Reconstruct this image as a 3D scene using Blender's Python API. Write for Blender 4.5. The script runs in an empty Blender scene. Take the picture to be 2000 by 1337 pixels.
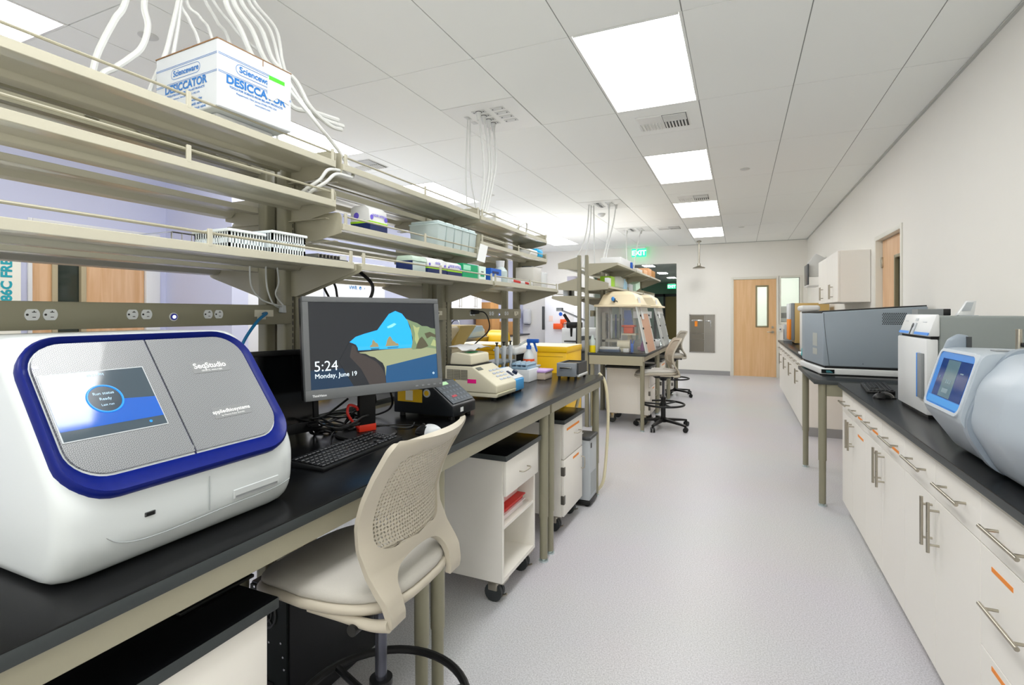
# Laboratory with an adjustable bench island, glove hoods and a cabinet run
import bpy, bmesh, math, random
from mathutils import Vector, Matrix, Euler
random.seed(11)
SC = bpy.context.scene
COL = SC.collection
PI = math.pi
def R(d): return math.radians(d)

# ---------------------------------------------------------------- materials
_M = {}
def lin(h):
    if isinstance(h, str):
        h = h.lstrip('#'); c = [int(h[i:i+2], 16)/255 for i in (0, 2, 4)]
    else: c = h
    return tuple((x/12.92 if x <= .04045 else ((x+.055)/1.055)**2.4) for x in c)+(1,)
def mat(name, col, rough=.5, metal=0, spec=.5, noise=0, scale=60, bump=0, emit=0, ecol=None, trans=0, alpha=1, coat=0, ior=1.45):
    if name in _M: return _M[name]
    m = bpy.data.materials.new(name); m.use_nodes = True; _M[name] = m
    nt = m.node_tree; b = nt.nodes['Principled BSDF']
    c = lin(col)
    b.inputs['Base Color'].default_value = c
    b.inputs['Roughness'].default_value = rough
    b.inputs['Metallic'].default_value = metal
    b.inputs['Specular IOR Level'].default_value = spec
    b.inputs['IOR'].default_value = ior
    b.inputs['Coat Weight'].default_value = coat
    b.inputs['Coat Roughness'].default_value = .08
    if trans: b.inputs['Transmission Weight'].default_value = trans
    if alpha < 1: b.inputs['Alpha'].default_value = alpha
    if emit:
        b.inputs['Emission Color'].default_value = lin(ecol or col)
        b.inputs['Emission Strength'].default_value = emit
    tc = nt.nodes.new('ShaderNodeTexCoord')
    nz = nt.nodes.new('ShaderNodeTexNoise'); nz.inputs['Scale'].default_value = scale; nz.inputs['Detail'].default_value = 3
    nt.links.new(tc.outputs['Object'], nz.inputs['Vector'])
    if noise:
        mx = nt.nodes.new('ShaderNodeMix'); mx.data_type = 'RGBA'
        nt.links.new(nz.outputs['Fac'], mx.inputs['Factor'])
        mx.inputs['A'].default_value = tuple(x*(1-noise) for x in c[:3])+(1,)
        mx.inputs['B'].default_value = tuple(min(1, x*(1+noise)) for x in c[:3])+(1,)
        nt.links.new(mx.outputs['Result'], b.inputs['Base Color'])
    if bump:
        bp = nt.nodes.new('ShaderNodeBump'); bp.inputs['Strength'].default_value = bump; bp.inputs['Distance'].default_value = .002
        nt.links.new(nz.outputs['Fac'], bp.inputs['Height']); nt.links.new(bp.outputs['Normal'], b.inputs['Normal'])
    else:
        rm = nt.nodes.new('ShaderNodeMapRange')
        rm.inputs['To Min'].default_value = max(0, rough-.02); rm.inputs['To Max'].default_value = min(1, rough+.03)
        nt.links.new(nz.outputs['Fac'], rm.inputs['Value']); nt.links.new(rm.outputs['Result'], b.inputs['Roughness'])
    return m

FRAME = mat('taupe_paint', '#8d8a76', .34, 0, .5, .02, 200)
FRAME_L = mat('taupe_paint_light', '#a5a18d', .35, 0, .5, .02, 200)
SHELF = mat('shelf_paint', '#bbb8a7', .24, 0, .6, .02, 200)
CREAM = mat('cream_laminate', '#edeae3', .42, 0, .4, .01, 40)
CREAM_D = mat('cream_laminate_edge', '#c9c4b8', .5)
BLACKTOP = mat('black_epoxy_top', '#0a0b0d', .26, 0, .38, .1, 300, .02)
EDGE_HILITE = mat('grey_epoxy_edge', '#3a3f40', .45, 0, .4, .08, 200)  # rough ground edge; the lighter grey also paints in the bevel highlight
STEEL = mat('brushed_nickel', '#b6b0a2', .28, 1, .5, .04, 90)
CHROME = mat('chrome', '#d5d7d8', .12, 1)
STAIN = mat('stainless_sheet', '#9f9c95', .33, 1, .5, .05, 30)
BLK = mat('black_plastic', '#0e0f10', .42, 0, .5)
BLKM = mat('black_matte', '#090a0b', .7)
DGREY = mat('dark_grey_plastic', '#3c3f41', .45)
MGREY = mat('mid_grey_plastic', '#85898b', .42)
LGREY = mat('light_grey_plastic', '#b9bfc4', .36)
WHITE = mat('white_plastic', '#dadcdc', .33)
WPAPER = mat('white_paper', '#dcdedf', .7)
WCORD = mat('white_cord', '#d6d8d6', .45)
IVORY = mat('ivory_plastic', '#d9d4bd', .42, 0, .4, .01, 80)
IVORY2 = mat('pale_cream_plastic', '#e9ddbf', .4)
ORANGE = mat('orange_tape', '#f08c1e', .5)
ORANGED = mat('orange_red', '#e8551c', .45)
RED = mat('red_plastic', '#d02a22', .4)
YEL = mat('yellow_enamel', '#f3c20a', .3, 0, .5)
YEL2 = mat('yellow_label', '#e0b41c', .5)
BLUE = mat('blue_plastic', '#1f5fc0', .35)
BLUE_D = mat('deep_blue_gloss', '#04186e', .32, 0, .25)
NAVY = mat('navy_card', '#16285c', .5)
CYAN = mat('cyan_plastic', '#14b8c4', .4)
SKYB = mat('sky_blue_paint', '#4aa0dc', .4)
GREEN = mat('green_card', '#12a06c', .5)
LIME = mat('lime_plastic', '#9fd62c', .45)
PURPLE = mat('purple_print', '#6a5ad0', .5)
LILAC = mat('lilac_plastic', '#c9a8e0', .4)
PINK = mat('pink_tape', '#f0158c', .5)
CARD = mat('cardboard', '#b98a58', .8, 0, .2, .06, 30)
TAN = mat('tan_enamel', '#c8a868', .35)
CYBLUE = mat('ethernet_blue', '#0f6fa8', .4)
PRINT = mat('blue_print', '#1f6fb8', .6)
PRINTG = mat('grey_print', '#7d8790', .6)
CLEAR = mat('clear_plastic', '#f2f6f6', .12, 0, .5, alpha=.28)
FROST = mat('frosted_plastic', '#cfdede', .3, 0, .5, alpha=.78)
FROSTG = mat('green_tint_plastic', '#cfe6d6', .3, 0, .5, alpha=.7)
GLASS = mat('window_glass', '#f4f8f6', .03, 0, .5, alpha=.16)
GLASS_D = mat('dark_window_glass', '#39423c', .05, 0, .6, alpha=.82)
RUBBER = mat('grey_rubber', '#6a6f70', .6)
SKIRT = mat('grey_rubber_base', '#9a9a9a', .6)
SEATC = mat('chair_shell', '#b9b2a3', .45, 0, .4, .01, 100)
FABRIC = mat('grey_fabric', '#bab7b0', .9, 0, .15, .12, 900, .5)

def wood_mat(name, c1, c2, axis=2, sc=6):
    m = bpy.data.materials.new(name); m.use_nodes = True; nt = m.node_tree; b = nt.nodes['Principled BSDF']
    tc = nt.nodes.new('ShaderNodeTexCoord'); mp = nt.nodes.new('ShaderNodeMapping')
    s = [sc, sc, sc]; s[axis] = sc*.07; mp.inputs['Scale'].default_value = s
    nz = nt.nodes.new('ShaderNodeTexNoise'); nz.inputs['Scale'].default_value = 3; nz.inputs['Detail'].default_value = 6; nz.inputs['Distortion'].default_value = .6
    rp = nt.nodes.new('ShaderNodeValToRGB'); rp.color_ramp.elements[0].position = .35; rp.color_ramp.elements[1].position = .7
    rp.color_ramp.elements[0].color = lin(c1); rp.color_ramp.elements[1].color = lin(c2)
    nt.links.new(tc.outputs['Object'], mp.inputs['Vector']); nt.links.new(mp.outputs['Vector'], nz.inputs['Vector'])
    nt.links.new(nz.outputs['Fac'], rp.inputs['Fac']); nt.links.new(rp.outputs['Color'], b.inputs['Base Color'])
    b.inputs['Roughness'].default_value = .42
    return m
WOOD = wood_mat('maple_door', '#dbb07e', '#e5bd90')
WOODP = wood_mat('pale_maple_door', '#d3a577', '#e6c19a')

def floor_mat():
    m = bpy.data.materials.new('speckled_vinyl'); m.use_nodes = True; nt = m.node_tree; b = nt.nodes['Principled BSDF']
    tc = nt.nodes.new('ShaderNodeTexCoord')
    n1 = nt.nodes.new('ShaderNodeTexNoise'); n1.inputs['Scale'].default_value = 170; n1.inputs['Detail'].default_value = 2
    n2 = nt.nodes.new('ShaderNodeTexNoise'); n2.inputs['Scale'].default_value = 1.2; n2.inputs['Detail'].default_value = 3
    r1 = nt.nodes.new('ShaderNodeValToRGB'); r1.color_ramp.elements[0].position = .30; r1.color_ramp.elements[1].position = .62
    r1.color_ramp.elements[0].color = lin('#b0afb3'); r1.color_ramp.elements[1].color = lin('#d2d1d5')
    mx = nt.nodes.new('ShaderNodeMix'); mx.data_type = 'RGBA'; mx.blend_type = 'MULTIPLY'; mx.inputs['Factor'].default_value = .12
    for n in (n1, n2): nt.links.new(tc.outputs['Object'], n.inputs['Vector'])
    nt.links.new(n1.outputs['Fac'], r1.inputs['Fac']); nt.links.new(r1.outputs['Color'], mx.inputs['A'])
    nt.links.new(n2.outputs['Color'], mx.inputs['B']); nt.links.new(mx.outputs['Result'], b.inputs['Base Color'])
    b.inputs['Roughness'].default_value = .38; b.inputs['Specular IOR Level'].default_value = .35
    return m
FLOORM = floor_mat()
WALLM = mat('cream_wall_paint', '#ebe9e2', .75, 0, .2, .01, 8)
WALLV = mat('lavender_wall_paint', '#ccd0e8', .75, 0, .2, .01, 8)
TILEM = mat('ceiling_tile', '#f1f3f0', .9, 0, .1, .02, 500)
GRIDM = mat('ceiling_grid_white', '#e8e9e6', .5)
LAMP = mat('lamp_diffuser', '#ffffff', .5, emit=6.5)
LAMPH = mat('lamp_diffuser_centre', '#ffffff', .5, emit=8.0)

# ---------------------------------------------------------------- mesh helper
_INV = {}
class MB:
    """Collects shapes (world coordinates when w=thing) into ONE mesh object."""
    def __init__(s, w=None, T=None):
        s.bm = bmesh.new(); s.T = T or Matrix(); s.w = w; s.mi = 0
        if w is not None:
            k = w
            while k.parent is not None: k = k.parent
            s.T = _INV[k.name] @ s.T
    def _fin(s, verts, faces=None):
        fs = set()
        for v in verts:
            for f in v.link_faces: fs.add(f)
        for f in fs: f.material_index = s.mi
        bmesh.ops.transform(s.bm, matrix=s.T, verts=verts)
        return s
    def box(s, x0, x1, y0, y1, z0, z1, bev=0, seg=2, M=None):
        r = bmesh.ops.create_cube(s.bm, size=1)['verts']
        sx, sy, sz = x1-x0, y1-y0, z1-z0
        for v in r: v.co = Vector(((v.co.x+.5)*sx+x0, (v.co.y+.5)*sy+y0, (v.co.z+.5)*sz+z0))
        if bev:
            es = list({e for v in r for e in v.link_edges})
            o = bmesh.ops.bevel(s.bm, geom=es, offset=min(bev, .49*min(abs(sx), abs(sy), abs(sz))), segments=seg, profile=.5, affect='EDGES')
            r = list({v for f in o['faces'] for v in f.verts}) + [v for v in r if v.is_valid]
            r = list(set(r))
        if M is not None: bmesh.ops.transform(s.bm, matrix=M, verts=r)
        return s._fin(r)
    def quad(s, *p):
        vs = [s.bm.verts.new(Vector(q)) for q in p]; s.bm.faces.new(vs); return s._fin(vs)
    def grid(s, rows, closed=False):
        V = [[s.bm.verts.new(Vector(p)) for p in r] for r in rows]
        for a, b in zip(V, V[1:]):
            n = len(a)
            for i in range(n if closed else n-1):
                q = [a[i], a[(i+1) % n], b[(i+1) % n], b[i]]
                if len(set(q)) == 4:
                    try: s.bm.faces.new(q)
                    except ValueError: pass
        return s._fin([v for r in V for v in r])
    def loft(s, rows, caps=True):
        V = [[s.bm.verts.new(Vector(p)) for p in r] for r in rows]
        for a, b in zip(V, V[1:]):
            n = len(a)
            for i in range(n): s.bm.faces.new([a[i], a[(i+1) % n], b[(i+1) % n], b[i]])
        if caps:
            s.bm.faces.new(V[0][::-1]); s.bm.faces.new(V[-1])
        return s._fin([v for r in V for v in r])
    def prism(s, poly, axis, a, b, bev=0, seg=2, M=None):
        def P(p, t):
            return {'x': (t, p[0], p[1]), 'y': (p[0], t, p[1]), 'z': (p[0], p[1], t)}[axis]
        A = [s.bm.verts.new(Vector(P(p, a))) for p in poly]; B = [s.bm.verts.new(Vector(P(p, b))) for p in poly]
        n = len(poly); fs = []
        for i in range(n): fs.append(s.bm.faces.new([A[i], A[(i+1) % n], B[(i+1) % n], B[i]]))
        fs.append(s.bm.faces.new(A[::-1])); fs.append(s.bm.faces.new(B))
        vs = A+B
        bmesh.ops.recalc_face_normals(s.bm, faces=fs)
        if bev:
            es = list({e for v in vs for e in v.link_edges})
            o = bmesh.ops.bevel(s.bm, geom=es, offset=bev, segments=seg, profile=.5, affect='EDGES', clamp_overlap=True)
            vs = list(set([v for f in o['faces'] for v in f.verts]+[v for v in vs if v.is_valid]))
        if M is not None: bmesh.ops.transform(s.bm, matrix=M, verts=vs)
        return s._fin(vs)
    def cyl(s, p0, p1, r, r2=None, seg=16, caps=True):
        p0, p1 = Vector(p0), Vector(p1); d = p1-p0
        o = bmesh.ops.create_cone(s.bm, cap_ends=caps, cap_tris=False, segments=seg, radius1=r, radius2=r if r2 is None else r2, depth=d.length)['verts']
        q = d.to_track_quat('Z', 'Y').to_matrix().to_4x4()
        bmesh.ops.transform(s.bm, matrix=Matrix.Translation((p0+p1)/2) @ q, verts=o)
        return s._fin(o)
    def ball(s, c, r, sc=(1, 1, 1), seg=16):
        o = bmesh.ops.create_uvsphere(s.bm, u_segments=seg, v_segments=max(6, seg//2), radius=r)['verts']
        for v in o: v.co = Vector((v.co.x*sc[0]+c[0], v.co.y*sc[1]+c[1], v.co.z*sc[2]+c[2]))
        return s._fin(o)
    def lathe(s, prof, c=(0, 0, 0), seg=24, M=None):
        rows = []
        for r, z in prof:
            rows.append([(c[0]+r*math.cos(2*PI*i/seg), c[1]+r*math.sin(2*PI*i/seg), c[2]+z) for i in range(seg)])
        if M is not None: rows = [[M @ Vector(p) for p in r] for r in rows]
        return s.loft(rows)
    def tube(s, pts, r, seg=8, n=6, closed=False):
        P = spline([Vector(p) for p in pts], n, closed)
        rows = []; up = None
        for i, p in enumerate(P):
            a = P[i-1] if i else (P[-2] if closed else p); b = P[i+1] if i < len(P)-1 else (P[1] if closed else p)
            t = (b-a)
            if t.length < 1e-9: t = Vector((0, 0, 1))
            t.normalize()
            if up is None:
                up = Vector((0, 0, 1)) if abs(t.z) < .9 else Vector((1, 0, 0))
            x = up.cross(t)
            if x.length < 1e-6: x = Vector((1, 0, 0)).cross(t)
            x.normalize(); up = t.cross(x).normalized()
            rr = r(i/(len(P)-1)) if callable(r) else r
            rows.append([p+(x*math.cos(2*PI*k/seg)+up*math.sin(2*PI*k/seg))*rr for k in range(seg)])
        return s.loft(rows)
    def torus(s, c, R0, r, seg=40, m=10, axis='z'):
        rows = []
        for i in range(seg+1):
            a = 2*PI*i/seg; rows.append([])
            for k in range(m):
                b = 2*PI*k/m; q = R0+r*math.cos(b); h = r*math.sin(b)
                p = {'z': (q*math.cos(a), q*math.sin(a), h), 'x': (h, q*math.cos(a), q*math.sin(a)), 'y': (q*math.cos(a), h, q*math.sin(a))}[axis]
                rows[-1].append((c[0]+p[0], c[1]+p[1], c[2]+p[2]))
        s.grid(rows, closed=True); return s
    def text(s, body, size, M, align='LEFT', weight=0, vert='BOTTOM_BASELINE', space=1, stretch=1):
        cu = bpy.data.curves.new('t', 'FONT'); cu.body = body; cu.size = size; cu.align_x = align; cu.offset = weight; cu.space_character = space
        cu.resolution_u = 3
        ob = bpy.data.objects.new('t', cu); me = bpy.data.meshes.new_from_object(ob)
        old = set(s.bm.verts); s.bm.from_mesh(me)
        vs = [v for v in s.bm.verts if v not in old]
        if stretch != 1:
            for v in vs: v.co.x *= stretch
        bmesh.ops.transform(s.bm, matrix=M, verts=vs)
        bpy.data.objects.remove(ob); bpy.data.curves.remove(cu); bpy.data.meshes.remove(me)
        return s._fin(vs)
    def build(s, name, m, parent=None, label=None, ang=35, mods=(), norm=True):
        me = bpy.data.meshes.new(name)
        if norm: bmesh.ops.recalc_face_normals(s.bm, faces=s.bm.faces)
        c = math.cos(R(ang))
        for f in s.bm.faces: f.smooth = True
        for e in s.bm.edges:
            if len(e.link_faces) == 2:
                e.smooth = e.link_faces[0].normal.dot(e.link_faces[1].normal) > c
            else: e.smooth = False
        if parent is None:
            lo = [min(v.co[i] for v in s.bm.verts) for i in range(3)]; hi = [max(v.co[i] for v in s.bm.verts) for i in range(3)]
            org = Vector(((lo[0]+hi[0])/2, (lo[1]+hi[1])/2, lo[2]))
            for v in s.bm.verts: v.co -= org
        s.bm.to_mesh(me); s.bm.free()
        for x in (m if isinstance(m, (list, tuple)) else [m]): me.materials.append(x)
        o = bpy.data.objects.new(name, me); COL.objects.link(o)
        if parent is None: o.location = org; _INV[o.name] = Matrix.Translation(-org)
        else: o.parent = parent
        if label: o['label'] = label
        for k, kw in mods:
            md = o.modifiers.new(k.lower(), k)
            for a, b in kw.items(): setattr(md, a, b)
        return o

def spline(P, n, closed=False):
    if len(P) < 3 and not closed: return P
    out = []; N = len(P)
    rng = range(N if closed else N-1)
    for i in rng:
        if closed: p0, p1, p2, p3 = P[i-1], P[i], P[(i+1) % N], P[(i+2) % N]
        else: p0, p1, p2, p3 = P[max(0, i-1)], P[i], P[i+1], P[min(N-1, i+2)]
        for k in range(n):
            t = k/n
            out.append(.5*((2*p1)+(p2-p0)*t+(2*p0-5*p1+4*p2-p3)*t*t+(3*p1-p0-3*p2+p3)*t**3))
    out.append(P[0] if closed else P[-1])
    return out

def frame(o, r, u):
    r = Vector(r).normalized(); u = Vector(u); u = (u-r*u.dot(r)).normalized(); n = r.cross(u)
    return Matrix(((r.x, u.x, n.x, o[0]), (r.y, u.y, n.y, o[1]), (r.z, u.z, n.z, o[2]), (0, 0, 0, 1)))

def rrect(w, h, r, n=6, cx=0, cy=0):
    out = []
    for (sx, sy, a0) in ((1, -1, -90), (1, 1, 0), (-1, 1, 90), (-1, -1, 180)):
        for k in range(n+1):
            a = R(a0+90*k/n); out.append((cx+sx*(w/2-r)+r*math.cos(a), cy+sy*(h/2-r)+r*math.sin(a)))
    return out

def thing(name, label, cat, loc=(0, 0, 0), rz=0, group=None, rot=None):
    o = bpy.data.objects.new(name, None); COL.objects.link(o); o.empty_display_size = .05
    o.location = loc; o.rotation_euler = rot or (0, 0, rz)
    o['label'] = label; o['category'] = cat
    if group: o['group'] = group
    _INV[o.name] = (Matrix.Translation(Vector(loc)) @ Euler(rot or (0, 0, rz)).to_matrix().to_4x4()).inverted()
    return o
def tag(o, label, cat, group=None):
    o['label'] = label; o['category'] = cat
    if group: o['group'] = group
    return o
def struct(name, mb, m, parent=None, label=None):
    o = mb.build(name, m, parent)
    if parent is None: o['kind'] = 'structure'
    if label: o['label'] = label
    return o
def dup(root, loc, rz=0, label=None, group=None):
    r = root.copy(); COL.objects.link(r); r.location = loc; r.rotation_euler = (0, 0, rz)
    if label: r['label'] = label
    if group: r['group'] = group
    _INV[r.name] = (Matrix.Translation(Vector(loc)) @ Matrix.Rotation(rz, 4, 'Z')).inverted()
    for ch in list(root.children):
        c = ch.copy(); COL.objects.link(c); c.parent = r
        for g in list(ch.children):
            d = g.copy(); COL.objects.link(d); d.parent = c
    return r
def bar_pull(parent, name, p0, p1, out, r=.006, name2='handle', over=.028, m=None):
    """bar handle from p0 to p1 standing off its panel along out, with two posts"""
    p0, p1, out = Vector(p0), Vector(p1), Vector(out)
    d = (p1-p0).normalized()
    b = MB(parent); b.cyl(p0+out, p1+out, r, seg=12)
    for q in (p0+d*over, p1-d*over): b.cyl(q, q+out, r*.75, seg=8)
    return b.build(name2, m or STEEL, parent)
# ---------------------------------------------------------------- room
XL, XR, YB, YF, ZC = -5.18, 1.308, -2.2, 12.4, 2.956
struct('floor', MB().box(XL-.1, XR+.1, YB-.1, YF+.12, -.1, 0), FLOORM)
struct('floor_corridor', MB().box(-5.1, -.9, YF+.12, 24.1, -.1, 0), mat('corridor_floor', '#7d8280', .5))
b = MB()
b.box(XR, XR+.14, YB, 5.49, 0, ZC+.1); b.box(XR, XR+.14, 6.47, YF, 0, ZC+.1); b.box(XR, XR+.14, 5.49, 6.47, 2.19, ZC+.1)
struct('wall_right', b, WALLM)
b = MB()
b.box(XL-.14, XL, YB, 2.17, 0, ZC+.1); b.box(XL-.14, XL, 3.19, YF, 0, ZC+.1); b.box(XL-.14, XL, 2.17, 3.19, 2.16, ZC+.1)
b.box(XL, -4.24, 3.25, 3.42, 0, ZC)
struct('wall_left', b, WALLV)
struct('wall_rear', MB().box(XL, XR, YB-.14, YB, 0, ZC+.1), WALLM)
b = MB(); y0, y1 = YF, YF+.12
b.box(XL, -3.3, y0, y1, 0, ZC+.1); b.box(-3.3, -1.33, y0, y1, 2.545, ZC+.1); b.box(-1.33, -.175, y0, y1, 0, ZC+.1)
b.box(-.175, .785, y0, y1, 2.185, ZC+.1); b.box(.785, .815, y0, y1, 0, ZC+.1); b.box(.815, 1.165, y0, y1, 2.15, ZC+.1)
b.box(.815, 1.165, y0, y1, 0, 1.2); b.box(1.165, XR, y0, y1, 0, ZC+.1)
struct('wall_far', b, WALLM)
# baseboards
b = MB(); b.box(-1.33, -.19, YF-.012, YF, 0, .1); struct('baseboard_far', b, SKIRT)
b = MB(); b.box(XR-.012, XR, 4.3, 5.45, 0, .1); b.box(XR-.012, XR, 6.5, 6.66, 0, .1); struct('baseboard_right', b, SKIRT)

# ceiling: tiles with narrow shadow gaps under a grid
PX, PY, X0, Y0 = .6104, 1.2115, -.272, 2.779
holes = []          # (x0,x1,y0,y1) cells taken by fixtures
LX = [(X0-PX, X0), (X0-6*PX, X0-5*PX)]
LY = [Y0+PY*k for k in (-4, -2, 0, 2, 4, 6)]  # first panel of each row is unseen, added for extra illumination
for a in LX:
    for y in LY: holes.append((a[0], a[1], y, y+PY))
VENTS = [(X0-PX, 3.99), (X0-PX, 7.02), (X0-6*PX, 3.99), (X0-2*PX, 9.4424)]
PANELS = [(X0-3*PX, .962), (X0-3*PX, 3.385), (X0-3*PX, 7.02), (X0-3*PX, 9.4424)]
for x, y in VENTS+PANELS: holes.append((x, x+PX, y, y+PY/2))
b = MB(); g = .0032
def cell(x0, x1, y0, y1, d=0):
    x0, x1, y0, y1 = max(x0, XL), min(x1, XR), max(y0, YB), min(y1, YF)
    if x1-x0 < .03 or y1-y0 < .03: return
    for h in holes:
        if h[0] < (x0+x1)/2 < h[1] and h[2] < (y0+y1)/2 < h[3]: return
    for h in holes:
        if h[0]-.01 < (x0+x1)/2 < h[1]+.01 and (abs(h[2]-y0) < .01 or abs(h[3]-y1) < .01) and d == 0 and h[3]-h[2] < 1:
            cell(x0, x1, y0, (y0+y1)/2, 1); cell(x0, x1, (y0+y1)/2, y1, 1); return
    b.box(x0+g, x1-g, y0+g, y1-g, ZC, ZC+.02)
for i in range(-9, 4):
    for k in range(-5, 9):
        cell(X0+PX*i, X0+PX*(i+1), Y0+PY*k, Y0+PY*(k+1))
b.mi = 1; b.box(XL, XR, YB, YF, ZC+.11, ZC+.13)
for i in range(-9, 4):                      # tee bars seen in the gaps
    x = X0+PX*i
    if XL < x < XR: b.box(x-.012, x+.012, YB, YF, ZC+.004, ZC+.03)
for k in range(-5, 9):
    y = Y0+PY*k
    if YB < y < YF: b.box(XL, XR, y-.012, y+.012, ZC+.012, ZC+.03)
struct('ceiling', b, [TILEM, mat('ceiling_grid_shadow', '#9a9c99', .8)])
b = MB(); b.box(XR-.02, XR, YB, YF, ZC-.012, ZC-.002); struct('trim_1', b, mat('wall_angle', '#bdbfba', .6))
b = MB(); b.box(-1.3, XR-.02, YF-.02, YF, ZC-.012, ZC-.002); struct('trim_2', b, mat('wall_angle', '#bdbfba', .6))

ORD = ['first', 'second', 'third', 'fourth', 'fifth', 'sixth']
def lamp(x0, x1, y0, y1, label, group, cat='ceiling light'):
    t = thing('ceiling_light', label, cat, ((x0+x1)/2, (y0+y1)/2, ZC), 0, group)
    b = MB(t); w = .018
    for a in ((x0, x0+w, y0, y1), (x1-w, x1, y0, y1), (x0+w, x1-w, y0, y0+w), (x0+w, x1-w, y1-w, y1)):
        b.box(a[0]+.003, a[1]-.0, a[2]+.003, a[3]-.0, ZC-.002, ZC+.04)
    b.build('frame', GRIDM, t)
    b = MB(t); cx = (x0+x1)/2; rows = []
    for k in range(9):
        u = -1+2*k/8; x = cx+u*(PX/2-.02); z = ZC+.012+.03*(1-u*u)*(0 if abs(u) < .3 else 1)
        rows.append([(x, y0+.018, z), (x, y1-.018, z)])
    b.grid(rows); b.build('lens', LAMP, t)
    return t
names = ['out of view over the camera end of the aisle', 'over the near end of the aisle, out of the top of the photo']
for j, (a, row) in enumerate(zip(LX, ('aisle', 'island'))):
    for i, y in enumerate(LY):
        if row == 'aisle':
            lab = ['flush light panel behind the viewpoint over the aisle', 'flush light panel overhead at the near end of the aisle',
                   'largest bright ceiling light panel, over the aisle, next to a vent', 'second bright ceiling light panel along the aisle',
                   'third ceiling light panel along the aisle, touching the second vent', 'ceiling light panel nearest the shower head above the aisle'][i]
        else:
            lab = ['flush light panel behind the viewpoint beyond the island shelves', 'ceiling light panel cut off by the top left corner of the photo',
                   'ceiling light panel seen behind the cardboard box on the top shelf', 'ceiling light panel behind the middle top shelf of the near island',
                   'ceiling light panel behind the end top shelf of the near island', 'ceiling light panel just past the end of the near island shelves'][i]
        lamp(a[0], a[1], y, y+PY, lab, 'recessed ceiling lights')
VD = mat('vent_dark', '#4b4e4d', .6)
for i, (x, y) in enumerate(VENTS):
    t = thing('ceiling_vent', ['white ceiling vent with louvres behind the largest aisle light', 'white ceiling vent squeezed between the second and third aisle lights',
        'dark ceiling vent behind the top shelf beside the far row of lights', 'pale ceiling diffuser beside the third cord panel, near the exit sign'][i],
        'ceiling vent', (x+PX/2, y+PY/4, ZC), 0, 'ceiling vents')
    h = PY/2
    b = MB(t); b.box(x+.004, x+PX-.004, y+.004, y+h-.004, ZC-.001, ZC+.01); b.build('face_plate', TILEM, t)
    b = MB(t)
    cx, cy = x+PX/2+.01, y+h/2+.02
    b.box(cx-.2, cx+.2, cy-.16, cy+.16, ZC-.006, ZC-.001, .003); b.build('grille_frame', GRIDM, t)
    b = MB(t); b.box(cx+.005, cx+.19, cy-.15, cy+.15, ZC-.0075, ZC-.006); b.build('dark_throat', VD, t)
    b = MB(t)
    for k in range(7):
        xx = cx-.185+k*.026; b.box(xx, xx+.008, cy-.0, cy+.145, ZC-.016, ZC-.006)
    for k in range(7):
        xx = cx+.015+k*.025; b.box(xx, xx+.011, cy+.0, cy+.145, ZC-.016, ZC-.0075)
    for k in range(9):
        yy = cy-.145+k*.016; b.box(cx+.01, cx+.185, yy, yy+.006, ZC-.013, ZC-.0075)
    b.box(cx-.185, cx-.01, cy-.145, cy-.01, ZC-.008, ZC-.006)
    b.build('louvres', GRIDM, t)
# cord panels in the ceiling
SOCK = mat('socket_dark', '#2b2d2e', .5)
for i, (x, y) in enumerate(PANELS):
    h = PY/2
    t = thing('ceiling_socket_unit', ['white ceiling socket panel above the near end of the shelves', 'white ceiling socket panel with four white plugs left of the largest light',
        'white ceiling socket panel above the far island post', 'white ceiling socket panel nearest the green exit sign'][i], 'ceiling socket panel', (x+PX/2, y+h/2, ZC), 0, 'ceiling socket panels')
    b = MB(t); b.box(x+.004, x+PX-.004, y+.004, y+h-.004, ZC-.003, ZC+.01); b.build('panel_plate', GRIDM, t)
    for c in range(2):
        for r in range(4):
            px, py = x+.26+c*.16, y+.14+r*.085
            bb = MB(t); bb.box(px-.055, px+.055, py-.028, py+.028, ZC-.006, ZC-.003, .002)
            bb.mi = 1
            for sx in (-.04, .04): bb.cyl((px+sx, py, ZC-.006), (px+sx, py, ZC-.0075), .006, seg=8)
            if c == 0: bb.cyl((px, py, ZC-.006), (px, py, ZC-.0085), .026, seg=16)
            bb.build('socket_plate', [mat('socket_plate_grey', '#d0d2d0', .5), SOCK], t)
    bb = MB(t)
    for (dx, dy) in ((.12, .22), (.12, .33)): bb.box(x+dx-.02, x+dx+.02, y+dy-.03, y+dy+.03, ZC-.006, ZC-.003, .002)
    bb.build('data_plate', mat('socket_plate_grey', '#d0d2d0', .5), t)
# ceiling discs
for (x, y, lab) in [(.055, 6.1, 'white sprinkler cover disc right of the second aisle light'), (.033, 10.2, 'white sprinkler cover disc right of the fourth aisle light'),
                    (-3.01, 6.1, 'white sprinkler cover disc above the middle island shelves'), (-3.04, 1.81, 'white sprinkler cover disc behind the hanging cord left of the cardboard box')]:
    b = MB(); b.lathe([(.0, -.006), (.045, -.006), (.05, -.003), (.05, .0)], (x, y, ZC), 20)
    tag(b.build('sprinkler_cover', mat('disc_white', '#d2d4d1', .6)), lab, 'sprinkler cover', 'sprinkler covers')
t = thing('smoke_detector', 'small white smoke detector on the ceiling left of the third aisle light', 'smoke detector', (-1.98, 7.94, ZC))
b = MB(t); b.lathe([(0, -.05), (.025, -.05), (.045, -.035), (.06, -.015), (.06, 0)], (-1.98, 7.94, ZC)); b.build('housing', WHITE, t)

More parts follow.
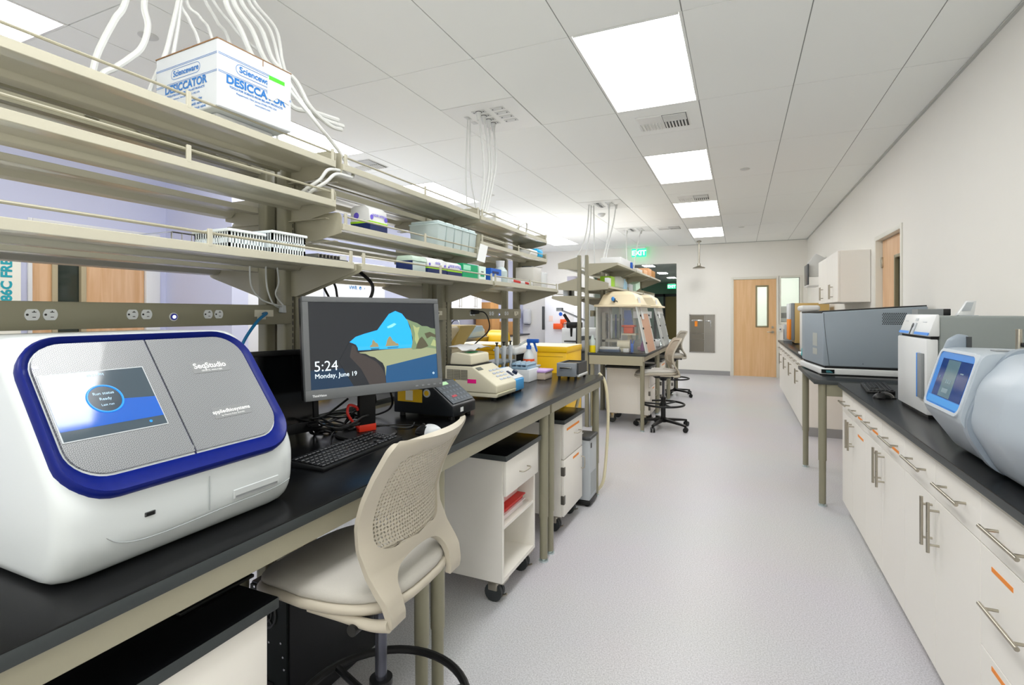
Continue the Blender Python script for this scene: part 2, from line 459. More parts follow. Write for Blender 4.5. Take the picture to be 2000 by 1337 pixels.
# ---- door in the far wall
b = MB(); x0, x1 = -.12, .73
for a in ((x0-.055, x0, 0, 2.185), (x1, x1+.055, 0, 2.185), (x0, x1, 2.135, 2.185)):
    b.box(a[0], a[1], YF-.02, YF+.12, a[2], a[3], .004)
d1 = struct('door_1', b, mat('door_frame_paint', '#dddbd0', .45))
b = MB(d1)
lx0, lx1, lz0, lz1 = .345, .557, 1.105, 1.975; yy = (YF+.015, YF+.06)
b.box(x0+.004, lx0, *yy, .01, 2.13); b.box(lx1, x1-.004, *yy, .01, 2.13); b.box(lx0, lx1, *yy, .01, lz0); b.box(lx0, lx1, *yy, lz1, 2.13)
b.build('door_leaf', WOOD, d1)
b = MB(d1); w = .022
for a in ((lx0-w, lx0+w*.5, lz0-w, lz1+w), (lx1-w*.5, lx1+w, lz0-w, lz1+w), (lx0, lx1, lz0-w, lz0+w*.5), (lx0, lx1, lz1-w*.5, lz1+w)):
    b.box(a[0], a[1], YF+.003, YF+.07, a[2], a[3], .004)
b.build('vision_frame', mat('olive_bronze', '#8a8062', .4), d1)
b = MB(d1); b.box(lx0, lx1, YF+.034, YF+.04, lz0, lz1); b.build('vision_pane', GLASS, d1)
b = MB(d1); b.cyl((.655, YF+.015, .985), (.655, YF-.01, .985), .03, seg=20); b.cyl((.655, YF-.01, .985), (.655, YF-.045, .985), .011)
b.box(.545, .668, YF-.055, YF-.037, .976, .994, .006); b.cyl((.655, YF+.015, 1.09), (.655, YF-.006, 1.09), .024, seg=18)
b.build('door_handle', STEEL, d1)
# sidelight window
b = MB(); w = .045; wx0, wx1, wz0, wz1 = .815, 1.165, 1.2, 2.15
for a in ((wx0-w, wx0, wz0-w, wz1+w), (wx1, wx1+w, wz0-w, wz1+w), (wx0, wx1, wz0-w, wz0), (wx0, wx1, wz1, wz1+w)):
    b.box(a[0], a[1], YF-.02, YF+.12, a[2], a[3], .004)
w1 = struct('window_1', b, mat('door_frame_paint', '#dddbd0', .45))
b = MB(w1); b.box(wx0, wx1, YF+.05, YF+.056, wz0, wz1); b.build('pane', GLASS, w1)
# room seen through them
WB = mat('white_wall_beyond', '#e6ebe4', .8)
for nm, a in (('wall_beyond_far', (-.9, 2.2, 15.0, 15.1, 0, 2.95)), ('wall_beyond_left', (-1.0, -.9, YF+.12, 15.1, 0, 2.95)), ('wall_beyond_right', (2.2, 2.3, YF+.12, 15.1, 0, 2.95)), ('ceiling_beyond', (-.9, 2.2, YF+.12, 15.0, 2.85, 2.95)), ('floor_beyond', (-.9, 2.2, YF+.12, 15.0, -.1, 0))):
    struct(nm, MB().box(*a), WB)

t = thing('ceiling_light', 'ceiling light of the small room behind the far door', 'ceiling light', (.4, 13.7, 2.85), 0)
b = MB(t); b.box(.0, 1.2, 13.4, 14.2, 2.83, 2.85); b.build('lens', LAMP, t)
t = thing('printer', 'white printer with a black slot on the sill beyond the far window', 'printer', (1.0, 13.2, 0))
b = MB(t); b.box(.7, 1.45, 12.9, 13.5, 0, 1.2); b.build('stand', WHITE, t)
b = MB(t); b.box(.75, 1.4, 12.95, 13.4, 1.2, 1.55, .03); b.build('body', LGREY, t)
b = MB(t); b.box(.76, 1.2, 12.93, 12.96, 1.28, 1.40, .01); b.build('paper_slot', BLK, t)

# ---- door in the right wall
b = MB()
for a in ((5.49, 5.535, 0, 2.19), (6.425, 6.47, 0, 2.19), (5.535, 6.425, 2.145, 2.19)):
    b.box(XR-.012, XR+.14, a[0], a[1], a[2], a[3], .004)
d2 = struct('door_2', b, mat('door_frame_paint', '#dddbd0', .45))
b = MB(d2); X = (XR+.05, XR+.095); ly0, ly1 = 5.73, 5.93; lz0, lz1 = 1.0, 1.93
b.box(*X, 5.54, ly0, .01, 2.14); b.box(*X, ly1, 6.42, .01, 2.14); b.box(*X, ly0, ly1, .01, lz0); b.box(*X, ly0, ly1, lz1, 2.14)
b.build('door_leaf', WOODP, d2)
b = MB(d2); w = .02
for a in ((ly0-w, ly0+.01, lz0-w, lz1+w), (ly1-.01, ly1+w, lz0-w, lz1+w), (ly0, ly1, lz0-w, lz0+.01), (ly0, ly1, lz1-.01, lz1+w)):
    b.box(XR+.038, XR+.1, a[0], a[1], a[2], a[3], .003)
b.build('vision_frame', mat('olive_bronze', '#8a8062', .4), d2)
b = MB(d2); b.box(XR+.07, XR+.076, ly0, ly1, lz0, lz1); b.build('vision_pane', GLASS_D, d2)
for z in (.25, 1.08, 1.92):
    b = MB(d2); b.box(XR+.035, XR+.052, 6.395, 6.43, z-.055, z+.055, .004); b.build('hinge', STEEL, d2)
struct('wall_behind_door', MB().box(XR+.14, XR+.16, 5.3, 6.6, 0, 2.4), BLKM)

# ---- door in the left wall
b = MB()
for a in ((2.17, 2.20, 0, 2.16), (3.06, 3.19, 0, 2.16), (2.20, 3.06, 2.13, 2.16)):
    b.box(XL-.14, XL+.012, a[0], a[1], a[2], a[3], .004)
d3 = struct('door_3', b, mat('white_door_frame', '#e3e4e4', .45))
b = MB(d3); X = (XL-.06, XL-.015); ly0, ly1 = 2.37, 2.545; lz0, lz1 = .95, 1.93
b.box(*X, 2.205, ly0, .01, 2.125); b.box(*X, ly1, 3.055, .01, 2.125); b.box(*X, ly0, ly1, .01, lz0); b.box(*X, ly0, ly1, lz1, 2.125)
b.build('door_leaf', WOODP, d3)
b = MB(d3); w = .035
for a in ((ly0-w, ly0+.005, lz0-w, lz1+w), (ly1-.005, ly1+w, lz0-w, lz1+w), (ly0, ly1, lz0-w, lz0), (ly0, ly1, lz1, lz1+w)):
    b.box(XL-.07, XL-.005, a[0], a[1], a[2], a[3], .003)
b.build('vision_frame', mat('tan_bronze', '#b5a888', .4), d3)
b = MB(d3); b.box(XL-.045, XL-.04, ly0, ly1, lz0, lz1); b.build('vision_pane', GLASS_D, d3)
b = MB(d3); b.cyl((XL-.015, 2.98, 1.0), (XL+.04, 2.98, 1.0), .012); b.box(XL+.035, XL+.05, 2.87, 2.99, .99, 1.01, .005); b.build('door_handle', STEEL, d3)
struct('wall_behind_door', MB().box(XL-.9, XL-.88, 1.8, 3.6, 0, 2.4), mat('dim_corridor', '#5a6a60', .8))

# ---- corridor past the opening in the far wall
b = MB(); CW = mat('corridor_wall', '#b4bdb0', .8)
b.box(-5.1, -5.0, YF+.12, 24, 0, 2.85); b.box(-1.0, -.9, 15.1, 24, 0, 2.85)
struct('wall_corridor', b, CW)
struct('wall_corridor_end', MB().box(-5.1, -.9, 24, 24.1, 0, 2.85), mat('green_grey_wall', '#7f9f8c', .8))
struct('ceiling_corridor', MB().box(-5.1, -.9, YF+.12, 24.1, 2.75, 2.85), mat('corridor_ceiling', '#b5b7b6', .9))
for i, y in enumerate((15.0, 17.9, 20.4)):
    t = thing('corridor_light', ['strip light nearest the opening on the corridor ceiling', 'middle strip light on the corridor ceiling', 'strip light farthest along the corridor ceiling'][i], 'ceiling light', (-2.37, y, 2.75), 0, 'corridor strip lights')
    b = MB(t); b.box(-2.53, -2.21, y-.28, y+.28, 2.735, 2.75, .004); b.build('frame', GRIDM, t)
    b = MB(t); b.box(-2.51, -2.23, y-.26, y+.26, 2.73, 2.735); b.build('lens', mat('corridor_lamp', '#ffffff', .5, emit=40), t)
b = MB()
for a in ((-3.55, -3.44, 0, 2.25), (-3.13, -3.05, 0, 2.25), (-2.5, -2.4, 0, 2.25), (-3.44, -2.5, 2.13, 2.25)): b.box(a[0], a[1], 23.9, 24.0, a[2], a[3])
d4 = struct('door_4', b, BLK)
b = MB(d4); b.box(-3.05, -2.5, 23.94, 23.98, 0, 2.13); b.build('door_leaf', mat('olive_wood', '#857443', .5), d4)
b = MB(d4); b.box(-3.44, -3.13, 23.94, 23.98, 0, 2.13); b.build('pane', mat('grey_green_glass', '#6f8078', .2), d4)
EXITM = mat('exit_green', '#0fd67c', .4, emit=1.6)
def exit_sign(x, y, z, sx, lab):
    t = thing('exit_sign', lab, 'exit sign', (x, y, z))
    b = MB(t); b.box(x-.17, x+.17, y-.012, y+.012, z, z+.19, .006); b.build('panel', mat('exit_panel', '#27d98a', .3, emit=1.1), t)
    b = MB(t); b.text('EXIT', .16, frame((x, y-.0135, z+.04), (1, 0, 0), (0, 0, 1)), 'CENTER', .004); b.build('lettering', mat('exit_letters', '#d8ffe9', .4, emit=1.3), t)
    b = MB(t); b.box(x-.15, x+.15, y-.03, y+.03, z+.19, z+.24, .006); b.build('mount', GRIDM, t)
    return t
exit_sign(-2.16, 12.25, 2.714, 1, 'green lit exit sign above the opening in the far wall')
exit_sign(-2.62, 22.6, 2.42, 1, 'small green exit sign deep inside the corridor')

# ---- far wall fittings
t = thing('emergency_shower', 'steel emergency shower head hanging from the ceiling near the far wall', 'emergency shower', (-.80, 11.8, 2.36))
b = MB(t); b.cyl((-.8, 11.8, 2.47), (-.8, 11.8, ZC), .016, seg=12); b.lathe([(.05, .0), (.05, .02), (.02, .03)], (-.8, 11.8, ZC-.03)); b.build('pipe', STEEL, t)
b = MB(t); b.lathe([(.0, 2.36), (.125, 2.36), (.13, 2.368), (.12, 2.38), (.06, 2.40), (.035, 2.42), (.03, 2.47), (.0, 2.48)], (-.8, 11.8, 0), 28); b.build('shower_head', STEEL, t)
t = thing('recessed_cabinet', 'recessed stainless steel eyewash cabinet in the far wall', 'steel cabinet', (-.775, YF, .51))
b = MB(t); w = .02
for a in ((-1.045, -1.045+w, .505, 1.36), (-.505-w, -.505, .505, 1.36), (-1.045, -.505, .505, .505+w), (-1.045, -.505, 1.36-w, 1.36)): b.box(a[0], a[1], YF-.02, YF, a[2], a[3])
b.build('frame', STAIN, t)
for a in ((.93, 1.34), (.80, .925), (.525, .795)):
    b = MB(t); b.box(-1.025, -.73, YF-.012, YF-.001, *a); b.build('drawer_front', mat('stain_dark', '#8b867b', .35, 1), t)
b = MB(t); b.box(-.725, -.525, YF-.012, YF-.001, .525, 1.34); b.build('door', STAIN, t)
b = MB(t); b.box(-1.0, -.76, YF-.035, YF-.012, 1.205, 1.24, .006); b.build('drawer_handle', CHROME, t)
b = MB(t); b.box(-.70, -.58, YF-.035, YF-.012, 1.2, 1.225, .005); b.box(-.60, -.58, YF-.035, YF-.012, 1.08, 1.22, .005); b.build('door_handle', CHROME, t)
b = MB(t); b.box(-.93, -.87, YF-.04, YF-.036, 1.09, 1.21); b.build('hang_tag', ORANGE, t, 'orange hang tag')
t = thing('light_switch', 'small white switch plate between the far door and the window', 'light switch', (.80, YF-.02, 1.0))
b = MB(t); b.box(.775, .825, YF-.03, YF-.02, 1.0, 1.09, .004); b.build('plate', WHITE, t)
b = MB(t); b.box(.79, .81, YF-.035, YF-.03, 1.03, 1.06); b.build('rocker', DGREY, t)
t = thing('towel_dispenser', 'white rounded towel dispenser on the far wall by the corner', 'towel dispenser', (-5.0, YF, 1.0))
b = MB(t); b.box(-5.12, -4.92, YF-.2, YF, 1.1, 1.5, .07, 4); b.build('cover', WHITE, t)
b = MB(t); b.box(-5.08, -4.96, YF-.16, YF-.05, 1.088, 1.1); b.build('outlet_slot', DGREY, t)
# ---------------------------------------------------------------- island parts
def shelf_proto(name, D, L, kind, rail=True):
    """local: x 0 (posts) .. D (front lip), y along, z 0 at the lip's lower edge"""
    t = thing(name, 'x', 'shelf', (0, 0, 0))
    b = MB(t)
    prof = [(D, 0), (D, .026), (0, .026), (0, .004), (.05, .004), (.06, .02), (D-.075, .02), (D-.05, .002)]
    b.prism(prof, 'y', -L/2, L/2, .0015, 1)
    b.build('shelf_board', SHELF, t)
    for s in (-1, 1):
        b = MB(t); y = s*(L/2+.004)
        if kind == 'up':
            pts = [(-.004, -.040), (D*.45, -.036), (D-.008, -.012), (D-.006, .050), (D-.010, .062), (D-.020, .069), (D-.032, .071), (-.004, .071)]
            b.prism(pts, 'y', y-.002, y+.002); b.box(0, D-.04, y-(.018 if s > 0 else 0), y+(.018 if s < 0 else 0), -.043, -.040)
        elif kind == 'tri':
            pts = [(-.004, -.10), (.03, -.10), (D-.01, -.012), (D+.004, -.004), (D+.004, .014), (D-.012, .02), (-.004, .02)]
            b.prism(pts, 'y', y-.002, y+.002)
        elif kind == 'deep':
            pts = [(-.004, -.125), (.03, -.12), (D-.03, -.012), (D-.004, -.002), (D-.004, .026), (-.004, .028)]
            b.prism(pts, 'y', y-.003, y+.003); b.prism([(.03, -.12), (D-.03, -.012), (D-.03, -.009), (.03, -.115)], 'y', y-.012, y+.012)
        else:
            pts = [(-.004, -.03), (D-.004, -.012), (D+.0, .06), (-.004, .13)]
            b.prism(pts, 'y', y-.003, y+.003); b.prism([(-.004, -.03), (D-.004, -.012), (D-.004, -.008), (-.004, -.026)], 'y', y-.012, y+.012)
        b.build('bracket', FRAME_L, t)
    if rail:
        b = MB(t); b.cyl((D-.01, -L/2+.012, .057), (D-.01, L/2-.012, .057), .0042, seg=8)
        b.build('guard_rail', FRAME_L, t)
        for yy in (-L/2+.016, 0, L/2-.016):
            b = MB(t); b.box(D-.007, D-.0035+.004, yy-.007, yy+.007, .018, .068, .0015, 1); b.build('rail_post', SHELF, t)
    return t
def post(t, x, y, z1, d=.05, w=.05, slots=True, face=1):
    b = MB(t); b.box(x-d/2, x+d/2, y-w/2, y+w/2, 0, z1, .009, 3)
    b.mi = 1
    if slots:
        z = .95
        while z < z1-.03:
            b.box(x+face*d/2-.001, x+face*d/2+.0006, y+w/2-.013, y+w/2-.009, z, z+.016); z += .025
    b.mi = 0; b.cyl((x, y, 0), (x, y, .012), .03, seg=12)
    b.build('post', [FRAME, SOCK], t)
def outlet(t, x, y, z, w=.037, h=.038):
    b = MB(t)
    pts = []
    for k in range(28):
        a = 2*PI*k/28; px = .0158*math.cos(a); pz = max(-.0145, min(.0145, .018*math.sin(a))); pts.append((y+px, z+pz))
    b.prism(pts, 'x', x, x+.0025); b.mi = 1
    b.box(x+.0025, x+.003, y-.001, y+.008, z+.0055, z+.0075); b.box(x+.0025, x+.003, y+.0025, y+.0045, z+.0055, z+.0105)
    b.box(x+.0025, x+.003, y+.0, y+.007, z-.0075, z-.0055); b.cyl((x+.0025, y-.0105, z), (x+.003, y-.0105, z), .003, seg=8)
    b.build('outlet', [mat('outlet_white', '#d9dde0', .4), SOCK], t)
def raceway(x, y0, y1, lab, outs=(), btn=None, data=None, group=None, face=1):
    t = thing('power_raceway', lab, 'power raceway', (x, (y0+y1)/2, 1.357), 0, group)
    b = MB(t); b.box(x-.021, x, y0, y1, 1.355, 1.43, .003, 2); b.build('channel', FRAME, t)
    for y in outs: outlet(t, x, y, 1.395)
    if btn:
        b = MB(t); b.cyl((x, btn, 1.387), (x+.004, btn, 1.387), .0135, seg=24); b.mi = 1; b.cyl((x+.004, btn, 1.387), (x+.006, btn, 1.387), .0105, seg=24)
        b.mi = 2; b.cyl((x+.006, btn, 1.387), (x+.0075, btn, 1.387), .0055, seg=16)
        b.build('button', [WHITE, mat('button_ring', '#3338a0', .4), mat('button_lamp', '#c4ccff', .4, emit=1.2)], t)
    if data:
        b = MB(t); b.box(x, x+.003, data-.045, data+.04, 1.385, 1.411, .001, 1); b.box(x, x+.0025, data-.032, data+.005, 1.375, 1.386)
        b.mi = 1; b.box(x+.003, x+.004, data-.004, data+.004, 1.393, 1.403); b.build('data_plate', [mat('ivory_plate', '#d5d2c2', .5), SOCK], t)
    return t
FOOT = mat('levelling_foot', '#c9d6d8', .3, .6)
def leg(t, x, y, z1, zc=.25, r=.026):
    b = MB(t); b.cyl((x, y, zc), (x, y, z1), r, seg=20); b.cyl((x, y, .018), (x, y, zc+.02), r*.86, seg=20)
    b.mi = 1; b.cyl((x, y, .0), (x, y, .008), r*1.05, seg=20); b.cyl((x, y, .008), (x, y, .02), r*.5, seg=10)
    b.build('leg', [FRAME, FOOT], t)
def bench_frame(xf, xb, y0, y1, lab, group, ztop=.884):
    """xf front (leg line), xb rear"""
    t = thing('lab_bench', lab, 'lab bench', ((xf+xb)/2, (y0+y1)/2, 0), 0, group)
    s = 1 if xf > xb else -1
    b = MB(t)
    b.box(min(xf, xf+.02*s), max(xf, xf+.02*s), y0, y1, ztop-.06, ztop, .002, 1)
    b.box(min(xb, xb+.02*s), max(xb, xb+.02*s), y0, y1, ztop-.06, ztop, .002, 1)
    for y in (y0, y1-.02): b.box(min(xf, xb), max(xf, xb), y, y+.02, ztop-.06, ztop, .002, 1)
    b.build('apron', FRAME_L, t)
    for x in (xf-.006*s, xb+.03*s):
        for y in (y0+.034, y1-.034): leg(t, x, y, ztop)
    return t
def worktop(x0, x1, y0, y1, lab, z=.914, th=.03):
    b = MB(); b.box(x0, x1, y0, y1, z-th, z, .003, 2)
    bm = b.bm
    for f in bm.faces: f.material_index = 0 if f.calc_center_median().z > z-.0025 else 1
    return tag(b.build('worktop', [BLACKTOP, EDGE_HILITE]), lab, 'worktop')

def put(proto, used, loc, rz, label, group):
    if not used:
        used.append(1); proto.location = loc; proto.rotation_euler = (0, 0, rz); proto['label'] = label; proto['group'] = group
        _INV[proto.name] = (Matrix.Translation(Vector(loc)) @ Matrix.Rotation(rz, 4, 'Z')).inverted(); return proto
    return dup(proto, loc, rz, label, group)

# ---- near island (three bays along Y)
BAYS = [(.375, 1.565), (1.59, 2.775), (2.80, 3.955)]
BW = ['above the touch-screen analyzer', 'above the desktop monitor', 'above the beige thermocycler']
PXF, PXR = -1.707, -1.815
LV = [(1.968, 'top'), (1.813, 'middle'), (1.567, 'bottom')]
pu, ptri = shelf_proto('shelf', .24, 1.172, 'up'), shelf_proto('shelf', .33, 1.172, 'tri')
uu, ut = [], []
for i, (y0, y1) in enumerate(BAYS):
    t = thing('shelving_unit', 'upright taupe post frame '+['behind the touch-screen analyzer', 'behind the desktop monitor', 'at the end by the yellow cabinet'][i], 'shelving unit', ((PXF+PXR)/2, (y0+y1)/2, 0), 0, 'slotted posts of the near island')
    for y in (y0+.012, y1-.012-.012):
        post(t, PXF, y+.012, 2.03); post(t, PXR, y+.012, 2.03, face=-1)
    for xx, z in ((PXF, .8), (PXF, 2.0), (PXR, 2.0)):
        b = MB(t); b.box(xx-.012, xx+.012, y0+.05, y1-.05, z-.03, z); b.build('cross_rail', FRAME, t)
    ym = (y0+y1)/2
    for z, w in [(1.73 if (i == 1 and n == 'middle') else q, n) for q, n in LV]:
        for side in (0, 1):
            x = PXF+.026 if side == 0 else PXR-.026
            lab = f'{w} shelf {BW[i]}' if side == 0 else f'{w} shelf on the far side of the near island, backing the '+['analyzer bay', 'monitor bay', 'thermocycler bay'][i]
            put(ptri if w == 'bottom' else pu, ut if w == 'bottom' else uu, (x, ym, z), 0 if side == 0 else PI, lab, 'shelves of the near island')
raceway(-1.66, .40, 1.54, 'taupe power raceway with round outlets behind the touch-screen analyzer', (.705, .743, .943, .983, 1.182, 1.221), 1.064, 1.41, 'power raceways')
raceway(-1.66, 1.615, 2.75, 'taupe power raceway mostly hidden behind the desktop monitor', (1.9, 1.94, 2.15, 2.19, 2.5, 2.54), 2.3, 2.65, 'power raceways')
raceway(-1.66, 2.825, 3.93, 'taupe power raceway with a black plug above the beige thermocycler', (3.06, 3.1, 3.351, 3.395, 3.62, 3.66), 3.5, 3.83, 'power raceways')
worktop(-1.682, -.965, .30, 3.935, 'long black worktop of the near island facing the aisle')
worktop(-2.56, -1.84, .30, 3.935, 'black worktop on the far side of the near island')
for i, (y0, y1) in enumerate([(.352, 1.54), (1.575, 2.757), (2.792, 3.9)]):
    bench_frame(-1.005, -1.66, y0, y1, ['bench frame carrying the touch-screen analyzer', 'middle bench frame, behind the near stool and the open cart', 'end bench frame over the cart with two orange labels'][i], 'bench frames of the near island, aisle side')
    bench_frame(-2.52, -1.87, y0, y1, ['bench frame on the far side, back to back with the analyzer bench', 'bench frame on the far side behind the monitor bench', 'bench frame on the far side of the island end'][i], 'bench frames of the near island, far side')
# ---- under-bench carts
def caster(b, x, y, z, r=.045):
    b.mi = 0
    for dy in (-.013, .013): b.cyl((x-.02, y+dy-.009, r), (x-.02, y+dy+.009, r), r, seg=20)
    b.mi = 1; b.box(x-.045, x+.005, y-.03, y+.03, r+.01, z-.012, .006); b.box(x-.04, x+.04, y-.035, y+.035, z-.012, z); b.cyl((x+.02, y, r*.6), (x+.045, y, r*.9), .005, seg=6)
WHEEL = mat('caster_grey', '#34383a', .5)
def wire_pull(t, x, y, z, parent=None, w=.05):
    b = MB(t); b.tube([(x, y-w, z), (x+.022, y-w*.9, z), (x+.028, y, z), (x+.022, y+w*.9, z), (x, y+w, z)], .0035, 8)
    b.build('handle', STEEL, parent or t)
def cart(y0, y1, kind, lab, xf=-1.028, xb=-1.56, zb=.11, zt=.70):
    t = thing('rolling_cart', lab, 'rolling cart', ((xf+xb)/2, (y0+y1)/2, 0), 0, 'under-bench carts')
    b = MB(t); th = .019
    b.box(xb, xf-.001, y0, y0+th, zb, zt, .001, 1); b.box(xb, xf-.001, y1-th, y1, zb, zt, .001, 1)
    b.box(xb, xb+th, y0+th, y1-th, zb, zt); b.box(xb+th, xf-.002, y0+th, y1-th, zb, zb+th)
    b.box(xb+th, xf-.02, y0+th, y1-th, zt-th, zt)
    if kind == 'open':
        b.box(xb+th, xf-.004, y0+th, y1-th, .36, .375); b.box(xb+th, xf-.02, y0+th, y1-th, .515, .53)
    b.build('carcass', CREAM, t)
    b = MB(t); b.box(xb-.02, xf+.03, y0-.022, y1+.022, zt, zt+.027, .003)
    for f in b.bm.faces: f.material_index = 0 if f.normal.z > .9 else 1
    b.build('top', [BLACKTOP, EDGE_HILITE], t)
    for x in (xf-.045, xb+.08):
        for y in (y0+.05, y1-.05):
            b = MB(t); caster(b, x, y, zb); b.build('caster', [WHEEL, STEEL], t)
    if kind == 'open':
        b = MB(t); b.box(xf, xf+.018, y0+.002, y1-.002, .527, zt-.004, .002); d = b.build('drawer_front', CREAM, t)
        wire_pull(t, xf+.018, (y0+y1)/2+.0, .605, d)
    elif kind == 'door':
        b = MB(t); b.box(xf, xf+.018, y0+.002, y1-.002, .475, zt-.004, .002); d = b.build('drawer_front', CREAM, t)
        wire_pull(t, xf+.018, (y0+y1)/2+.06, .60, d)
        b = MB(d); b.box(xf+.018, xf+.019, y0+.06, y1-.08, .645, .66, 0, 1, None); b.build('orange_label', ORANGE, d)
        b = MB(t); b.box(xf, xf+.018, y0+.002, y1-.002, zb+.004, .468, .002); d = b.build('door', CREAM, t)
        b = MB(d); b.box(xf+.018, xf+.019, y1-.22, y1-.09, .43, .445); b.build('orange_label', ORANGE, d)
        for z in (.19, .37):
            b = MB(d); b.box(xf-.002, xf+.022, y0-.004, y0+.024, z, z+.055, .003); b.build('hinge', mat('hinge_grey', '#6b6862', .4, .6), d)
        b = MB(d); b.tube([(xf+.018, y1-.03, .32), (xf+.04, y1-.03, .323), (xf+.045, y1-.03, .36), (xf+.04, y1-.03, .397), (xf+.018, y1-.03, .40)], .0035); b.build('handle', STEEL, d)
    else:
        b = MB(t); b.box(xf, xf+.018, y0+.002, y1-.002, zb+.004, zt-.004, .002); d = b.build('door', CREAM, t)
        b = MB(d); b.prism([(y1-.20, .54), (y1-.13, .56), (y1-.19, .615), (y1-.21, .60)], 'x', xf+.018, xf+.019); b.build('orange_label', ORANGE, d)
    return t
cart(.452, .868, 'plain', 'cream cart with a black top under the touch-screen analyzer, nearest the camera')
c1 = cart(2.21, 2.635, 'open', 'cream rolling cart with one drawer and two open shelves beside the near stool')
cart(3.085, 3.50, 'door', 'cream rolling cart with a drawer, a door and two orange labels under the bench end')
# trays on the open shelf of the cart
for (z, c, lab, h) in [(.375, mat('clear_tray', '#e9dede', .3), 'clear plastic tray at the bottom of the pile in the open cart', .035), (.410, RED, 'red tray in the middle of the pile in the open cart', .028), (.438, mat('pinkish_tray', '#e8c9c6', .35), 'pale pink tray on top of the pile in the open cart', .045)]:
    b = MB(); dx = {.375: 0, .410: .0, .438: -.03}[z]
    b.box(-1.33+dx, -1.06+dx, 2.26, 2.54, z, z+h, .006); b.box(-1.34+dx, -1.05+dx, 2.25, 2.55, z+h-.008, z+h-.0005, .003)
    tag(b.build('tray', c), lab, 'tray', 'trays in the open cart')
# chiller tower
t = thing('chiller', 'grey floor-standing chiller with a black lid under the bench end', 'chiller', (-1.11, 3.74, 0))
b = MB(t); b.box(-1.32, -.985, 3.60, 3.80, .045, .48, .008); b.build('housing', LGREY, t)
b = MB(t); b.box(-1.33, -.975, 3.59, 3.81, .48, .505, .01, 3); b.build('lid', DGREY, t)
b = MB(t); b.box(-1.32, -.98, 3.60, 3.80, .012, .045, .006)
for x in (-1.29, -1.01):
    for y in (3.62, 3.78): b.cyl((x, y, 0), (x, y, .012), .012)
b.build('base', BLK, t)
b = MB(t); b.box(-.985, -.983, 3.63, 3.77, .08, .24); b.build('vent_panel', mat('vent_grey', '#a2a8ab', .5), t)
b = MB(t); b.box(-.985, -.982, 3.63, 3.655, .42, .455); b.build('switch', BLK, t)
b = MB(t); b.box(-1.10, -1.06, 3.63, 3.71, .505, .508); b.build('label', WPAPER, t)
HOSE = mat('ivory_hose', '#ddd5b6', .5)
for i, (p, lab) in enumerate([(((-1.25, 3.72, .505), (-1.26, 3.74, .6), (-1.28, 3.80, .75), (-1.30, 3.86, .882)), 'ivory hose rising from the chiller, nearer the cart'),
                 (((-1.16, 3.74, .505), (-1.15, 3.77, .62), (-1.12, 3.82, .78), (-1.10, 3.865, .882)), 'ivory hose rising from the chiller, beside the bench end leg'),
                 (((-1.0, 3.93, .93), (-.955, 3.95, .85), (-.935, 3.96, .62), (-.945, 3.955, .35), (-.965, 3.93, .1), (-1.02, 3.93, .012)), 'ivory hose looping down outside the bench end leg')]):
    b = MB(); b.tube(p, .0115, 10); tag(b.build('hose', HOSE), lab, 'hose', 'ivory hoses')
# computer tower under the bench
t = thing('computer_tower', 'black computer tower with its rear panel showing, under the bench by the near stool', 'computer', (-1.47, 1.53, 0))
X0c, X1c, Yc0, Yc1, Zc = -1.57, -1.385, 1.27, 1.75, .46
b = MB(t); b.box(X0c, X1c, Yc0+.008, Yc1, .015, Zc, .006); b.build('case', mat('case_black', '#111317', .4), t)
b = MB(t); b.box(X0c+.006, X1c-.008, Yc0, Yc0+.008, .02, Zc-.006); b.build('rear_panel', mat('rear_panel', '#0c1614', .5, .3), t)
b = MB(t); b.torus((X0c+.08, Yc0-.002, .37), .05, .004, 28, 6, 'y'); b.torus((X0c+.08, Yc0-.002, .37), .03, .003, 24, 6, 'y'); b.cyl((X0c+.08, Yc0, .37), (X0c+.08, Yc0-.004, .37), .016)
for a in range(4):
    q = R(45+90*a); b.cyl((X0c+.08, Yc0-.002, .37), (X0c+.08+.05*math.cos(q), Yc0-.002, .37+.05*math.sin(q)), .003, seg=6)
b.build('fan_grille', DGREY, t)
b = MB(t)
for k in range(4): b.box(X0c+.02, X0c+.12, Yc0-.003, Yc0, .06+k*.022, .075+k*.022)
b.build('card_slots', BLK, t)
b = MB(t)
for (x, z) in ((.02, .28), (.10, .275), (.155, .285), (.02, .10), (.15, .05), (.17, .2), (.165, .24), (.03, .45)): b.cyl((X0c+x, Yc0, z), (X0c+x, Yc0-.004, z), .004, seg=8)
for k in range(3): b.cyl((X0c+.03+k*.03, Yc0, .165-k*.006), (X0c+.03+k*.03, Yc0-.012, .165-k*.006), .007, seg=10)
b.build('screws', CHROME, t)
b = MB(t)
for x in (X0c+.03, X1c-.03):
    for y in (Yc0+.05, Yc1-.05): b.cyl((x, y, 0), (x, y, .015), .012)
b.build('feet', BLK, t)
# leaflet on the near cart
t = thing('folder', 'black folder with a printed grey sheet lying at the back of the near cart', 'folder', (-1.25, .86, .727))
b = MB(t); b.box(-1.40, -1.13, .74, .93, .727, .735, .002); b.build('cover', BLK, t)
b = MB(t); b.box(-1.385, -1.145, .75, .92, .735, .7365); b.mi = 1
for k in range(5): b.box(-1.37, -1.16-.03*(k % 2), .765+k*.03, .773+k*.03, .7365, .737)
b.build('sheet', [mat('sheet_grey', '#9fa3a3', .5), DGREY], t)
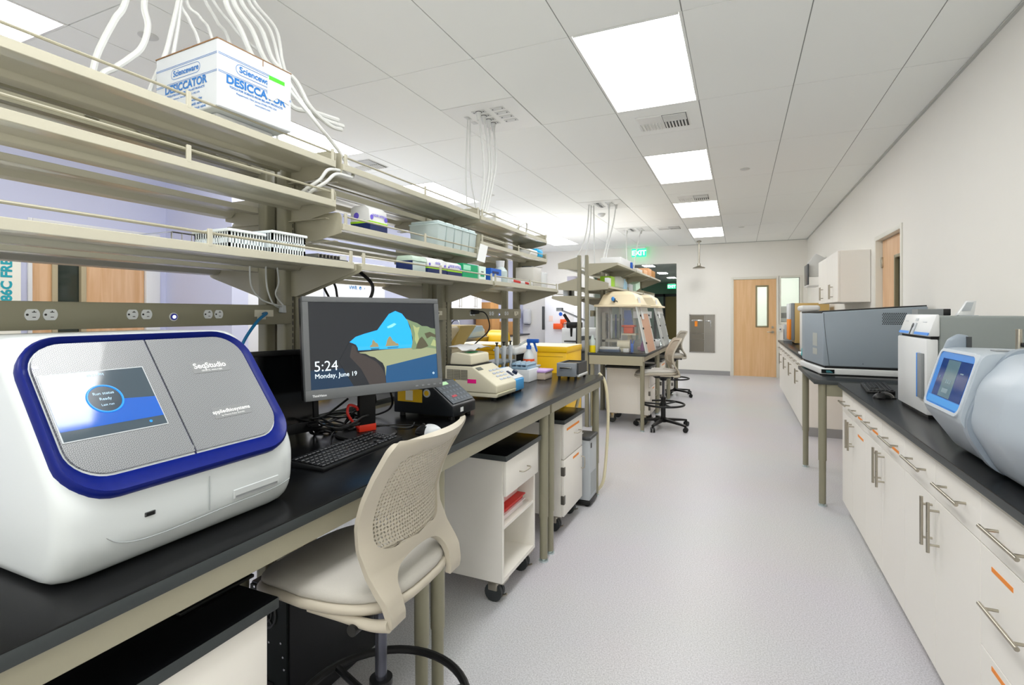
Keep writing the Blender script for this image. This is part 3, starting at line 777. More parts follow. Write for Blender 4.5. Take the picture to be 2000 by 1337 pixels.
# ---------------------------------------------------------------- touch-screen analyzer
ZB = .914
t = thing('gene_analyzer', 'large white bench analyzer with a blue-rimmed patterned front and touch screen', 'lab analyzer', (-1.05, .74, ZB))
AN_W = mat('analyzer_white', '#d2d8da', .25, 0, .5)
prof = [(0, .155), (-.004, .05), (-.035, .0), (-.60, .0), (-.60, .395), (-.56, .436), (-.222, .44)]
def inset(p, d):
    cx, cz = -.32, .2
    return [(cx+(x-cx)*(1-d), cz+(z-cz)*(1-d)) for x, z in p]
rows = []
HW = .256
for y, d in ((-HW, .12), (-HW+.004, .06), (-HW+.014, .028), (-HW+.032, .008), (-HW+.06, 0), (HW-.06, 0), (HW-.032, .008), (HW-.014, .028), (HW-.004, .06), (HW, .12)):
    # round every corner of the profile
    pr = []
    P = prof; n = len(P)
    for i in range(n):
        a, c, e = Vector(P[i-1]), Vector(P[i]), Vector(P[(i+1) % n])
        r = .05 if i == 0 else (.03 if i in (1, 2) else .035)
        p0 = c+(a-c).normalized()*min(r, (a-c).length*.45); p1 = c+(e-c).normalized()*min(r, (e-c).length*.45)
        for k in range(6):
            u = k/5; q = p0*(1-u)**2+c*2*u*(1-u)+p1*u*u; pr.append((q.x, q.y))
    for q in (inset(pr, d),): rows.append([(x-1.05, .74+y, max(z, .0)+ZB) for x, z in q])
b = MB(t); b.loft(rows); b.build('housing', AN_W, t, ang=50)
# tilted front panel frame: p along Y, q up the slope
q0 = Vector((-1.05, .74, ZB+.156)); qd = Vector((-.215, 0, .28)).normalized(); nrm = Vector((.28, 0, .215)).normalized()
FP = frame(q0+nrm*.002, (0, 1, 0), qd)          # local x = p, y = q, z = outward
def ring(b, w0, h0, r0, w1, h1, r1, cy0, cy1, z0, z1):
    A = rrect(w0, h0, r0, 8, 0, cy0); B = rrect(w1, h1, r1, 8, 0, cy1)
    b.loft([[(x, y, z0) for x, y in A], [(x, y, z1) for x, y in A], [(x, y, z1) for x, y in B], [(x, y, z0) for x, y in B]], caps=False)
b = MB(t, FP)
A = rrect(.494, .358, .085, 8, 0, .172); A2 = rrect(.484, .348, .08, 8, 0, .172); B = rrect(.458, .306, .068, 8, 0, .186); B2 = rrect(.448, .296, .062, 8, 0, .187)
b.loft([[(x, y, -.012) for x, y in A], [(x, y, .004) for x, y in A], [(x, y, .009) for x, y in A2], [(x, y, -.001) for x, y in B], [(x, y, -.012) for x, y in B2]], caps=False)
b.build('blue_rim', BLUE_D, t, ang=60)
def pattern_mat():
    m = bpy.data.materials.new('patterned_silver'); m.use_nodes = True; nt = m.node_tree; s = nt.nodes['Principled BSDF']
    tc = nt.nodes.new('ShaderNodeTexCoord'); K = 2*PI/(.0088*.866); tot = None
    qv = Vector((-.215, 0, .28)).normalized(); pv = Vector((0, 1, 0))
    for ang in (0, 60, 120):
        d = (pv*math.cos(R(ang))+qv*math.sin(R(ang)))*K
        dn = nt.nodes.new('ShaderNodeVectorMath'); dn.operation = 'DOT_PRODUCT'; dn.inputs[1].default_value = d
        cn = nt.nodes.new('ShaderNodeMath'); cn.operation = 'COSINE'
        nt.links.new(tc.outputs['Object'], dn.inputs[0]); nt.links.new(dn.outputs['Value'], cn.inputs[0])
        if tot is None: tot = cn
        else:
            an = nt.nodes.new('ShaderNodeMath'); an.operation = 'ADD'; nt.links.new(tot.outputs[0], an.inputs[0]); nt.links.new(cn.outputs[0], an.inputs[1]); tot = an
    mr = nt.nodes.new('ShaderNodeMapRange'); mr.inputs['From Min'].default_value = -1.5; mr.inputs['From Max'].default_value = 3
    nt.links.new(tot.outputs[0], mr.inputs['Value'])
    rp = nt.nodes.new('ShaderNodeValToRGB'); cr = rp.color_ramp
    LT, DK = lin('#8c8f92'), lin('#4a4e53')
    cr.elements[0].position = 0; cr.elements[0].color = LT; cr.elements[1].position = 1; cr.elements[1].color = DK
    for ps, cc in ((.10, LT), (.16, DK), (.26, DK), (.33, LT), (.86, LT), (.93, DK)):
        el = cr.elements.new(ps); el.color = cc
    nt.links.new(mr.outputs['Result'], rp.inputs['Fac']); nt.links.new(rp.outputs['Color'], s.inputs['Base Color'])
    s.inputs['Roughness'].default_value = .3; s.inputs['Coat Weight'].default_value = .45; s.inputs['Coat Roughness'].default_value = .03
    return m
PAT = pattern_mat()
def half(x0, x1, side):
    P = rrect(.448, .296, .062, 8, 0, .187)
    out = [(min(max(x, x0), x1), y) for x, y in P]
    res = []
    for p in out:
        if not res or (abs(p[0]-res[-1][0])+abs(p[1]-res[-1][1])) > 1e-5: res.append(p)
    return res
b = MB(t, FP); b.prism(half(-.3, -.0055, 0), 'z', -.012, .001); pl = b.build('left_panel', PAT, t)
b = MB(t, FP); b.prism(half(-.0015, .3, 0), 'z', -.012, .001); pr_ = b.build('right_panel', PAT, t)
b = MB(t, FP); b.box(-.0056, -.0014, .012, .342, -.012, -.003); b.build('door_seam', mat('seam_navy', '#10184a', .4), t)
b = MB(t, FP); b.box(-.222, -.033, .114, .264, .001, .0022, .0008, 1); b.mi = 1; b.box(-.2195, -.0355, .1165, .2615, .0022, .0026)
b.mi = 2; b.prism([(-.2195, .137), (-.0355, .137), (-.0355, .185), (-.2195, .200)], 'z', .0026, .0028)
b.mi = 3; b.torus((-.128, .195, .0031), .031, .002, 36, 6)
b.mi = 5; b.lathe([(0, 0), (.029, 0), (.029, .0004)], (-.128, .195, .0028), 32)
b.mi = 3; b.cyl((-.065, .128, .0026), (-.065, .128, .003), .003, seg=10)
b.mi = 4; b.text('Run status', .009, frame((-.128, .205, .0034), (1, 0, 0), (0, 1, 0)), 'CENTER'); b.text('Ready', .009, frame((-.128, .192, .0034), (1, 0, 0), (0, 1, 0)), 'CENTER')
b.text('Last run', .007, frame((-.128, .179, .0034), (1, 0, 0), (0, 1, 0)), 'CENTER'); b.text('05:24 PM', .008, frame((-.128, .250, .003), (1, 0, 0), (0, 1, 0)), 'CENTER')
b.build('touch_screen', [LGREY, mat('screen_slate', '#33414b', .05, coat=1, emit=.2, ecol='#3a4a55'), mat('screen_blue', '#1550a8', .05, coat=1, emit=.25, ecol='#1550a8'), mat('screen_ring', '#1b6fc8', .2, emit=.6, ecol='#1b78d0'), mat('screen_text', '#9fc0d8', .3, emit=.4), mat('screen_dark', '#2b3842', .15, emit=.25)], t)
b = MB(t, FP); b.box(-.222, -.214, .279, .2845, .001, .003, .001, 1); b.build('status_lamp', mat('lamp_bluewhite', '#cfd6ff', .3, emit=1.6), t)
LBL = mat('label_silver', '#7f8284', .35)
b = MB(t, FP); b.box(.071, .167, .230, .262, .001, .0018, .0004, 1); b.mi = 1
b.text('SeqStudio', .021, frame((.119, .2435, .0021), (1, 0, 0), (0, 1, 0)), 'CENTER', .0004); b.text('GENETIC ANALYZER', .0058, frame((.119, .2345, .0021), (1, 0, 0), (0, 1, 0)), 'CENTER')
b.build('name_plate', [LBL, mat('label_text_white', '#f2f4f5', .4)], t)
b = MB(t, FP); b.box(.070, .166, .102, .131, .001, .0018, .0004, 1); b.mi = 1
b.text('appliedbiosystems', .0135, frame((.118, .1155, .0021), (1, 0, 0), (0, 1, 0)), 'CENTER', .0002); b.text('by Thermo Fisher Scientific', .0055, frame((.118, .107, .0021), (1, 0, 0), (0, 1, 0)), 'CENTER')
b.build('maker_plate', [LBL, mat('label_text_white', '#f2f4f5', .4)], t)
b = MB(t); b.box(-1.056, -1.0505, .62, .64, 1.004, 1.013, .001, 1); b.mi = 1; b.box(-1.0515, -1.0502, .623, .637, 1.0055, 1.0115); b.build('usb_port', [DGREY, BLKM], t)
b = MB(t); b.box(-1.0535, -1.0502, .81, .935, .975, .997, .002, 1); b.mi = 1; b.box(-1.0505, -1.0498, .815, .93, .978, .983); b.build('grip_recess', [mat('recess_grey', '#c3c8ca', .4), MGREY], t)
SEAM = mat('seam_grey', '#a5abad', .5)
b = MB(t)
b.tube([(-1.0502, .752, 1.046), (-1.0502, .752, 1.01), (-1.0512, .753, .972)], .0011, 6)
b.tube([(-1.055, .545, 1.0), (-1.0525, .58, .972), (-1.0518, .65, .962), (-1.0518, .80, .966), (-1.0518, .92, .968), (-1.058, .975, .975)], .0011, 6)
b.tube([(-1.10, .491, 1.06), (-1.09, .492, 1.0), (-1.095, .493, .965), (-1.13, .489, .958), (-1.25, .4855, .962), (-1.38, .4845, .966)], .0011, 6)
b.build('body_seams', SEAM, t)
b = MB(t); b.box(-1.6, -1.12, .55, .93, ZB, ZB+.004); b.build('feet', BLK, t)

# ---------------------------------------------------------------- monitors
def monitor(t, w, h, th=.045, bez=.018, chin=.034):
    M = Matrix.Translation((0, 0, 0))
    b = MB(); b.T = M
    return b
def add_monitor(name, lab, loc, yaw, tilt, w, h, zdesk, wallpaper=True, back=.085, col=DGREY):
    """facing local -y"""
    rz = R(yaw); t = thing(name, lab, 'computer monitor', (loc[0], loc[1], zdesk), rz)
    zc = loc[2]-zdesk; T = Matrix.Translation((0, 0, zc)) @ Matrix.Rotation(R(tilt), 4, 'X')
    bz, ch = .020, .038
    b = MB(T=T)
    b.box(-w/2, w/2, -.018, -.0, -h/2, -h/2+ch, .002); b.box(-w/2, w/2, -.018, 0, h/2-bz, h/2, .002)
    b.box(-w/2, -w/2+bz, -.018, 0, -h/2+ch, h/2-bz); b.box(w/2-bz, w/2, -.018, 0, -h/2+ch, h/2-bz)
    b.build('bezel', mat('monitor_bezel', '#66696b', .45) if wallpaper else BLK, t)
    b = MB(T=T); b.box(-w/2+.002, w/2-.002, 0, .03, -h/2+.002, h/2-.002, .006); b.box(-w*.3, w*.3, .03, .05, -h*.3, h*.3, .01); b.build('back_shell', BLK, t)
    sw, sh, cz = w-2*bz, h-bz-ch, (ch-bz)/2
    b = MB(T=T); b.box(-sw/2, sw/2, -.013, -.002, cz-sh/2, cz+sh/2)
    if wallpaper:
        F = T @ frame((0, -.0132, cz), (1, 0, 0), (0, 0, 1))
        def poly(pts, m, d):
            b2 = MB(T=F); b2.mi = m; b2.bm.free(); b2.bm = b.bm
            b2.prism([((x-.5)*sw, (y-.5)*sh) for x, y in pts], 'z', d, d+.0001)
        b.T = T
        # a dark sea cave opening on a beach (plain flat shapes)
        poly([(0, 0), (1, 0), (1, .22), (0, .22)], 1, .0001)
        poly([(.28, .52), (.33, .585), (.40, .62), (.50, .66), (.55, .76), (.60, .86), (.655, .90), (.71, .865), (.755, .77), (.785, .62), (.79, .42), (.34, .42)], 2, .0002)
        poly([(.32, .465), (.795, .465), (.795, .43), (.34, .43), (.34, .40), (.345, .395)], 3, .0003)
        poly([(.345, .395), (.56, .415), (.80, .42), (1.0, .42), (1.0, .31), (.56, .20), (.55, .09)], 4, .0004)
        poly([(.55, .09), (.56, .21), (1.0, .325), (1.0, 0), (.55, 0)], 5, .0005)
        poly([(.435, .452), (.44, .475), (.452, .485), (.455, .52), (.463, .545), (.474, .525), (.482, .505), (.497, .495), (.503, .47), (.505, .452)], 6, .0006)
        poly([(.558, .455), (.566, .48), (.575, .53), (.588, .565), (.60, .58), (.612, .555), (.622, .52), (.635, .51), (.65, .485), (.66, .49), (.668, .47), (.67, .455)], 6, .0006)
        poly([(.44, .44), (.51, .44), (.505, .42), (.445, .42)], 11, .00055); poly([(.57, .442), (.67, .446), (.66, .43), (.58, .426)], 11, .00055)
        poly([(.46, .72), (.545, .80), (.54, .83), (.50, .81)], 8, .00035) if False else None
        poly([(.58, .70), (.64, .745), (.66, .73), (.62, .69), (.585, .68)], 8, .00035)
        poly([(.74, .80), (.755, .77), (.775, .70), (.782, .62), (.792, .55), (.785, .47), (.775, .41), (.79, .395), (.83, .40), (.87, .40), (.91, .415), (1.0, .39), (1.0, .66), (.96, .67), (.93, .695), (.88, .70), (.84, .74), (.80, .76)], 7, .0007)
        poly([(.80, .72), (.83, .68), (.86, .69), (.84, .60), (.85, .52), (.825, .46), (.81, .52), (.815, .60)], 12, .00075)
        poly([(.90, .60), (.95, .62), (1.0, .58), (1.0, .54), (.96, .56), (.92, .53)], 9, .00078); poly([(.95, .44), (.98, .52), (1.0, .50), (1.0, .42)], 12, .00078)
        poly([(.815, .405), (.83, .47), (.85, .53), (.875, .56), (.905, .50), (.93, .43), (.90, .415), (.86, .40)], 9, .0008)
        poly([(.28, .525), (.305, .51), (.33, .49), (.342, .45), (.345, .40), (.36, .385), (.40, .375), (.43, .345), (.47, .325), (.50, .285), (.53, .25), (.545, .19), (.548, .10), (.55, 0), (.30, 0), (.20, .3)], 0, .0009)
        poly([(.30, .49), (.325, .47), (.335, .40), (.37, .37), (.42, .33), (.48, .27), (.52, .19), (.545, .1), (.548, 0), (.42, 0), (.36, .2), (.28, .35)], 13, .00095)
        b.T = F; b.mi = 10
        b.text('5:24', .052, frame((-.475*sw, -.295*sh, .0012), (1, 0, 0), (0, 1, 0)), 'LEFT', -.0003)
        b.text('Monday, June 19', .0235, frame((-.47*sw, -.375*sh, .0012), (1, 0, 0), (0, 1, 0)), 'LEFT', 0)
        b.torus((.462*sw, -.43*sh, .0012), .0035, .0008, 14, 4)
        E = lambda n, c, e: mat(n, '#050505', .25, emit=e, ecol=c)
        mats = [E('wall_cave', '#2b2e33', .55), E('wall_navy', '#152c42', .9), E('wall_sky', '#1e9ae6', 1.0), E('wall_sea', '#2fa3d4', .9), E('wall_sand', '#8c9170', .9), E('wall_lowblue', '#1f4a70', .9),
                E('wall_rock', '#8a7f5c', .9), E('wall_cliff', '#6d7f5f', .9), E('wall_cloud', '#7cc4ee', 1.0), E('wall_cliffdark', '#4d4a38', .9), E('wall_type', '#dff4ff', 1.0), E('wall_reflect', '#2a6f92', .9), E('wall_cliff_light', '#97a06f', .9), E('wall_boulder', '#3a3432', .9)]
    else: mats = [mat('screen_off', '#08090a', .12)]
    b.build('screen', mats, t, norm=False)
    if wallpaper:
        b = MB(T=T); F = frame((-w/2+.024, -.0185, -h/2+.013), (1, 0, 0), (0, 0, 1)); b.T = T @ F
        b.text('ThinkVision', .0105, Matrix(), 'LEFT', .0003); b.build('lettering', mat('badge_white', '#e9edef', .4), t)
        b = MB(T=T)
        for k in range(5): b.box(w*.27+k*.028, w*.27+k*.028+.012, -.0195, -.017, -h/2+.012, -h/2+.017)
        b.build('buttons', MGREY, t)
    b = MB(); b.box(-.035, .035, back-.012, back+.012, .012, zc+.04, .004); b.box(-.03, .03, .045, back, zc-.03, zc+.03); b.build('neck', BLK, t)
    b = MB(); b.lathe([(0, 0), (.115, 0), (.12, .004), (.115, .01), (.03, .014), (0, .014)], (0, back, 0), 32); b.build('base', BLK, t)
    return t
m1 = add_monitor('desktop_monitor', 'desktop monitor lit with a beach seen from a dark cave, showing 5:24', (-1.289, 1.609, 1.273), 65.7, -5.9, .568, .37, ZB)
b = MB(); b.box(-.0365, .0365, .071, .099, .014, .042, .003); b.torus((0, .085, .05), .05, .004, 24, 6, 'x') if False else None; b.build('base_collar', mat('red_collar', '#e03a22', .4), m1, 'red collar at the foot')
b = MB(); b.tube([(-.036, .075, .03), (-.06, .07, .055), (-.085, .07, .095), (-.075, .08, .125), (-.045, .085, .115), (-.036, .085, .10)], lambda u: .0055, 8); b.build('cable_strap', RED, m1, 'red cable strap')
add_monitor('dark_monitor', 'black switched-off monitor standing between the analyzer and the post', (-1.600, 1.30, 1.10), 74, -3, .50, .32, ZB, wallpaper=False, back=.05)

# ---------------------------------------------------------------- keyboards and mice
KEY = mat('key_black', '#15181b', .42)
def keyboard(loc, rz, lab, w=.44, d=.14):
    t = thing('keyboard', lab, 'keyboard', loc, rz)
    b = MB(); b.prism([(-d/2, 0), (d/2, 0), (d/2, .020), (-d/2, .010)], 'x', -w/2, w/2, .002, 2); b.build('base', BLK, t)
    b = MB(); rng = random.Random(3)
    for r in range(6):
        y = -d/2+.012+r*.0205+(.004 if r == 5 else 0); z = .0125+.010*(y+d/2)/d
        x = -w/2+.010
        for c in range(21):
            kw = .0165
            if r == 0 and c == 4: kw = .0165*5+.003*4
            if r == 0 and 4 < c < 9: continue
            gap = .009 if c in (15, 18) else .0025
            if c in (15, 18): x += .006
            if not (c in (15, 16, 17) and r == 2) and not (c in (15, 17) and r == 1):
                b.box(x, x+kw, y, y+.0165, z-.002, z+.0035, .0022, 1)
            x += kw+.0025
    ok = b.build('keys', KEY, t)
    return t
keyboard((-1.243, 1.414, ZB), R(93.5), 'black keyboard in front of the lit desktop monitor')
def mouse(name, loc, rz, lab, m1_, m2_):
    t = thing(name, lab, 'computer mouse', loc, rz)
    def shell(sx, sy, sz):
        rows = []
        for i in range(1, 9):
            th = PI/2*i/8; rows.append([(sx*math.sin(th)*math.cos(a)*(1+.1*math.cos(a)), sy*math.sin(th)*math.sin(a), sz*math.cos(th)) for a in [2*PI*k/24 for k in range(24)]])
        return rows[::-1]
    b = MB(); b.loft(shell(.057, .031, .036))
    for f in b.bm.faces: f.material_index = 1 if f.calc_center_median().x > .012 else 0
    b.build('shell', [m1_, m2_], t, ang=70)
    b = MB(); b.box(-.05, .052, -.028, .028, 0, .006, .003); b.build('base', m2_, t)
    b = MB(); b.cyl((.028, -.004, .031), (.028, .004, .031), .007, seg=14); b.build('scroll_wheel', m2_, t)
    return t
mouse('mouse', (-1.145, 1.765, ZB), R(197), 'silver and black mouse on the near bench beside the keyboard', mat('mouse_silver', '#c9cdd0', .3), BLK)

# ---------------------------------------------------------------- black heat unit
t = thing('block_heater', 'black bench heat block with a sloping keypad and a yellow sticker', 'lab heater', (-1.34, 2.2, ZB))
HB = mat('heater_black', '#15191d', .35)
b = MB(t); b.prism([(-1.172, .93), (-1.50, .93), (-1.50, 1.072), (-1.30, 1.072), (-1.172, .978)], 'y', 2.0, 2.21, .006, 3); b.build('body', HB, t)
b = MB(t)
for x in (-1.47, -1.2):
    for y in (2.03, 2.18): b.cyl((x, y, ZB), (x, y, .932), .014)
b.build('feet', BLK, t)
FK = frame((-1.237, 2.105, 1.0265+.0035), (0, 1, 0), Vector((-.128, 0, .094)))
b = MB(t, FK); b.box(-.095, .095, -.07, .072, -.001, .001); b.build('keypad', mat('keypad_grey', '#3d464e', .35), t)
b = MB(t, FK)
for r in range(4):
    for c in range(6): b.box(-.085+c*.029, -.068+c*.029, -.055+r*.026, -.043+r*.026, .001, .0018)
b.build('keys', mat('key_grey', '#56616b', .4), t)
b = MB(t, FK); b.box(-.05, .02, .046, .066, .001, .003, .001, 1); b.build('display', mat('lcd_green', '#9fc79a', .3, emit=.25), t)
b = MB(t, FK); b.box(-.05, -.01, -.035, -.024, .001, .0022); b.build('red_display', mat('led_red', '#5a2026', .3, emit=.5, ecol='#b02030'), t)
b = MB(t); b.box(-1.475, -1.34, 1.997, 2.0, .985, 1.045); b.mi = 1; b.box(-1.43, -1.39, 1.996, 1.9975, .992, 1.038); b.build('yellow_sticker', [YEL2, mat('sticker_white', '#e6e2d0', .5)], t, 'yellow sticker with a white patch')
b = MB(t); b.cyl((-1.315, 1.998, 1.03), (-1.315, 2.0, 1.03), .019, seg=24); b.mi = 1; b.cyl((-1.315, 1.9965, 1.03), (-1.315, 1.998, 1.03), .012, seg=20); b.build('round_badge', [LGREY, YEL2], t)
b = MB(t); b.box(-1.172, -1.170, 2.06, 2.085, .945, .965); b.build('side_label', WPAPER, t)

# ---------------------------------------------------------------- beige thermocycler
t = thing('thermocycler', 'beige thermocycler with side vents and a pink sticker', 'thermocycler', (-1.4, 2.75, ZB))
b = MB(t); b.prism([(-1.225, .95), (-1.56, .95), (-1.56, 1.095), (-1.38, 1.095), (-1.225, .995)], 'y', 2.56, 2.83, .008, 3); b.build('body', IVORY, t)
b = MB(t); b.prism([(-1.23, .927), (-1.55, .927), (-1.55, .95), (-1.22, .95)], 'y', 2.565, 2.825, .004); b.build('base', IVORY, t)
b = MB(t)
for x in (-1.53, -1.26):
    for y in (2.59, 2.80): b.cyl((x, y, ZB), (x, y, .928), .013)
b.build('feet', BLK, t)
b = MB(t); b.prism([(-1.395, 1.10), (-1.54, 1.10), (-1.53, 1.165), (-1.50, 1.172), (-1.40, 1.16)], 'y', 2.58, 2.81, .008, 3); b.build('lid', IVORY, t)
b = MB(t); b.box(-1.56, -1.385, 2.57, 2.82, 1.094, 1.10); b.build('lid_gap', BLKM, t)
b = MB(t)
for k in range(3): b.box(-1.545+k*.046, -1.503+k*.046, 2.557, 2.561, 1.02, 1.075)
b.mi = 1
for k in range(3):
    for j in range(6): b.box(-1.545+k*.046, -1.503+k*.046, 2.5555, 2.5575, 1.022+j*.009, 1.0255+j*.009)
b.build('side_vents', [mat('vent_taupe', '#6f6c60', .6), mat('vent_slat', '#a9a592', .5)], t)
b = MB(t); b.box(-1.41, -1.355, 2.558, 2.5605, 1.002, 1.024); b.build('pink_sticker', PINK, t)
b = MB(t); b.box(-1.54, -1.49, 2.558, 2.5605, .995, 1.02); b.build('yellow_sticker', YEL2, t)
FK = frame((-1.3025, 2.70, 1.045+.0022), (0, 1, 0), Vector((-.155, 0, .10)))
b = MB(t, FK); b.box(-.13, -.07, .05, .075, 0, .0012); b.build('display', mat('lcd_grey', '#6a7068', .3), t)
b = MB(t, FK)
for r in range(4):
    for c in range(3): b.box(-.03+c*.05, .005+c*.05, -.06+r*.028, -.048+r*.028, 0, .001)
b.build('keys', mat('key_blue_grey', '#b4bfd2', .4), t)
b = MB(t); b.box(-1.48, -1.43, 2.64, 2.72, 1.166, 1.170); b.build('green_pad', mat('green_pad', '#17a35c', .4), t)
t = thing('foil_sheet', 'crumpled white sheet lying on top of the beige thermocycler', 'paper sheet', (-1.47, 2.75, 1.175))
b = MB(t); rng = random.Random(5); b.grid([[(-1.56+.03*i, 2.60+.045*j, 1.178+.02*rng.random()+(.012 if i < 3 else 0)) for j in range(7)] for i in range(6)]); b.build('sheet', WPAPER, t, ang=80, mods=[('SOLIDIFY', dict(thickness=.001))])

# ---------------------------------------------------------------- small blue unit, racks, boxes
t = thing('vortex_mixer', 'small sky-blue mixer with a sloping white face and dark knob beside the thermocycler', 'mixer', (-1.30, 3.03, ZB))
b = MB(t); b.prism([(-1.245, .922), (-1.40, .922), (-1.40, 1.05), (-1.36, 1.055), (-1.245, .99)], 'y', 2.86, 3.0, .005, 2); b.build('body', SKYB, t)
FK = frame((-1.3025, 2.93, 1.0225+.003), (0, 1, 0), Vector((-.115, 0, .065)))
b = MB(t, FK); b.box(-.07, .07, -.058, .06, -.001, .0015, .0005, 1); b.build('face_plate', WHITE, t)
b = MB(t, FK); b.cyl((.025, -.01, .001), (.025, -.01, .02), .018, .015, 20); b.box(-.045, -.02, -.03, .02, .001, .008, .003); b.build('knobs', mat('knob_navy', '#1d2c4a', .35), t)
b = MB(t); b.box(-1.39, -1.26, 2.87, 2.99, ZB, .922); b.build('feet', BLK, t)
t = thing('ice_block', 'white foam tube block holding a clear rack beside the spray bottle', 'tube block', (-1.41, 3.42, ZB))
b = MB(t); b.box(-1.49, -1.345, 3.33, 3.52, ZB, 1.0, .004); b.build('block', mat('foam_white', '#e2e6ea', .6), t)
t = thing('tube_rack', 'clear blue tube rack sitting on the white foam block', 'tube rack', (-1.42, 3.42, 1.0))
b = MB(t); b.box(-1.50, -1.36, 3.33, 3.51, 1.0, 1.018, .002); b.box(-1.50, -1.36, 3.33, 3.51, 1.03, 1.036, .001)
for x in (-1.495, -1.365):
    for y in (3.335, 3.505): b.box(x-.004, x+.004, y-.004, y+.004, 1.018, 1.03)
b.build('rack', mat('rack_blue', '#a9c9e2', .3, alpha=.85), t)
b = MB(t)
for i in range(4):
    for j in range(8): b.cyl((-1.485+i*.037, 3.35+j*.021, 1.012), (-1.485+i*.037, 3.35+j*.021, 1.046), .008, seg=8)
b.build('tubes', mat('tube_clear', '#c4d8e6', .25, alpha=.9), t)
t = thing('tip_box', 'clear pipette tip box with a lilac lid at the end of the bench', 'tip box', (-1.33, 3.6, ZB))
b = MB(t); b.box(-1.385, -1.285, 3.49, 3.65, ZB, .965, .006); b.build('tray', mat('tip_tray', '#d8c9b8', .3, alpha=.85), t)
b = MB(t); b.box(-1.392, -1.278, 3.483, 3.657, .965, .982, .005); b.build('lid', LILAC, t)
b = MB(t); b.box(-1.37, -1.30, 3.51, 3.63, .918, .935); b.build('tips', YEL2, t)
t = thing('tip_box_green', 'pale green tip box behind the lilac-lidded one', 'tip box', (-1.47, 3.66, ZB))
b = MB(t); b.box(-1.53, -1.41, 3.58, 3.72, ZB, .985, .006); b.build('tray', FROSTG, t)
b = MB(t); b.box(-1.535, -1.405, 3.575, 3.725, .985, 1.0, .004); b.build('lid', FROST, t)
t = thing('block_incubator', 'grey and black dry block incubator with a chrome handle at the bench end', 'incubator', (-1.16, 3.73, ZB))
b = MB(t); b.box(-1.235, -1.09, 3.60, 3.64, .932, 1.03, .004); b.build('front_panel', mat('grey_blue_panel', '#868d94', .4), t)
b = MB(t)
for a in ((-1.235, -1.22, 3.64, 3.87), (-1.095, -1.08, 3.64, 3.87), (-1.22, -1.095, 3.855, 3.87)): b.box(a[0], a[1], a[2], a[3], .945, 1.03)
b.box(-1.22, -1.095, 3.64, 3.855, .945, .99); b.build('housing', DGREY, t)
b = MB(t)
for k in range(6): b.box(-1.215, -1.10, 3.655+k*.034, 3.675+k*.034, .99, 1.02)
b.build('heating_blocks', STAIN, t)
b = MB(t); b.box(-1.24, -1.075, 3.645, 3.88, .926, .946, .005); b.build('base', WHITE, t)
b = MB(t)
for x in (-1.22, -1.095):
    for y in (3.62, 3.85): b.cyl((x, y, ZB), (x, y, .934), .01)
b.build('feet', BLK, t)
b = MB(t); b.tube([(-1.20, 3.60, .995), (-1.20, 3.575, .997), (-1.19, 3.572, .998), (-1.13, 3.572, .998), (-1.12, 3.575, .997), (-1.12, 3.60, .995)], .006, 8); b.build('handle', CHROME, t)
t = thing('spray_bottle', 'clear spray bottle with a blue trigger and an orange band', 'spray bottle', (-1.44, 3.56, ZB))
b = MB(t); b.lathe([(0, 0), (.04, 0), (.042, .01), (.042, .15), (.036, .18), (.018, .205), (.016, .22), (0, .22)], (-1.44, 3.56, ZB), 24); b.build('bottle', mat('bottle_milky', '#dfe5e6', .3, alpha=.9), t)
b = MB(t); b.lathe([(.0425, .125), (.0428, .125), (.0428, .143), (.0425, .143)], (-1.44, 3.56, ZB), 24); b.build('band', ORANGED, t)
b = MB(t); b.lathe([(.0425, .05), (.0428, .05), (.0428, .118), (.0425, .118)], (-1.44, 3.56, ZB), 24)
b.mi = 1; b.box(-1.46, -1.43, 3.514, 3.516, .99, 1.0); b.build('label', [WPAPER, BLK], t)
b = MB(t); b.lathe([(0, .215), (.019, .215), (.019, .242), (0, .242)], (-1.44, 3.56, ZB), 18); b.build('collar', BLUE, t)
b = MB(t); b.box(-1.455, -1.36, 3.548, 3.572, 1.175, 1.205, .006); b.cyl((-1.44, 3.56, 1.15), (-1.44, 3.56, 1.18), .011); b.prism([(-1.405, 1.178), (-1.39, 1.178), (-1.37, 1.115), (-1.378, 1.11)], 'y', 3.553, 3.567); b.build('trigger', BLUE, t)
b = MB(t); b.prism([(-1.455, 1.18), (-1.455, 1.2), (-1.52, 1.165), (-1.515, 1.15)], 'y', 3.55, 3.57, .003); b.build('nozzle_shroud', mat('nozzle_clear', '#dfe4e4', .3, alpha=.7), t)
# pipette stand
t = thing('pipette_stand', 'grey pipette stand with three white pipettes behind the mixer', 'pipette stand', (-1.56, 3.2, ZB))
b = MB(t); b.box(-1.62, -1.50, 3.05, 3.35, ZB, .93, .006); b.box(-1.575, -1.545, 3.18, 3.22, .93, 1.05, .004); b.box(-1.63, -1.47, 3.02, 3.40, 1.05, 1.066, .005); b.build('stand', mat('stand_grey', '#5f6a70', .4), t)
for k in range(3):
    y = 3.08+k*.11
    p = thing('pipette', ['white pipette on the near hook of the grey stand', 'white pipette on the middle hook of the grey stand', 'white pipette on the far hook of the grey stand'][k], 'pipette', (-1.475, y, 1.0), 0, 'pipettes on the stand')
    b = MB(p); b.lathe([(0, .97), (.004, .97), (.008, 1.04), (.013, 1.06), (.016, 1.16), (.014, 1.175), (0, 1.175)], (-1.475, y, 0), 14); b.box(-1.50, -1.46, y-.008, y+.008, 1.145, 1.158, .004); b.build('body', LGREY, p)
    b = MB(p); b.cyl((-1.475, y, 1.175), (-1.475, y, 1.195), .006, seg=10); b.cyl((-1.475, y, 1.195), (-1.475, y, 1.203), .011, seg=14); b.build('plunger', BLK, p)
t = thing('gel_imager', 'white arch-shaped bench unit behind the pipette stand', 'gel unit', (-1.58, 3.75, ZB))
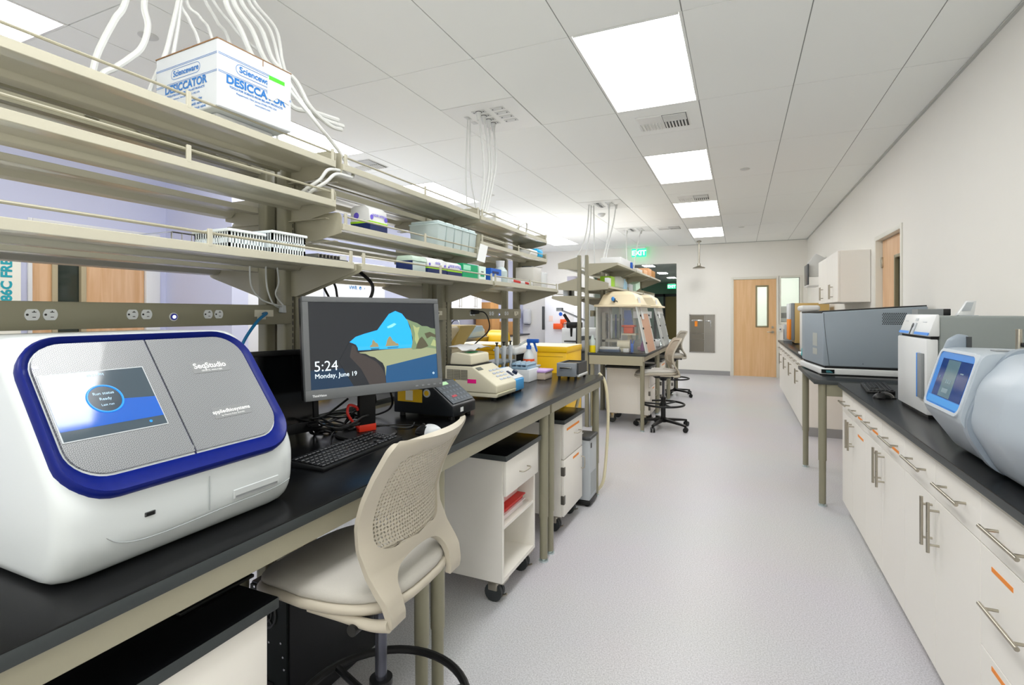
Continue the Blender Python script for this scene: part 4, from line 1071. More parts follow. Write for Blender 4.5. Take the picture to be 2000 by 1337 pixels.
b = MB(t); b.box(-1.66, -1.50, 3.80, 3.90, ZB, 1.13, .01); b.box(-1.66, -1.52, 3.50, 3.90, 1.085, 1.14, .015, 3); b.box(-1.66, -1.52, 3.5, 3.88, ZB, .935, .006); b.build('frame', WHITE, t)
b = MB(t); b.box(-1.64, -1.53, 3.785, 3.80, .935, 1.085); b.build('door', BLK, t)
# ---------------------------------------------------------------- lab stools (local: faces -x, back at +x)
def stool_proto(ring_z=.29):
    t = thing('lab_stool', 'x', 'stool', (0, 0, 0))
    def prof_x(z):      # backrest side profile, relative to the pole
        K = [(.640, .150), (.66, .152), (.70, .142), (.76, .098), (.82, .070), (.88, .066), (.94, .085), (1.0, .115), (1.06, .152), (1.09, .172)]
        for (a, xa), (c, xc) in zip(K, K[1:]):
            if z <= c: u = (z-a)/(c-a); u = u*u*(3-2*u) if False else u; return xa+(xc-xa)*u
        return K[-1][1]
    def W(z):
        w = .186+.006*math.sin((z-.64)*6)
        if z < .72: w -= .012*((.72-z)/.08)
        top = 1.09
        if z > top-.028: d = z-(top-.028); w -= .028-math.sqrt(max(0, .028**2-d*d))
        return w
    def surf(s, z): # s = signed half width fraction
        w = W(z); bow = .042*(1-s*s)*min(1, max(0, (z-.70)/.12))
        return (prof_x(z)+bow, s*w, z)
    zl0, zl1 = .796, 1.058
    def hole(z):
        if z < .768:
            u = max(0, (z-.640)/.128); return .66*(1-u**5)**.5 if u < 1 else 0
        if zl0 < z < zl1:
            u = abs((z-(zl0+zl1)/2)/((zl1-zl0)/2)); return .80*(1-u**9)**(1/4)
        return 0
    Z = sorted(set([.640+.008*k for k in range(17)]+[.7655, .7675, .768, .780, .79, zl0, zl0+.0006, zl0+.002, zl0+.005, zl0+.01]+[zl0+.02+.0185*k for k in range(13)]+[zl1-.01, zl1-.005, zl1-.002, zl1-.0006, zl1, 1.066, 1.072, 1.078, 1.083, 1.087, 1.0895]))
    b = MB()
    for sg in (-1, 1):
        rows = []
        for z in Z:
            i = hole(z); rows.append([surf(sg*(1-(1-i)*k/8), z) for k in range(9)])
        b.grid(rows)
    bmesh.ops.remove_doubles(b.bm, verts=b.bm.verts, dist=.0002)
    b.build('back_frame', SEATC, t, ang=60, mods=[('SOLIDIFY', dict(thickness=.017, offset=0)), ('BEVEL', dict(width=.004, segments=2, limit_method='ANGLE', angle_limit=R(50)))])
    b = MB(); NC, NR = 30, 26; hz = (zl1-zl0)/2; zc = (zl0+zl1)/2
    for r in range(NR):
        for c in range(NC):
            def P(u, v):        # u,v in cell units
                z = zc+hz*.985*(2*v/NR-1); m = hole(z)*1.0; return surf((2*u/NC-1)*m, z)
            O = [(0, 0), (.5, 0), (1, 0), (1, .5), (1, 1), (.5, 1), (0, 1), (0, .5)]
            rot = .5 if (r+c) % 2 else -.5
            I = []
            for (x, y) in O:
                dx, dy = x-.5, y-.5; a = math.atan2(dy, dx); rad = .46*(1-.42*abs(math.sin(a+PI/4 if rot > 0 else a-PI/4)))
                I.append((.5+rad*math.cos(a), .5+rad*math.sin(a)))
            A = [b.bm.verts.new(Vector(P(c+x, r+y))) for x, y in O]; B = [b.bm.verts.new(Vector(P(c+x, r+y))) for x, y in I]
            for k in range(8): b.bm.faces.new([A[k], A[(k+1) % 8], B[(k+1) % 8], B[k]])
    bmesh.ops.remove_doubles(b.bm, verts=b.bm.verts, dist=.00015)
    b.build('back_mesh', SEATC, t, ang=70, mods=[('SOLIDIFY', dict(thickness=.005, offset=0))])
    # seat pan and cushion
    def outline(dx, dy, n=40):
        out = []
        for k in range(n):
            a = 2*PI*k/n; ca, sa = math.cos(a), math.sin(a); e = .62
            x = (.245+dx)*abs(ca)**e*(1 if ca > 0 else -1); y = (.215+dy)*abs(sa)**e*(1 if sa > 0 else -1)
            if x < 0: y *= 1+.10*(x/.225)
            else: y *= 1-.06*(x/.225)
            out.append((x-.092, y))
        return out
    def drop(x): return -.030*max(0, (-x-.15)/.15)**2
    b = MB(); rows = []
    for d, z in ((-.05, .648), (-.01, .655), (.004, .668), (.004, .678), (-.002, .684), (-.012, .684)):
        rows.append([(x, y, z+drop(x)) for x, y in outline(d, d)])
    b.loft(rows); b.build('seat_pan', SEATC, t, ang=60)
    b = MB(); rows = []
    for d, z in ((-.012, .682), (-.006, .690), (-.008, .702), (-.02, .710), (-.06, .713), (-.12, .709), (-.18, .706)):
        rows.append([(x, y, z+drop(x)) for x, y in outline(d, d)])
    b.loft(rows); b.build('seat_cushion', FABRIC, t, ang=70)
    for sg in (-1, 1):      # arms of the shell that run forward under the pan
        b = MB(); b.tube([(.150, sg*.172, .648), (.10, sg*.176, .640), (.02, sg*.185, .648), (-.08, sg*.190, .652)], lambda u: .016-.006*u, 10)
        b.build('seat_arm', SEATC, t, ang=60)
    b = MB(); b.box(-.12, .10, -.09, .09, .610, .650, .012, 2); b.cyl((.06, -.13, .63), (.06, -.20, .63), .014); b.cyl((0, 0, .575), (0, 0, .612), .035, .055, 16); b.build('mechanism', BLK, t)
    b = MB(); b.cyl((0, 0, .34), (0, 0, .60), .0165, seg=20); b.build('gas_lift', mat('lift_steel', '#5a5c66', .25, .8), t)
    b = MB(); b.cyl((0, 0, .11), (0, 0, .37), .028, seg=20); b.cyl((0, 0, .355), (0, 0, .372), .032, seg=20); b.build('column', BLK, t)
    b = MB(); b.torus((0, 0, ring_z), .245, .0125, 48, 10); b.cyl((0, 0, ring_z-.02), (0, 0, ring_z+.02), .036, seg=16)
    for k in range(3):
        a = R(40+120*k); b.cyl((.03*math.cos(a), .03*math.sin(a), ring_z-.005), (.24*math.cos(a), .24*math.sin(a), ring_z-.002), .011, seg=8)
    b.build('foot_ring', BLK, t)
    b = MB()
    for k in range(5):
        a = R(72*k+20); ca, sa = math.cos(a), math.sin(a)
        b.loft([[(r*ca-w*sa*s, r*sa+w*ca*s, z+h*q) for s, q in ((-1, -1), (1, -1), (1, 1), (-1, 1))] for r, w, z, h in ((.02, .024, .098, .018), (.12, .021, .092, .015), (.25, .017, .082, .012), (.325, .015, .074, .010))])
    b.cyl((0, 0, .07), (0, 0, .122), .042, seg=18); b.build('star_base', BLK, t)
    for k in range(5):
        a = R(72*k+20); cx, cy = .325*math.cos(a), .325*math.sin(a); q = a+PI/2+.5
        b = MB()
        for s in (-1, 1):
            n = Vector((math.cos(q), math.sin(q), 0)); c = Vector((cx, cy, .029))+n*.016*s
            b.cyl(c-n*.009, c+n*.009, .029, seg=16)
        b.cyl((cx, cy, .05), (cx, cy, .078), .009, seg=8); b.box(cx-.014, cx+.014, cy-.014, cy+.014, .045, .062, .004)
        b.build('caster', BLK, t)
    return t
st = stool_proto(); us = []
put(st, us, (-.925, 1.175, 0), R(2), 'nearest beige lab stool, its perforated back in front of the open cart', 'lab stools')
put(st, us, (-.85, 6.48, 0), R(20), 'beige lab stool in front of the first glove hood', 'lab stools')
put(st, us, (-1.02, 9.1, 0), R(24), 'beige lab stool farthest from the camera, by the second glove hood', 'lab stools')

# ---------------------------------------------------------------- things on the near island shelves
t = thing('cardboard_box', 'white cardboard desiccator box with blue lettering on the top shelf', 'cardboard box', (-1.592, 1.197, 2.026), R(-2.7))
BW_, BD_, BH_ = .318, .268, .205
BOXM = mat('white_card', '#ced3d7', .7); KRAFT = mat('kraft_edge', '#8a6a48', .8)
b = MB(); b.box(-BW_/2, BW_/2, -BD_/2, BD_/2, 0, BH_, .003, 1); b.build('carton', BOXM, t)
b = MB()
for s in (-1, 1): b.box(-BW_/2, BW_/2, s*BD_/2-.002, s*BD_/2+.0006, BH_-.002, BH_+.0012); b.box(s*BW_/2-.002, s*BW_/2+.0006, -BD_/2, BD_/2, BH_-.002, BH_+.0012)
b.box(BW_/2, BW_/2+.0006, .02, .023, BH_-.022, BH_); b.build('flap_edges', KRAFT, t)
def carton_face(F, w, h, cover):
    def ln(y, x0, x1, th=.0012): b.box(x0, x1, y-th/2, y+th/2, 0, .0004)
    b = MB(T=F)
    for y in (.160, .164, .106, .110, .066, .070)[:4]: ln(y, .002, w-.002)
    ln(.089, .002, w-.002) if False else None
    A = rrect(.15, .034, .017, 6, w/2, .137); B_ = rrect(.147, .031, .0155, 6, w/2, .137)
    b.loft([[(x, y, .0003) for x, y in A], [(x, y, .0005) for x, y in B_]], caps=False)
    b.text('Scienceware', .026, frame((w/2+.002, .1295, .0006), (1, 0, 0), (0, 1, 0)), 'CENTER', .0007)
    b.text('DESICCATOR', .034, frame((w/2, .0825 if True else 0, .0006), (1, 0, 0), (0, 1, 0)), 'CENTER', .0022, stretch=.0 or 1) if False else None
    b.text('TOOLS FOR SCIENCE FROM BEL-ART PRODUCTS', .0088, frame((w/2, .068, .0006), (1, 0, 0), (0, 1, 0)), 'CENTER', .0003)
    b.text('Pequannock, New Jersey 07440-1992 USA', .0085, frame((w/2, .0555, .0006), (1, 0, 0), (0, 1, 0)), 'CENTER', .0001)
    if cover: b.text('www.belart.com', .0085, frame((w/2+.02, .044, .0006), (1, 0, 0), (0, 1, 0)), 'CENTER', .0001)
    else:
        for k, s in enumerate(('with valve', 'with valve', 'without valve')): b.text(s, .013, frame((w*.60, .034-.0135*k, .0006), (1, 0, 0), (0, 1, 0)), 'LEFT', .0002)
    b.build('printed_lines', PRINT, t)
    b = MB(T=F); b.text('DESICCATOR', .034, frame((w/2, .0805, .0008), (1, 0, 0), (0, 1, 0)), 'CENTER', .0012, stretch=1.04)
    b.build('lettering', PRINT, t)
    if cover:
        b = MB(T=F); b.prism([(w*.635, .085), (w*.72, .083), (w*.78, .098), (w-.012, .092), (w+.0005, .17), (w*.64, .158)], 'z', .0009, .0014); b.build('torn_label', BOXM, t)
        b = MB(T=F); b.box(w*.66, w-.03, .150, .163, .0015, .002); b.build('green_tape', mat('green_tape', '#4fd62e', .5), t)
carton_face(frame((-BW_/2, -BD_/2-.0003, 0), (1, 0, 0), (0, 0, 1)), BW_, BH_, False)
carton_face(frame((BW_/2+.0003, -BD_/2, 0), (0, 1, 0), (0, 0, 1)), BD_, BH_, True)
b = MB(); b.box(-1.70, -1.49, 1.09, 1.30, 1.994, 2.025, .004); tag(b.build('foam_slab', WPAPER), 'white packing slab under the cardboard box on the top shelf', 'packing slab')

def basket(x0, x1, y0, y1, z, h, lab):
    t = thing('basket', lab, 'basket', ((x0+x1)/2, (y0+y1)/2, z), 0, 'white slotted baskets')
    W_ = mat('basket_white', '#e3ecf0', .4); b = MB(t); th = .003
    b.box(x0, x1, y0, y1, z, z+.004)
    for (a, c) in ((0, .022), (h*.62, h)):
        b.box(x0, x1, y0, y0+th, z+a, z+c); b.box(x0, x1, y1-th, y1, z+a, z+c); b.box(x0, x0+th, y0, y1, z+a, z+c); b.box(x1-th, x1, y0, y1, z+a, z+c)
    y = y0
    while y < y1:
        for x in (x0, x1-th): b.box(x, x+th, y, y+.005, z, z+h)
        y += .011
    x = x0
    while x < x1:
        for y in (y0, y1-th): b.box(x, x+.005, y, y+th, z, z+h)
        x += .011
    b.build('tub', W_, t)
    b = MB(t)
    for a in ((x0-.006, x0+.004, y0-.006, y1+.006), (x1-.004, x1+.006, y0-.006, y1+.006), (x0, x1, y0-.006, y0+.004), (x0, x1, y1-.004, y1+.006)): b.box(a[0], a[1], a[2], a[3], z+h-.006, z+h+.003, .002, 1)
    b.build('rim', W_, t)
SL = 1.593
basket(-1.58, -1.42, 1.08, 1.205, SL, .062, 'white slotted basket standing nearer the camera on the bottom shelf')
basket(-1.56, -1.40, 1.22, 1.36, SL, .075, 'taller white slotted basket touching the post on the bottom shelf')
basket(-1.66, -1.58, 1.24, 1.42, SL, .085, 'white slotted basket at the back of the bottom shelf by the post') if False else None
t = thing('wire_tray', 'chrome wire tray behind the white baskets on the far side shelf', 'wire tray', (-1.98, 1.35, SL))
b = MB(t)
for z in (SL+.004, SL+.05, SL+.10):
    b.tube([(-2.08, 1.2, z), (-1.88, 1.2, z), (-1.88, 1.5, z), (-2.08, 1.5, z)], .003, 6, 1, True)
for k in range(9): b.cyl((-1.88, 1.2+k*.0375, SL+.004), (-1.88, 1.2+k*.0375, SL+.1), .002, seg=6)
for x in (-2.08, -1.88):
    for y in (1.2, 1.5): b.cyl((x, y, SL), (x, y, SL+.1), .003, seg=6)
b.build('wires', CHROME, t)
t = thing('gel_comb_set', 'flat dark metal rack lying at the end of the bottom shelf by the post', 'metal rack', (-1.45, 1.47, SL))
b = MB(t); b.box(-1.52, -1.38, 1.40, 1.555, SL, SL+.008, .002); b.mi = 1
for k in range(8): b.box(-1.51, -1.39, 1.41+k*.018, 1.416+k*.018, SL+.008, SL+.022)
b.mi = 2; b.box(-1.40, -1.385, 1.52, 1.55, SL+.008, SL+.024); b.build('rack', [DGREY, STAIN, WHITE], t)

def glove_box(x1, y0, y1, z, h, top, base, lab, stripe=None, d=.11, group='glove boxes', dome=True, writing='UNDER NITRILE'):
    t = thing('glove_box', lab, 'glove box', (x1-d/2, (y0+y1)/2, z), 0, group)
    b = MB(t); x0 = x1-d; zz = z+h*.38
    if dome: b.prism([(x0, zz), (x1, zz), (x1-.006, z+h*.85), (x1-.03, z+h), (x0+.02, z+h), (x0, z+h*.9)], 'y', y0, y1, .002, 1)
    else: b.box(x0, x1, y0, y1, zz, z+h, .002)
    b.build('upper_half', top, t)
    b = MB(t); b.box(x0, x1, y0, y1, z, zz-.004, .001, 1); b.build('lower_half', base, t)
    b = MB(t); b.box(x0-.0004, x1+.0004, y0-.0004, y1+.0004, zz-.006, zz+.003); b.build('stripe', stripe or LIME, t)
    b = MB(t); F = frame((x1+.0005, y0, 0), (0, 1, 0), (0, 0, 1)); w = y1-y0
    if writing:
        b.text(writing, min(.022, w*.115), frame((x1+.0008, (y0+y1)/2, z+h*.60), (0, 1, 0), (0, 0, 1)), 'CENTER', .0004)
        for yy in (y0+w*.08, y1-w*.1): b.cyl((x1, yy, z+h*.55), (x1+.001, yy, z+h*.55), h*.09, seg=16)
        b.cyl((x1-d*.7, y0-.001, z+h*.62), (x1-d*.7, y0, z+h*.62), h*.12, seg=16)
    else: b.box(x1, x1+.001, y0+w*.1, y1-w*.1, z+h*.55, z+h*.7)
    b.build('print', PURPLE if writing else PRINTG, t)
    return t
SM = 1.756
glove_box(-1.475, 1.80, 1.92, SM, .118, WPAPER, NAVY, 'white and navy glove box alone at the near end of the middle shelf')
# translucent containers
def container(y0, y1, lab):
    t = thing('food_container', lab, 'plastic container', (-1.53, (y0+y1)/2, SM), 0, 'lidded translucent containers')
    b = MB(t); x0, x1 = -1.655, -1.468; i = .012
    b.loft([[(x0+i, y0+i*.4, SM), (x1-i, y0+i*.4, SM), (x1-i, y1-i*.4, SM), (x0+i, y1-i*.4, SM)], [(x0, y0, SM+.125), (x1, y0, SM+.125), (x1, y1, SM+.125), (x0, y1, SM+.125)]])
    b.build('tub', FROST, t)
    b = MB(t); b.box(x0-.004, x1+.004, y0-.003, y1+.003, SM+.118, SM+.126, .003); b.box(x0+.004, x1-.004, y0+.004, y1-.004, SM+.126, SM+.142, .01, 3); b.build('lid', mat('lid_pale_blue', '#cfe0e2', .35), t)
for k, lab in enumerate(['first translucent lidded container in the row on the middle shelf, nearest the camera', 'second translucent lidded container in the row on the middle shelf', 'middle one of the five translucent lidded containers',
        'fourth translucent lidded container in the row on the middle shelf', 'last translucent lidded container in the row, next to the hanging label']):
    container(2.345+k*.088, 2.427+k*.088, lab)
XF = -1.385
t = thing('tip_rack_box', 'long pale green translucent box at the start of the bottom shelf goods', 'plastic box', (-1.43, 2.05, SL))
b = MB(t); b.box(-1.475, -1.385, 1.99, 2.10, SL+.0, SL+.05, .006); b.build('tub', FROST, t)
b = MB(t); b.prism([(-1.48, SL+.05), (-1.38, SL+.05), (-1.39, SL+.075), (-1.47, SL+.075)], 'y', 1.985, 2.105, .004); b.build('lid', FROSTG, t)
b = MB(t); b.box(-1.474, -1.386, 1.982, 1.99, SL, SL+.05); b.build('end_label', NAVY, t)
glove_box(XF, 2.118, 2.292, SL, .082, WPAPER, NAVY, 'glove box with a purple strip, next to the pale green box', d=.13, writing='nitrile')
glove_box(XF, 2.30, 2.452, SL, .076, WPAPER, NAVY, 'plainer white and navy glove box between the purple-strip box and the green carton', d=.13, writing='UNDER NITRILE')
def carton(x1, d, y0, y1, z, h, m, lab, parts=(), cat='carton', group=None):
    t = thing('carton', lab, cat, (x1-d/2, (y0+y1)/2, z), 0, group)
    b = MB(t); b.box(x1-d, x1, y0, y1, z, z+h, .0015, 1); b.build('box', m, t)
    for nm, mm, a in parts:
        b = MB(t); b.box(*a); b.build(nm, mm, t)
    return t
carton(XF, .13, 2.462, 2.638, SL, .08, GREEN, 'green carton beside the hanging white label', [('pale_corner', mat('pale_green', '#9fe0c4', .5), (XF, XF+.0008, 2.468, 2.55, SL+.045, SL+.072))])
carton(XF, .13, 2.655, 2.74, SL, .08, mat('mint_white', '#dcf0e8', .5), 'white carton with green wording between the green and the blue cartons', [('print', GREEN, (XF, XF+.0008, 2.67, 2.72, SL+.02, SL+.03)), ('code', BLK, (XF, XF+.0008, 2.68, 2.71, SL+.045, SL+.05))])
carton(-1.39, .14, 2.82, 2.97, SL, .082, BLUE, 'blue wipes carton with a dark slot on the end bottom shelf', [('slot', NAVY, (-1.39, -1.389, 2.84, 2.93, SL+.05, SL+.064)), ('white_base', WPAPER, (-1.39, -1.3895, 2.825, 2.965, SL+.002, SL+.03))])
t = thing('white_bottle', 'white squat bottle with a wide cap beside the blue wipes carton', 'bottle', (-1.45, 3.08, SL))
b = MB(t); b.lathe([(0, 0), (.045, 0), (.048, .008), (.048, .08), (.03, .105), (.022, .112), (0, .112)], (-1.45, 3.08, SL), 24); b.build('body', FROST, t)
b = MB(t); b.lathe([(0, .11), (.026, .11), (.03, .15), (0, .15)], (-1.45, 3.08, SL), 20); b.build('cap', WHITE, t)
t = thing('strip_carton', 'low white carton with red wording on the end bottom shelf', 'carton', (-1.42, 3.3, SL))
b = MB(t); b.box(-1.48, -1.375, 3.10, 3.48, SL, SL+.034, .0015, 1); b.build('box', WPAPER, t)
b = MB(t); b.prism([(3.13, SL+.012), (3.25, SL+.008), (3.25, SL+.024), (3.13, SL+.028)], 'x', -1.375, -1.3742); b.prism([(3.33, SL+.01), (3.40, SL+.008), (3.40, SL+.022), (3.33, SL+.024)], 'x', -1.375, -1.3742); b.build('red_print', RED, t)
t = thing('acrylic_drawers', 'clear acrylic drawer box at the end of the bottom shelf', 'acrylic box', (-1.46, 3.66, SL))
b = MB(t); b.box(-1.53, -1.385, 3.52, 3.68, SL, SL+.145, .004); b.build('cabinet', mat('acrylic_grey', '#d2d0ca', .3, alpha=.9), t)
b = MB(t); b.box(-1.53, -1.385, 3.69, 3.82, SL, SL+.12, .004); b.build('side_bin', mat('acrylic_clear', '#e4e8ea', .1, alpha=.6), t)
b = MB(t); b.box(-1.50, -1.42, 3.56, 3.64, SL+.145, SL+.158, .003); b.build('tray', DGREY, t)
SLM = 1.839
t = thing('wipes_pack', 'white and cyan wipes pack at the far end of the middle shelf', 'wipes pack', (-1.5, 3.82, SLM))
b = MB(t); b.box(-1.56, -1.45, 3.62, 3.78, SLM, SLM+.05, .015, 3); b.build('white_pack', WHITE, t)
b = MB(t); b.box(-1.555, -1.448, 3.78, 3.90, SLM, SLM+.07, .02, 3); b.build('cyan_pack', mat('cyan_pack', '#19a3d8', .35), t)
t = thing('label_tag', 'white paper label hanging from the middle shelf edge over the green carton', 'paper label', (-1.43, 2.79, 1.70))
b = MB(t); b.grid([[(-1.43, 2.755-.045*k/6, 1.818-.105*k/6), (-1.40, 2.80-.045*k/6, 1.805-.105*k/6)] for k in range(7)]); b.build('strip', WPAPER, t, mods=[('SOLIDIFY', dict(thickness=.0008))])
# bundles lying on the top shelves
for (pts, lab) in [([(-1.5, 2.3, 2.0), (-1.48, 2.45, 2.01), (-1.5, 2.6, 2.0), (-1.6, 2.72, 2.004)], 'white cord lying along the top shelf above the monitor'),
                   ([(-1.5, 2.86, 2.0), (-1.47, 2.95, 2.04), (-1.5, 3.1, 2.06), (-1.55, 3.2, 2.004)], 'white cord looping over the end top shelf'),
                   ([(-1.47, 3.4, 2.0), (-1.43, 3.45, 2.05), (-1.44, 3.52, 2.055), (-1.46, 3.56, 2.0), (-1.43, 3.5, 1.97)], 'white cord coil over the lip of the end top shelf')]:
    b = MB(); b.tube(pts, .007, 8); tag(b.build('cord', WCORD), lab, 'cord', 'white cords')
t = thing('foam_box', 'white foam tray on the end top shelf under the cords', 'foam tray', (-1.55, 3.3, 1.994))
b = MB(t); b.box(-1.64, -1.5, 3.12, 3.5, 1.994, 2.05, .008); b.build('tray', WHITE, t)

# ---------------------------------------------------------------- cord drops
def drop(name, pts, r, lab, group='white cord drops', m=None, plug=None):
    b = MB(); b.tube(pts, r, 8, 8)
    if plug: b.cyl(pts[0], (pts[0][0], pts[0][1], pts[0][2]-.06), .022, .014, 14)
    return tag(b.build(name, m or WCORD), lab, 'cord', group)
zc = 2.95
near = [  # from the panel over the near bay
 ([(-1.83, 1.10, zc), (-1.81, 1.05, 2.65), (-1.80, 1.004, 2.403), (-1.80, .973, 2.326), (-1.80, .94, 2.241), (-1.80, .919, 2.173), (-1.80, .905, 2.08), (-1.80, .90, 1.995)], .0095, 'thick white cord farthest left above the top shelf'),
 ([(-1.83, 1.19, zc), (-1.81, 1.11, 2.65), (-1.80, 1.06, 2.434), (-1.80, 1.071, 2.355), (-1.80, 1.052, 2.275), (-1.80, 1.01, 2.215), (-1.80, .974, 2.173), (-1.80, .93, 2.12), (-1.80, .92, 1.995)], .0095, 'thick white cord curling left across the ceiling disc'),
 ([(-1.83, 1.27, zc), (-1.80, 1.19, 2.6), (-1.80, 1.173, 2.498), (-1.80, 1.148, 2.377), (-1.80, 1.126, 2.283), (-1.80, 1.08, 2.15), (-1.80, 1.04, 1.995)], .0075, 'white cord falling just left of the cardboard box'),
 ([(-1.82, 1.28, zc), (-1.80, 1.195, 2.6), (-1.80, 1.182, 2.503), (-1.80, 1.17, 2.397), (-1.80, 1.156, 2.309), (-1.80, 1.13, 2.15), (-1.80, 1.10, 1.995)], .006, 'thin white cord falling just left of the cardboard box'),
 ([(-1.68, 1.10, zc), (-1.80, 1.17, 2.55), (-1.80, 1.212, 2.446), (-1.80, 1.246, 2.389), (-1.80, 1.30, 2.2), (-1.80, 1.32, 1.995)], .0055, 'thin white cord passing behind the box left of its peak'),
 ([(-1.68, 1.19, zc), (-1.80, 1.20, 2.55), (-1.80, 1.25, 2.479), (-1.80, 1.294, 2.435), (-1.80, 1.36, 2.2), (-1.80, 1.38, 1.995)], .0055, 'thin white cord passing behind the peak of the box'),
 ([(-1.67, 1.24, zc), (-1.79, 1.25, 2.62), (-1.80, 1.316, 2.50), (-1.80, 1.367, 2.451), (-1.80, 1.44, 2.2), (-1.80, 1.46, 1.995)], .0065, 'white cord passing behind the right half of the box'),
 ([(-1.67, 1.22, zc), (-1.75, 1.24, 2.6), (-1.75, 1.346, 2.481), (-1.75, 1.42, 2.45), (-1.75, 1.476, 2.428), (-1.75, 1.54, 2.3), (-1.75, 1.55, 2.04)], .0055, 'thin white cord sloping to the right shoulder of the box'),
 ([(-1.66, 1.25, zc), (-1.70, 1.26, 2.7), (-1.70, 1.277, 2.531), (-1.70, 1.339, 2.455), (-1.70, 1.406, 2.366), (-1.70, 1.52, 2.36), (-1.68, 1.56, 2.25), (-1.62, 1.62, 2.235), (-1.60, 1.74, 2.24)], .010, 'white cord of the thick bundle, on its left'),
 ([(-1.66, 1.30, zc), (-1.70, 1.30, 2.7), (-1.70, 1.308, 2.548), (-1.70, 1.387, 2.478), (-1.70, 1.453, 2.387), (-1.70, 1.56, 2.36), (-1.66, 1.58, 2.28), (-1.62, 1.64, 2.225), (-1.60, 1.77, 2.222)], .010, 'white cord in the middle of the thick bundle'),
 ([(-1.66, 1.34, zc), (-1.70, 1.33, 2.7), (-1.70, 1.339, 2.565), (-1.70, 1.43, 2.50), (-1.70, 1.489, 2.403), (-1.66, 1.56, 2.35), (-1.62, 1.60, 2.25), (-1.60, 1.69, 2.20), (-1.60, 1.76, 2.205)], .009, 'white cord of the thick bundle whose end points at the next bay'),
 ([(-1.65, 1.38, zc), (-1.70, 1.37, 2.7), (-1.70, 1.372, 2.584), (-1.70, 1.469, 2.52), (-1.70, 1.514, 2.414), (-1.60, 1.46, 2.28), (-1.50, 1.492, 2.148), (-1.50, 1.60, 2.083), (-1.50, 1.665, 2.039), (-1.47, 1.66, 1.98), (-1.45, 1.53, 1.955), (-1.47, 1.50, 1.91), (-1.52, 1.48, 1.875), (-1.60, 1.49, 1.842)], .0065, 'white cord of the thick bundle dropping past the shelf bracket'),
 ([(-1.65, 1.42, zc), (-1.70, 1.39, 2.7), (-1.70, 1.395, 2.596), (-1.70, 1.50, 2.536), (-1.70, 1.532, 2.422), (-1.60, 1.48, 2.29), (-1.50, 1.505, 2.143), (-1.50, 1.615, 2.077), (-1.50, 1.689, 2.013), (-1.46, 1.67, 1.96), (-1.435, 1.55, 1.94), (-1.45, 1.51, 1.90), (-1.5, 1.49, 1.868), (-1.58, 1.51, 1.842)], .0065, 'white cord of the thick bundle, on its right')]
for p, r, lab in near: drop('cord', p, r, lab)
PXn, PYn = X0-3*PX, 3.385
for k, (x, y, pts, lab) in enumerate([
  (PXn+.26, PYn+.14, [(-1.80, 3.52, 2.6), (-1.78, 3.48, 2.35), (-1.77, 3.38, 2.1), (-1.74, 3.2, 1.995)], 'white cord from the first plug of the socket panel left of the largest light'),
  (PXn+.26, PYn+.225, [(-1.78, 3.58, 2.6), (-1.77, 3.52, 2.38), (-1.76, 3.40, 2.12), (-1.73, 3.22, 1.995)], 'white cord from the second plug of the socket panel left of the largest light'),
  (PXn+.26, PYn+.31, [(-1.78, 3.62, 2.6), (-1.76, 3.55, 2.38), (-1.75, 3.42, 2.12), (-1.72, 3.24, 1.995)], 'white cord from the third plug of the socket panel left of the largest light'),
  (PXn+.26, PYn+.395, [(-1.76, 3.66, 2.62), (-1.75, 3.58, 2.4), (-1.74, 3.44, 2.14), (-1.71, 3.26, 1.995)], 'white cord from the fourth plug of the socket panel left of the largest light')]):
    q = drop('cord', [(x, y, ZC-.008)]+pts, .0085, lab, plug=True)
    if k > 1:
        b = MB(); b.T = Matrix.Translation(-q.location); b.cyl((x+.014, y-.012, ZC-.075), (x+.014, y-.012, ZC-.095), .008, seg=8); b.build('red_band', RED, q, 'red band')
drop('data_cord', [(PXn+.12, PYn+.22, ZC-.006), (-1.97, 3.55, 2.5), (-1.93, 3.50, 2.2), (-1.88, 3.45, 1.995)], .006, 'thin white data cord beside the plugged cords, on the left')
drop('data_cord', [(PXn+.13, PYn+.24, ZC-.006), (-1.94, 3.57, 2.5), (-1.88, 3.55, 2.2), (-1.83, 3.52, 1.995)], .006, 'thin white data cord beside the plugged cords, on the right')
# ---------------------------------------------------------------- cables on the near bench
def cable(pts, r, lab, m=None, name='cable', group='black cables behind the monitor'):
    b = MB(); b.tube(pts, r, 8, 7); return tag(b.build(name, m or BLK), lab, 'cable', group)
zt = ZB
rng = random.Random(9)
for k in range(4):      # slack hanging between the two monitors
    pts = []
    rg = random.Random(40+k)
    for i in range(7):
        u = i/6; pts.append((-1.60+.16*u+.03*rg.uniform(-1, 1), 1.46+.22*u+.03*rg.uniform(-1, 1), 1.06-.13*math.sin(u*PI*.9)+.02*rg.uniform(-1, 1)-.03*u))
    pts.append((-1.40, 1.72, .935)); pts.append((-1.42+.02*k, 1.78, .922))
    cable(pts, .0048, ['first slack black cable sagging toward the monitor foot', 'second slack black cable sagging toward the monitor foot', 'third slack black cable sagging toward the monitor foot', 'fourth slack black cable sagging toward the monitor foot'][k])
b = MB(); b.tube([(-1.43, 1.60, .955), (-1.415, 1.615, .972), (-1.40, 1.64, .968), (-1.405, 1.65, .952), (-1.42, 1.62, .945)], .003, 6); tag(b.build('cable_tie', LGREY), 'pale twist tie around the black cable tangle', 'cable tie')
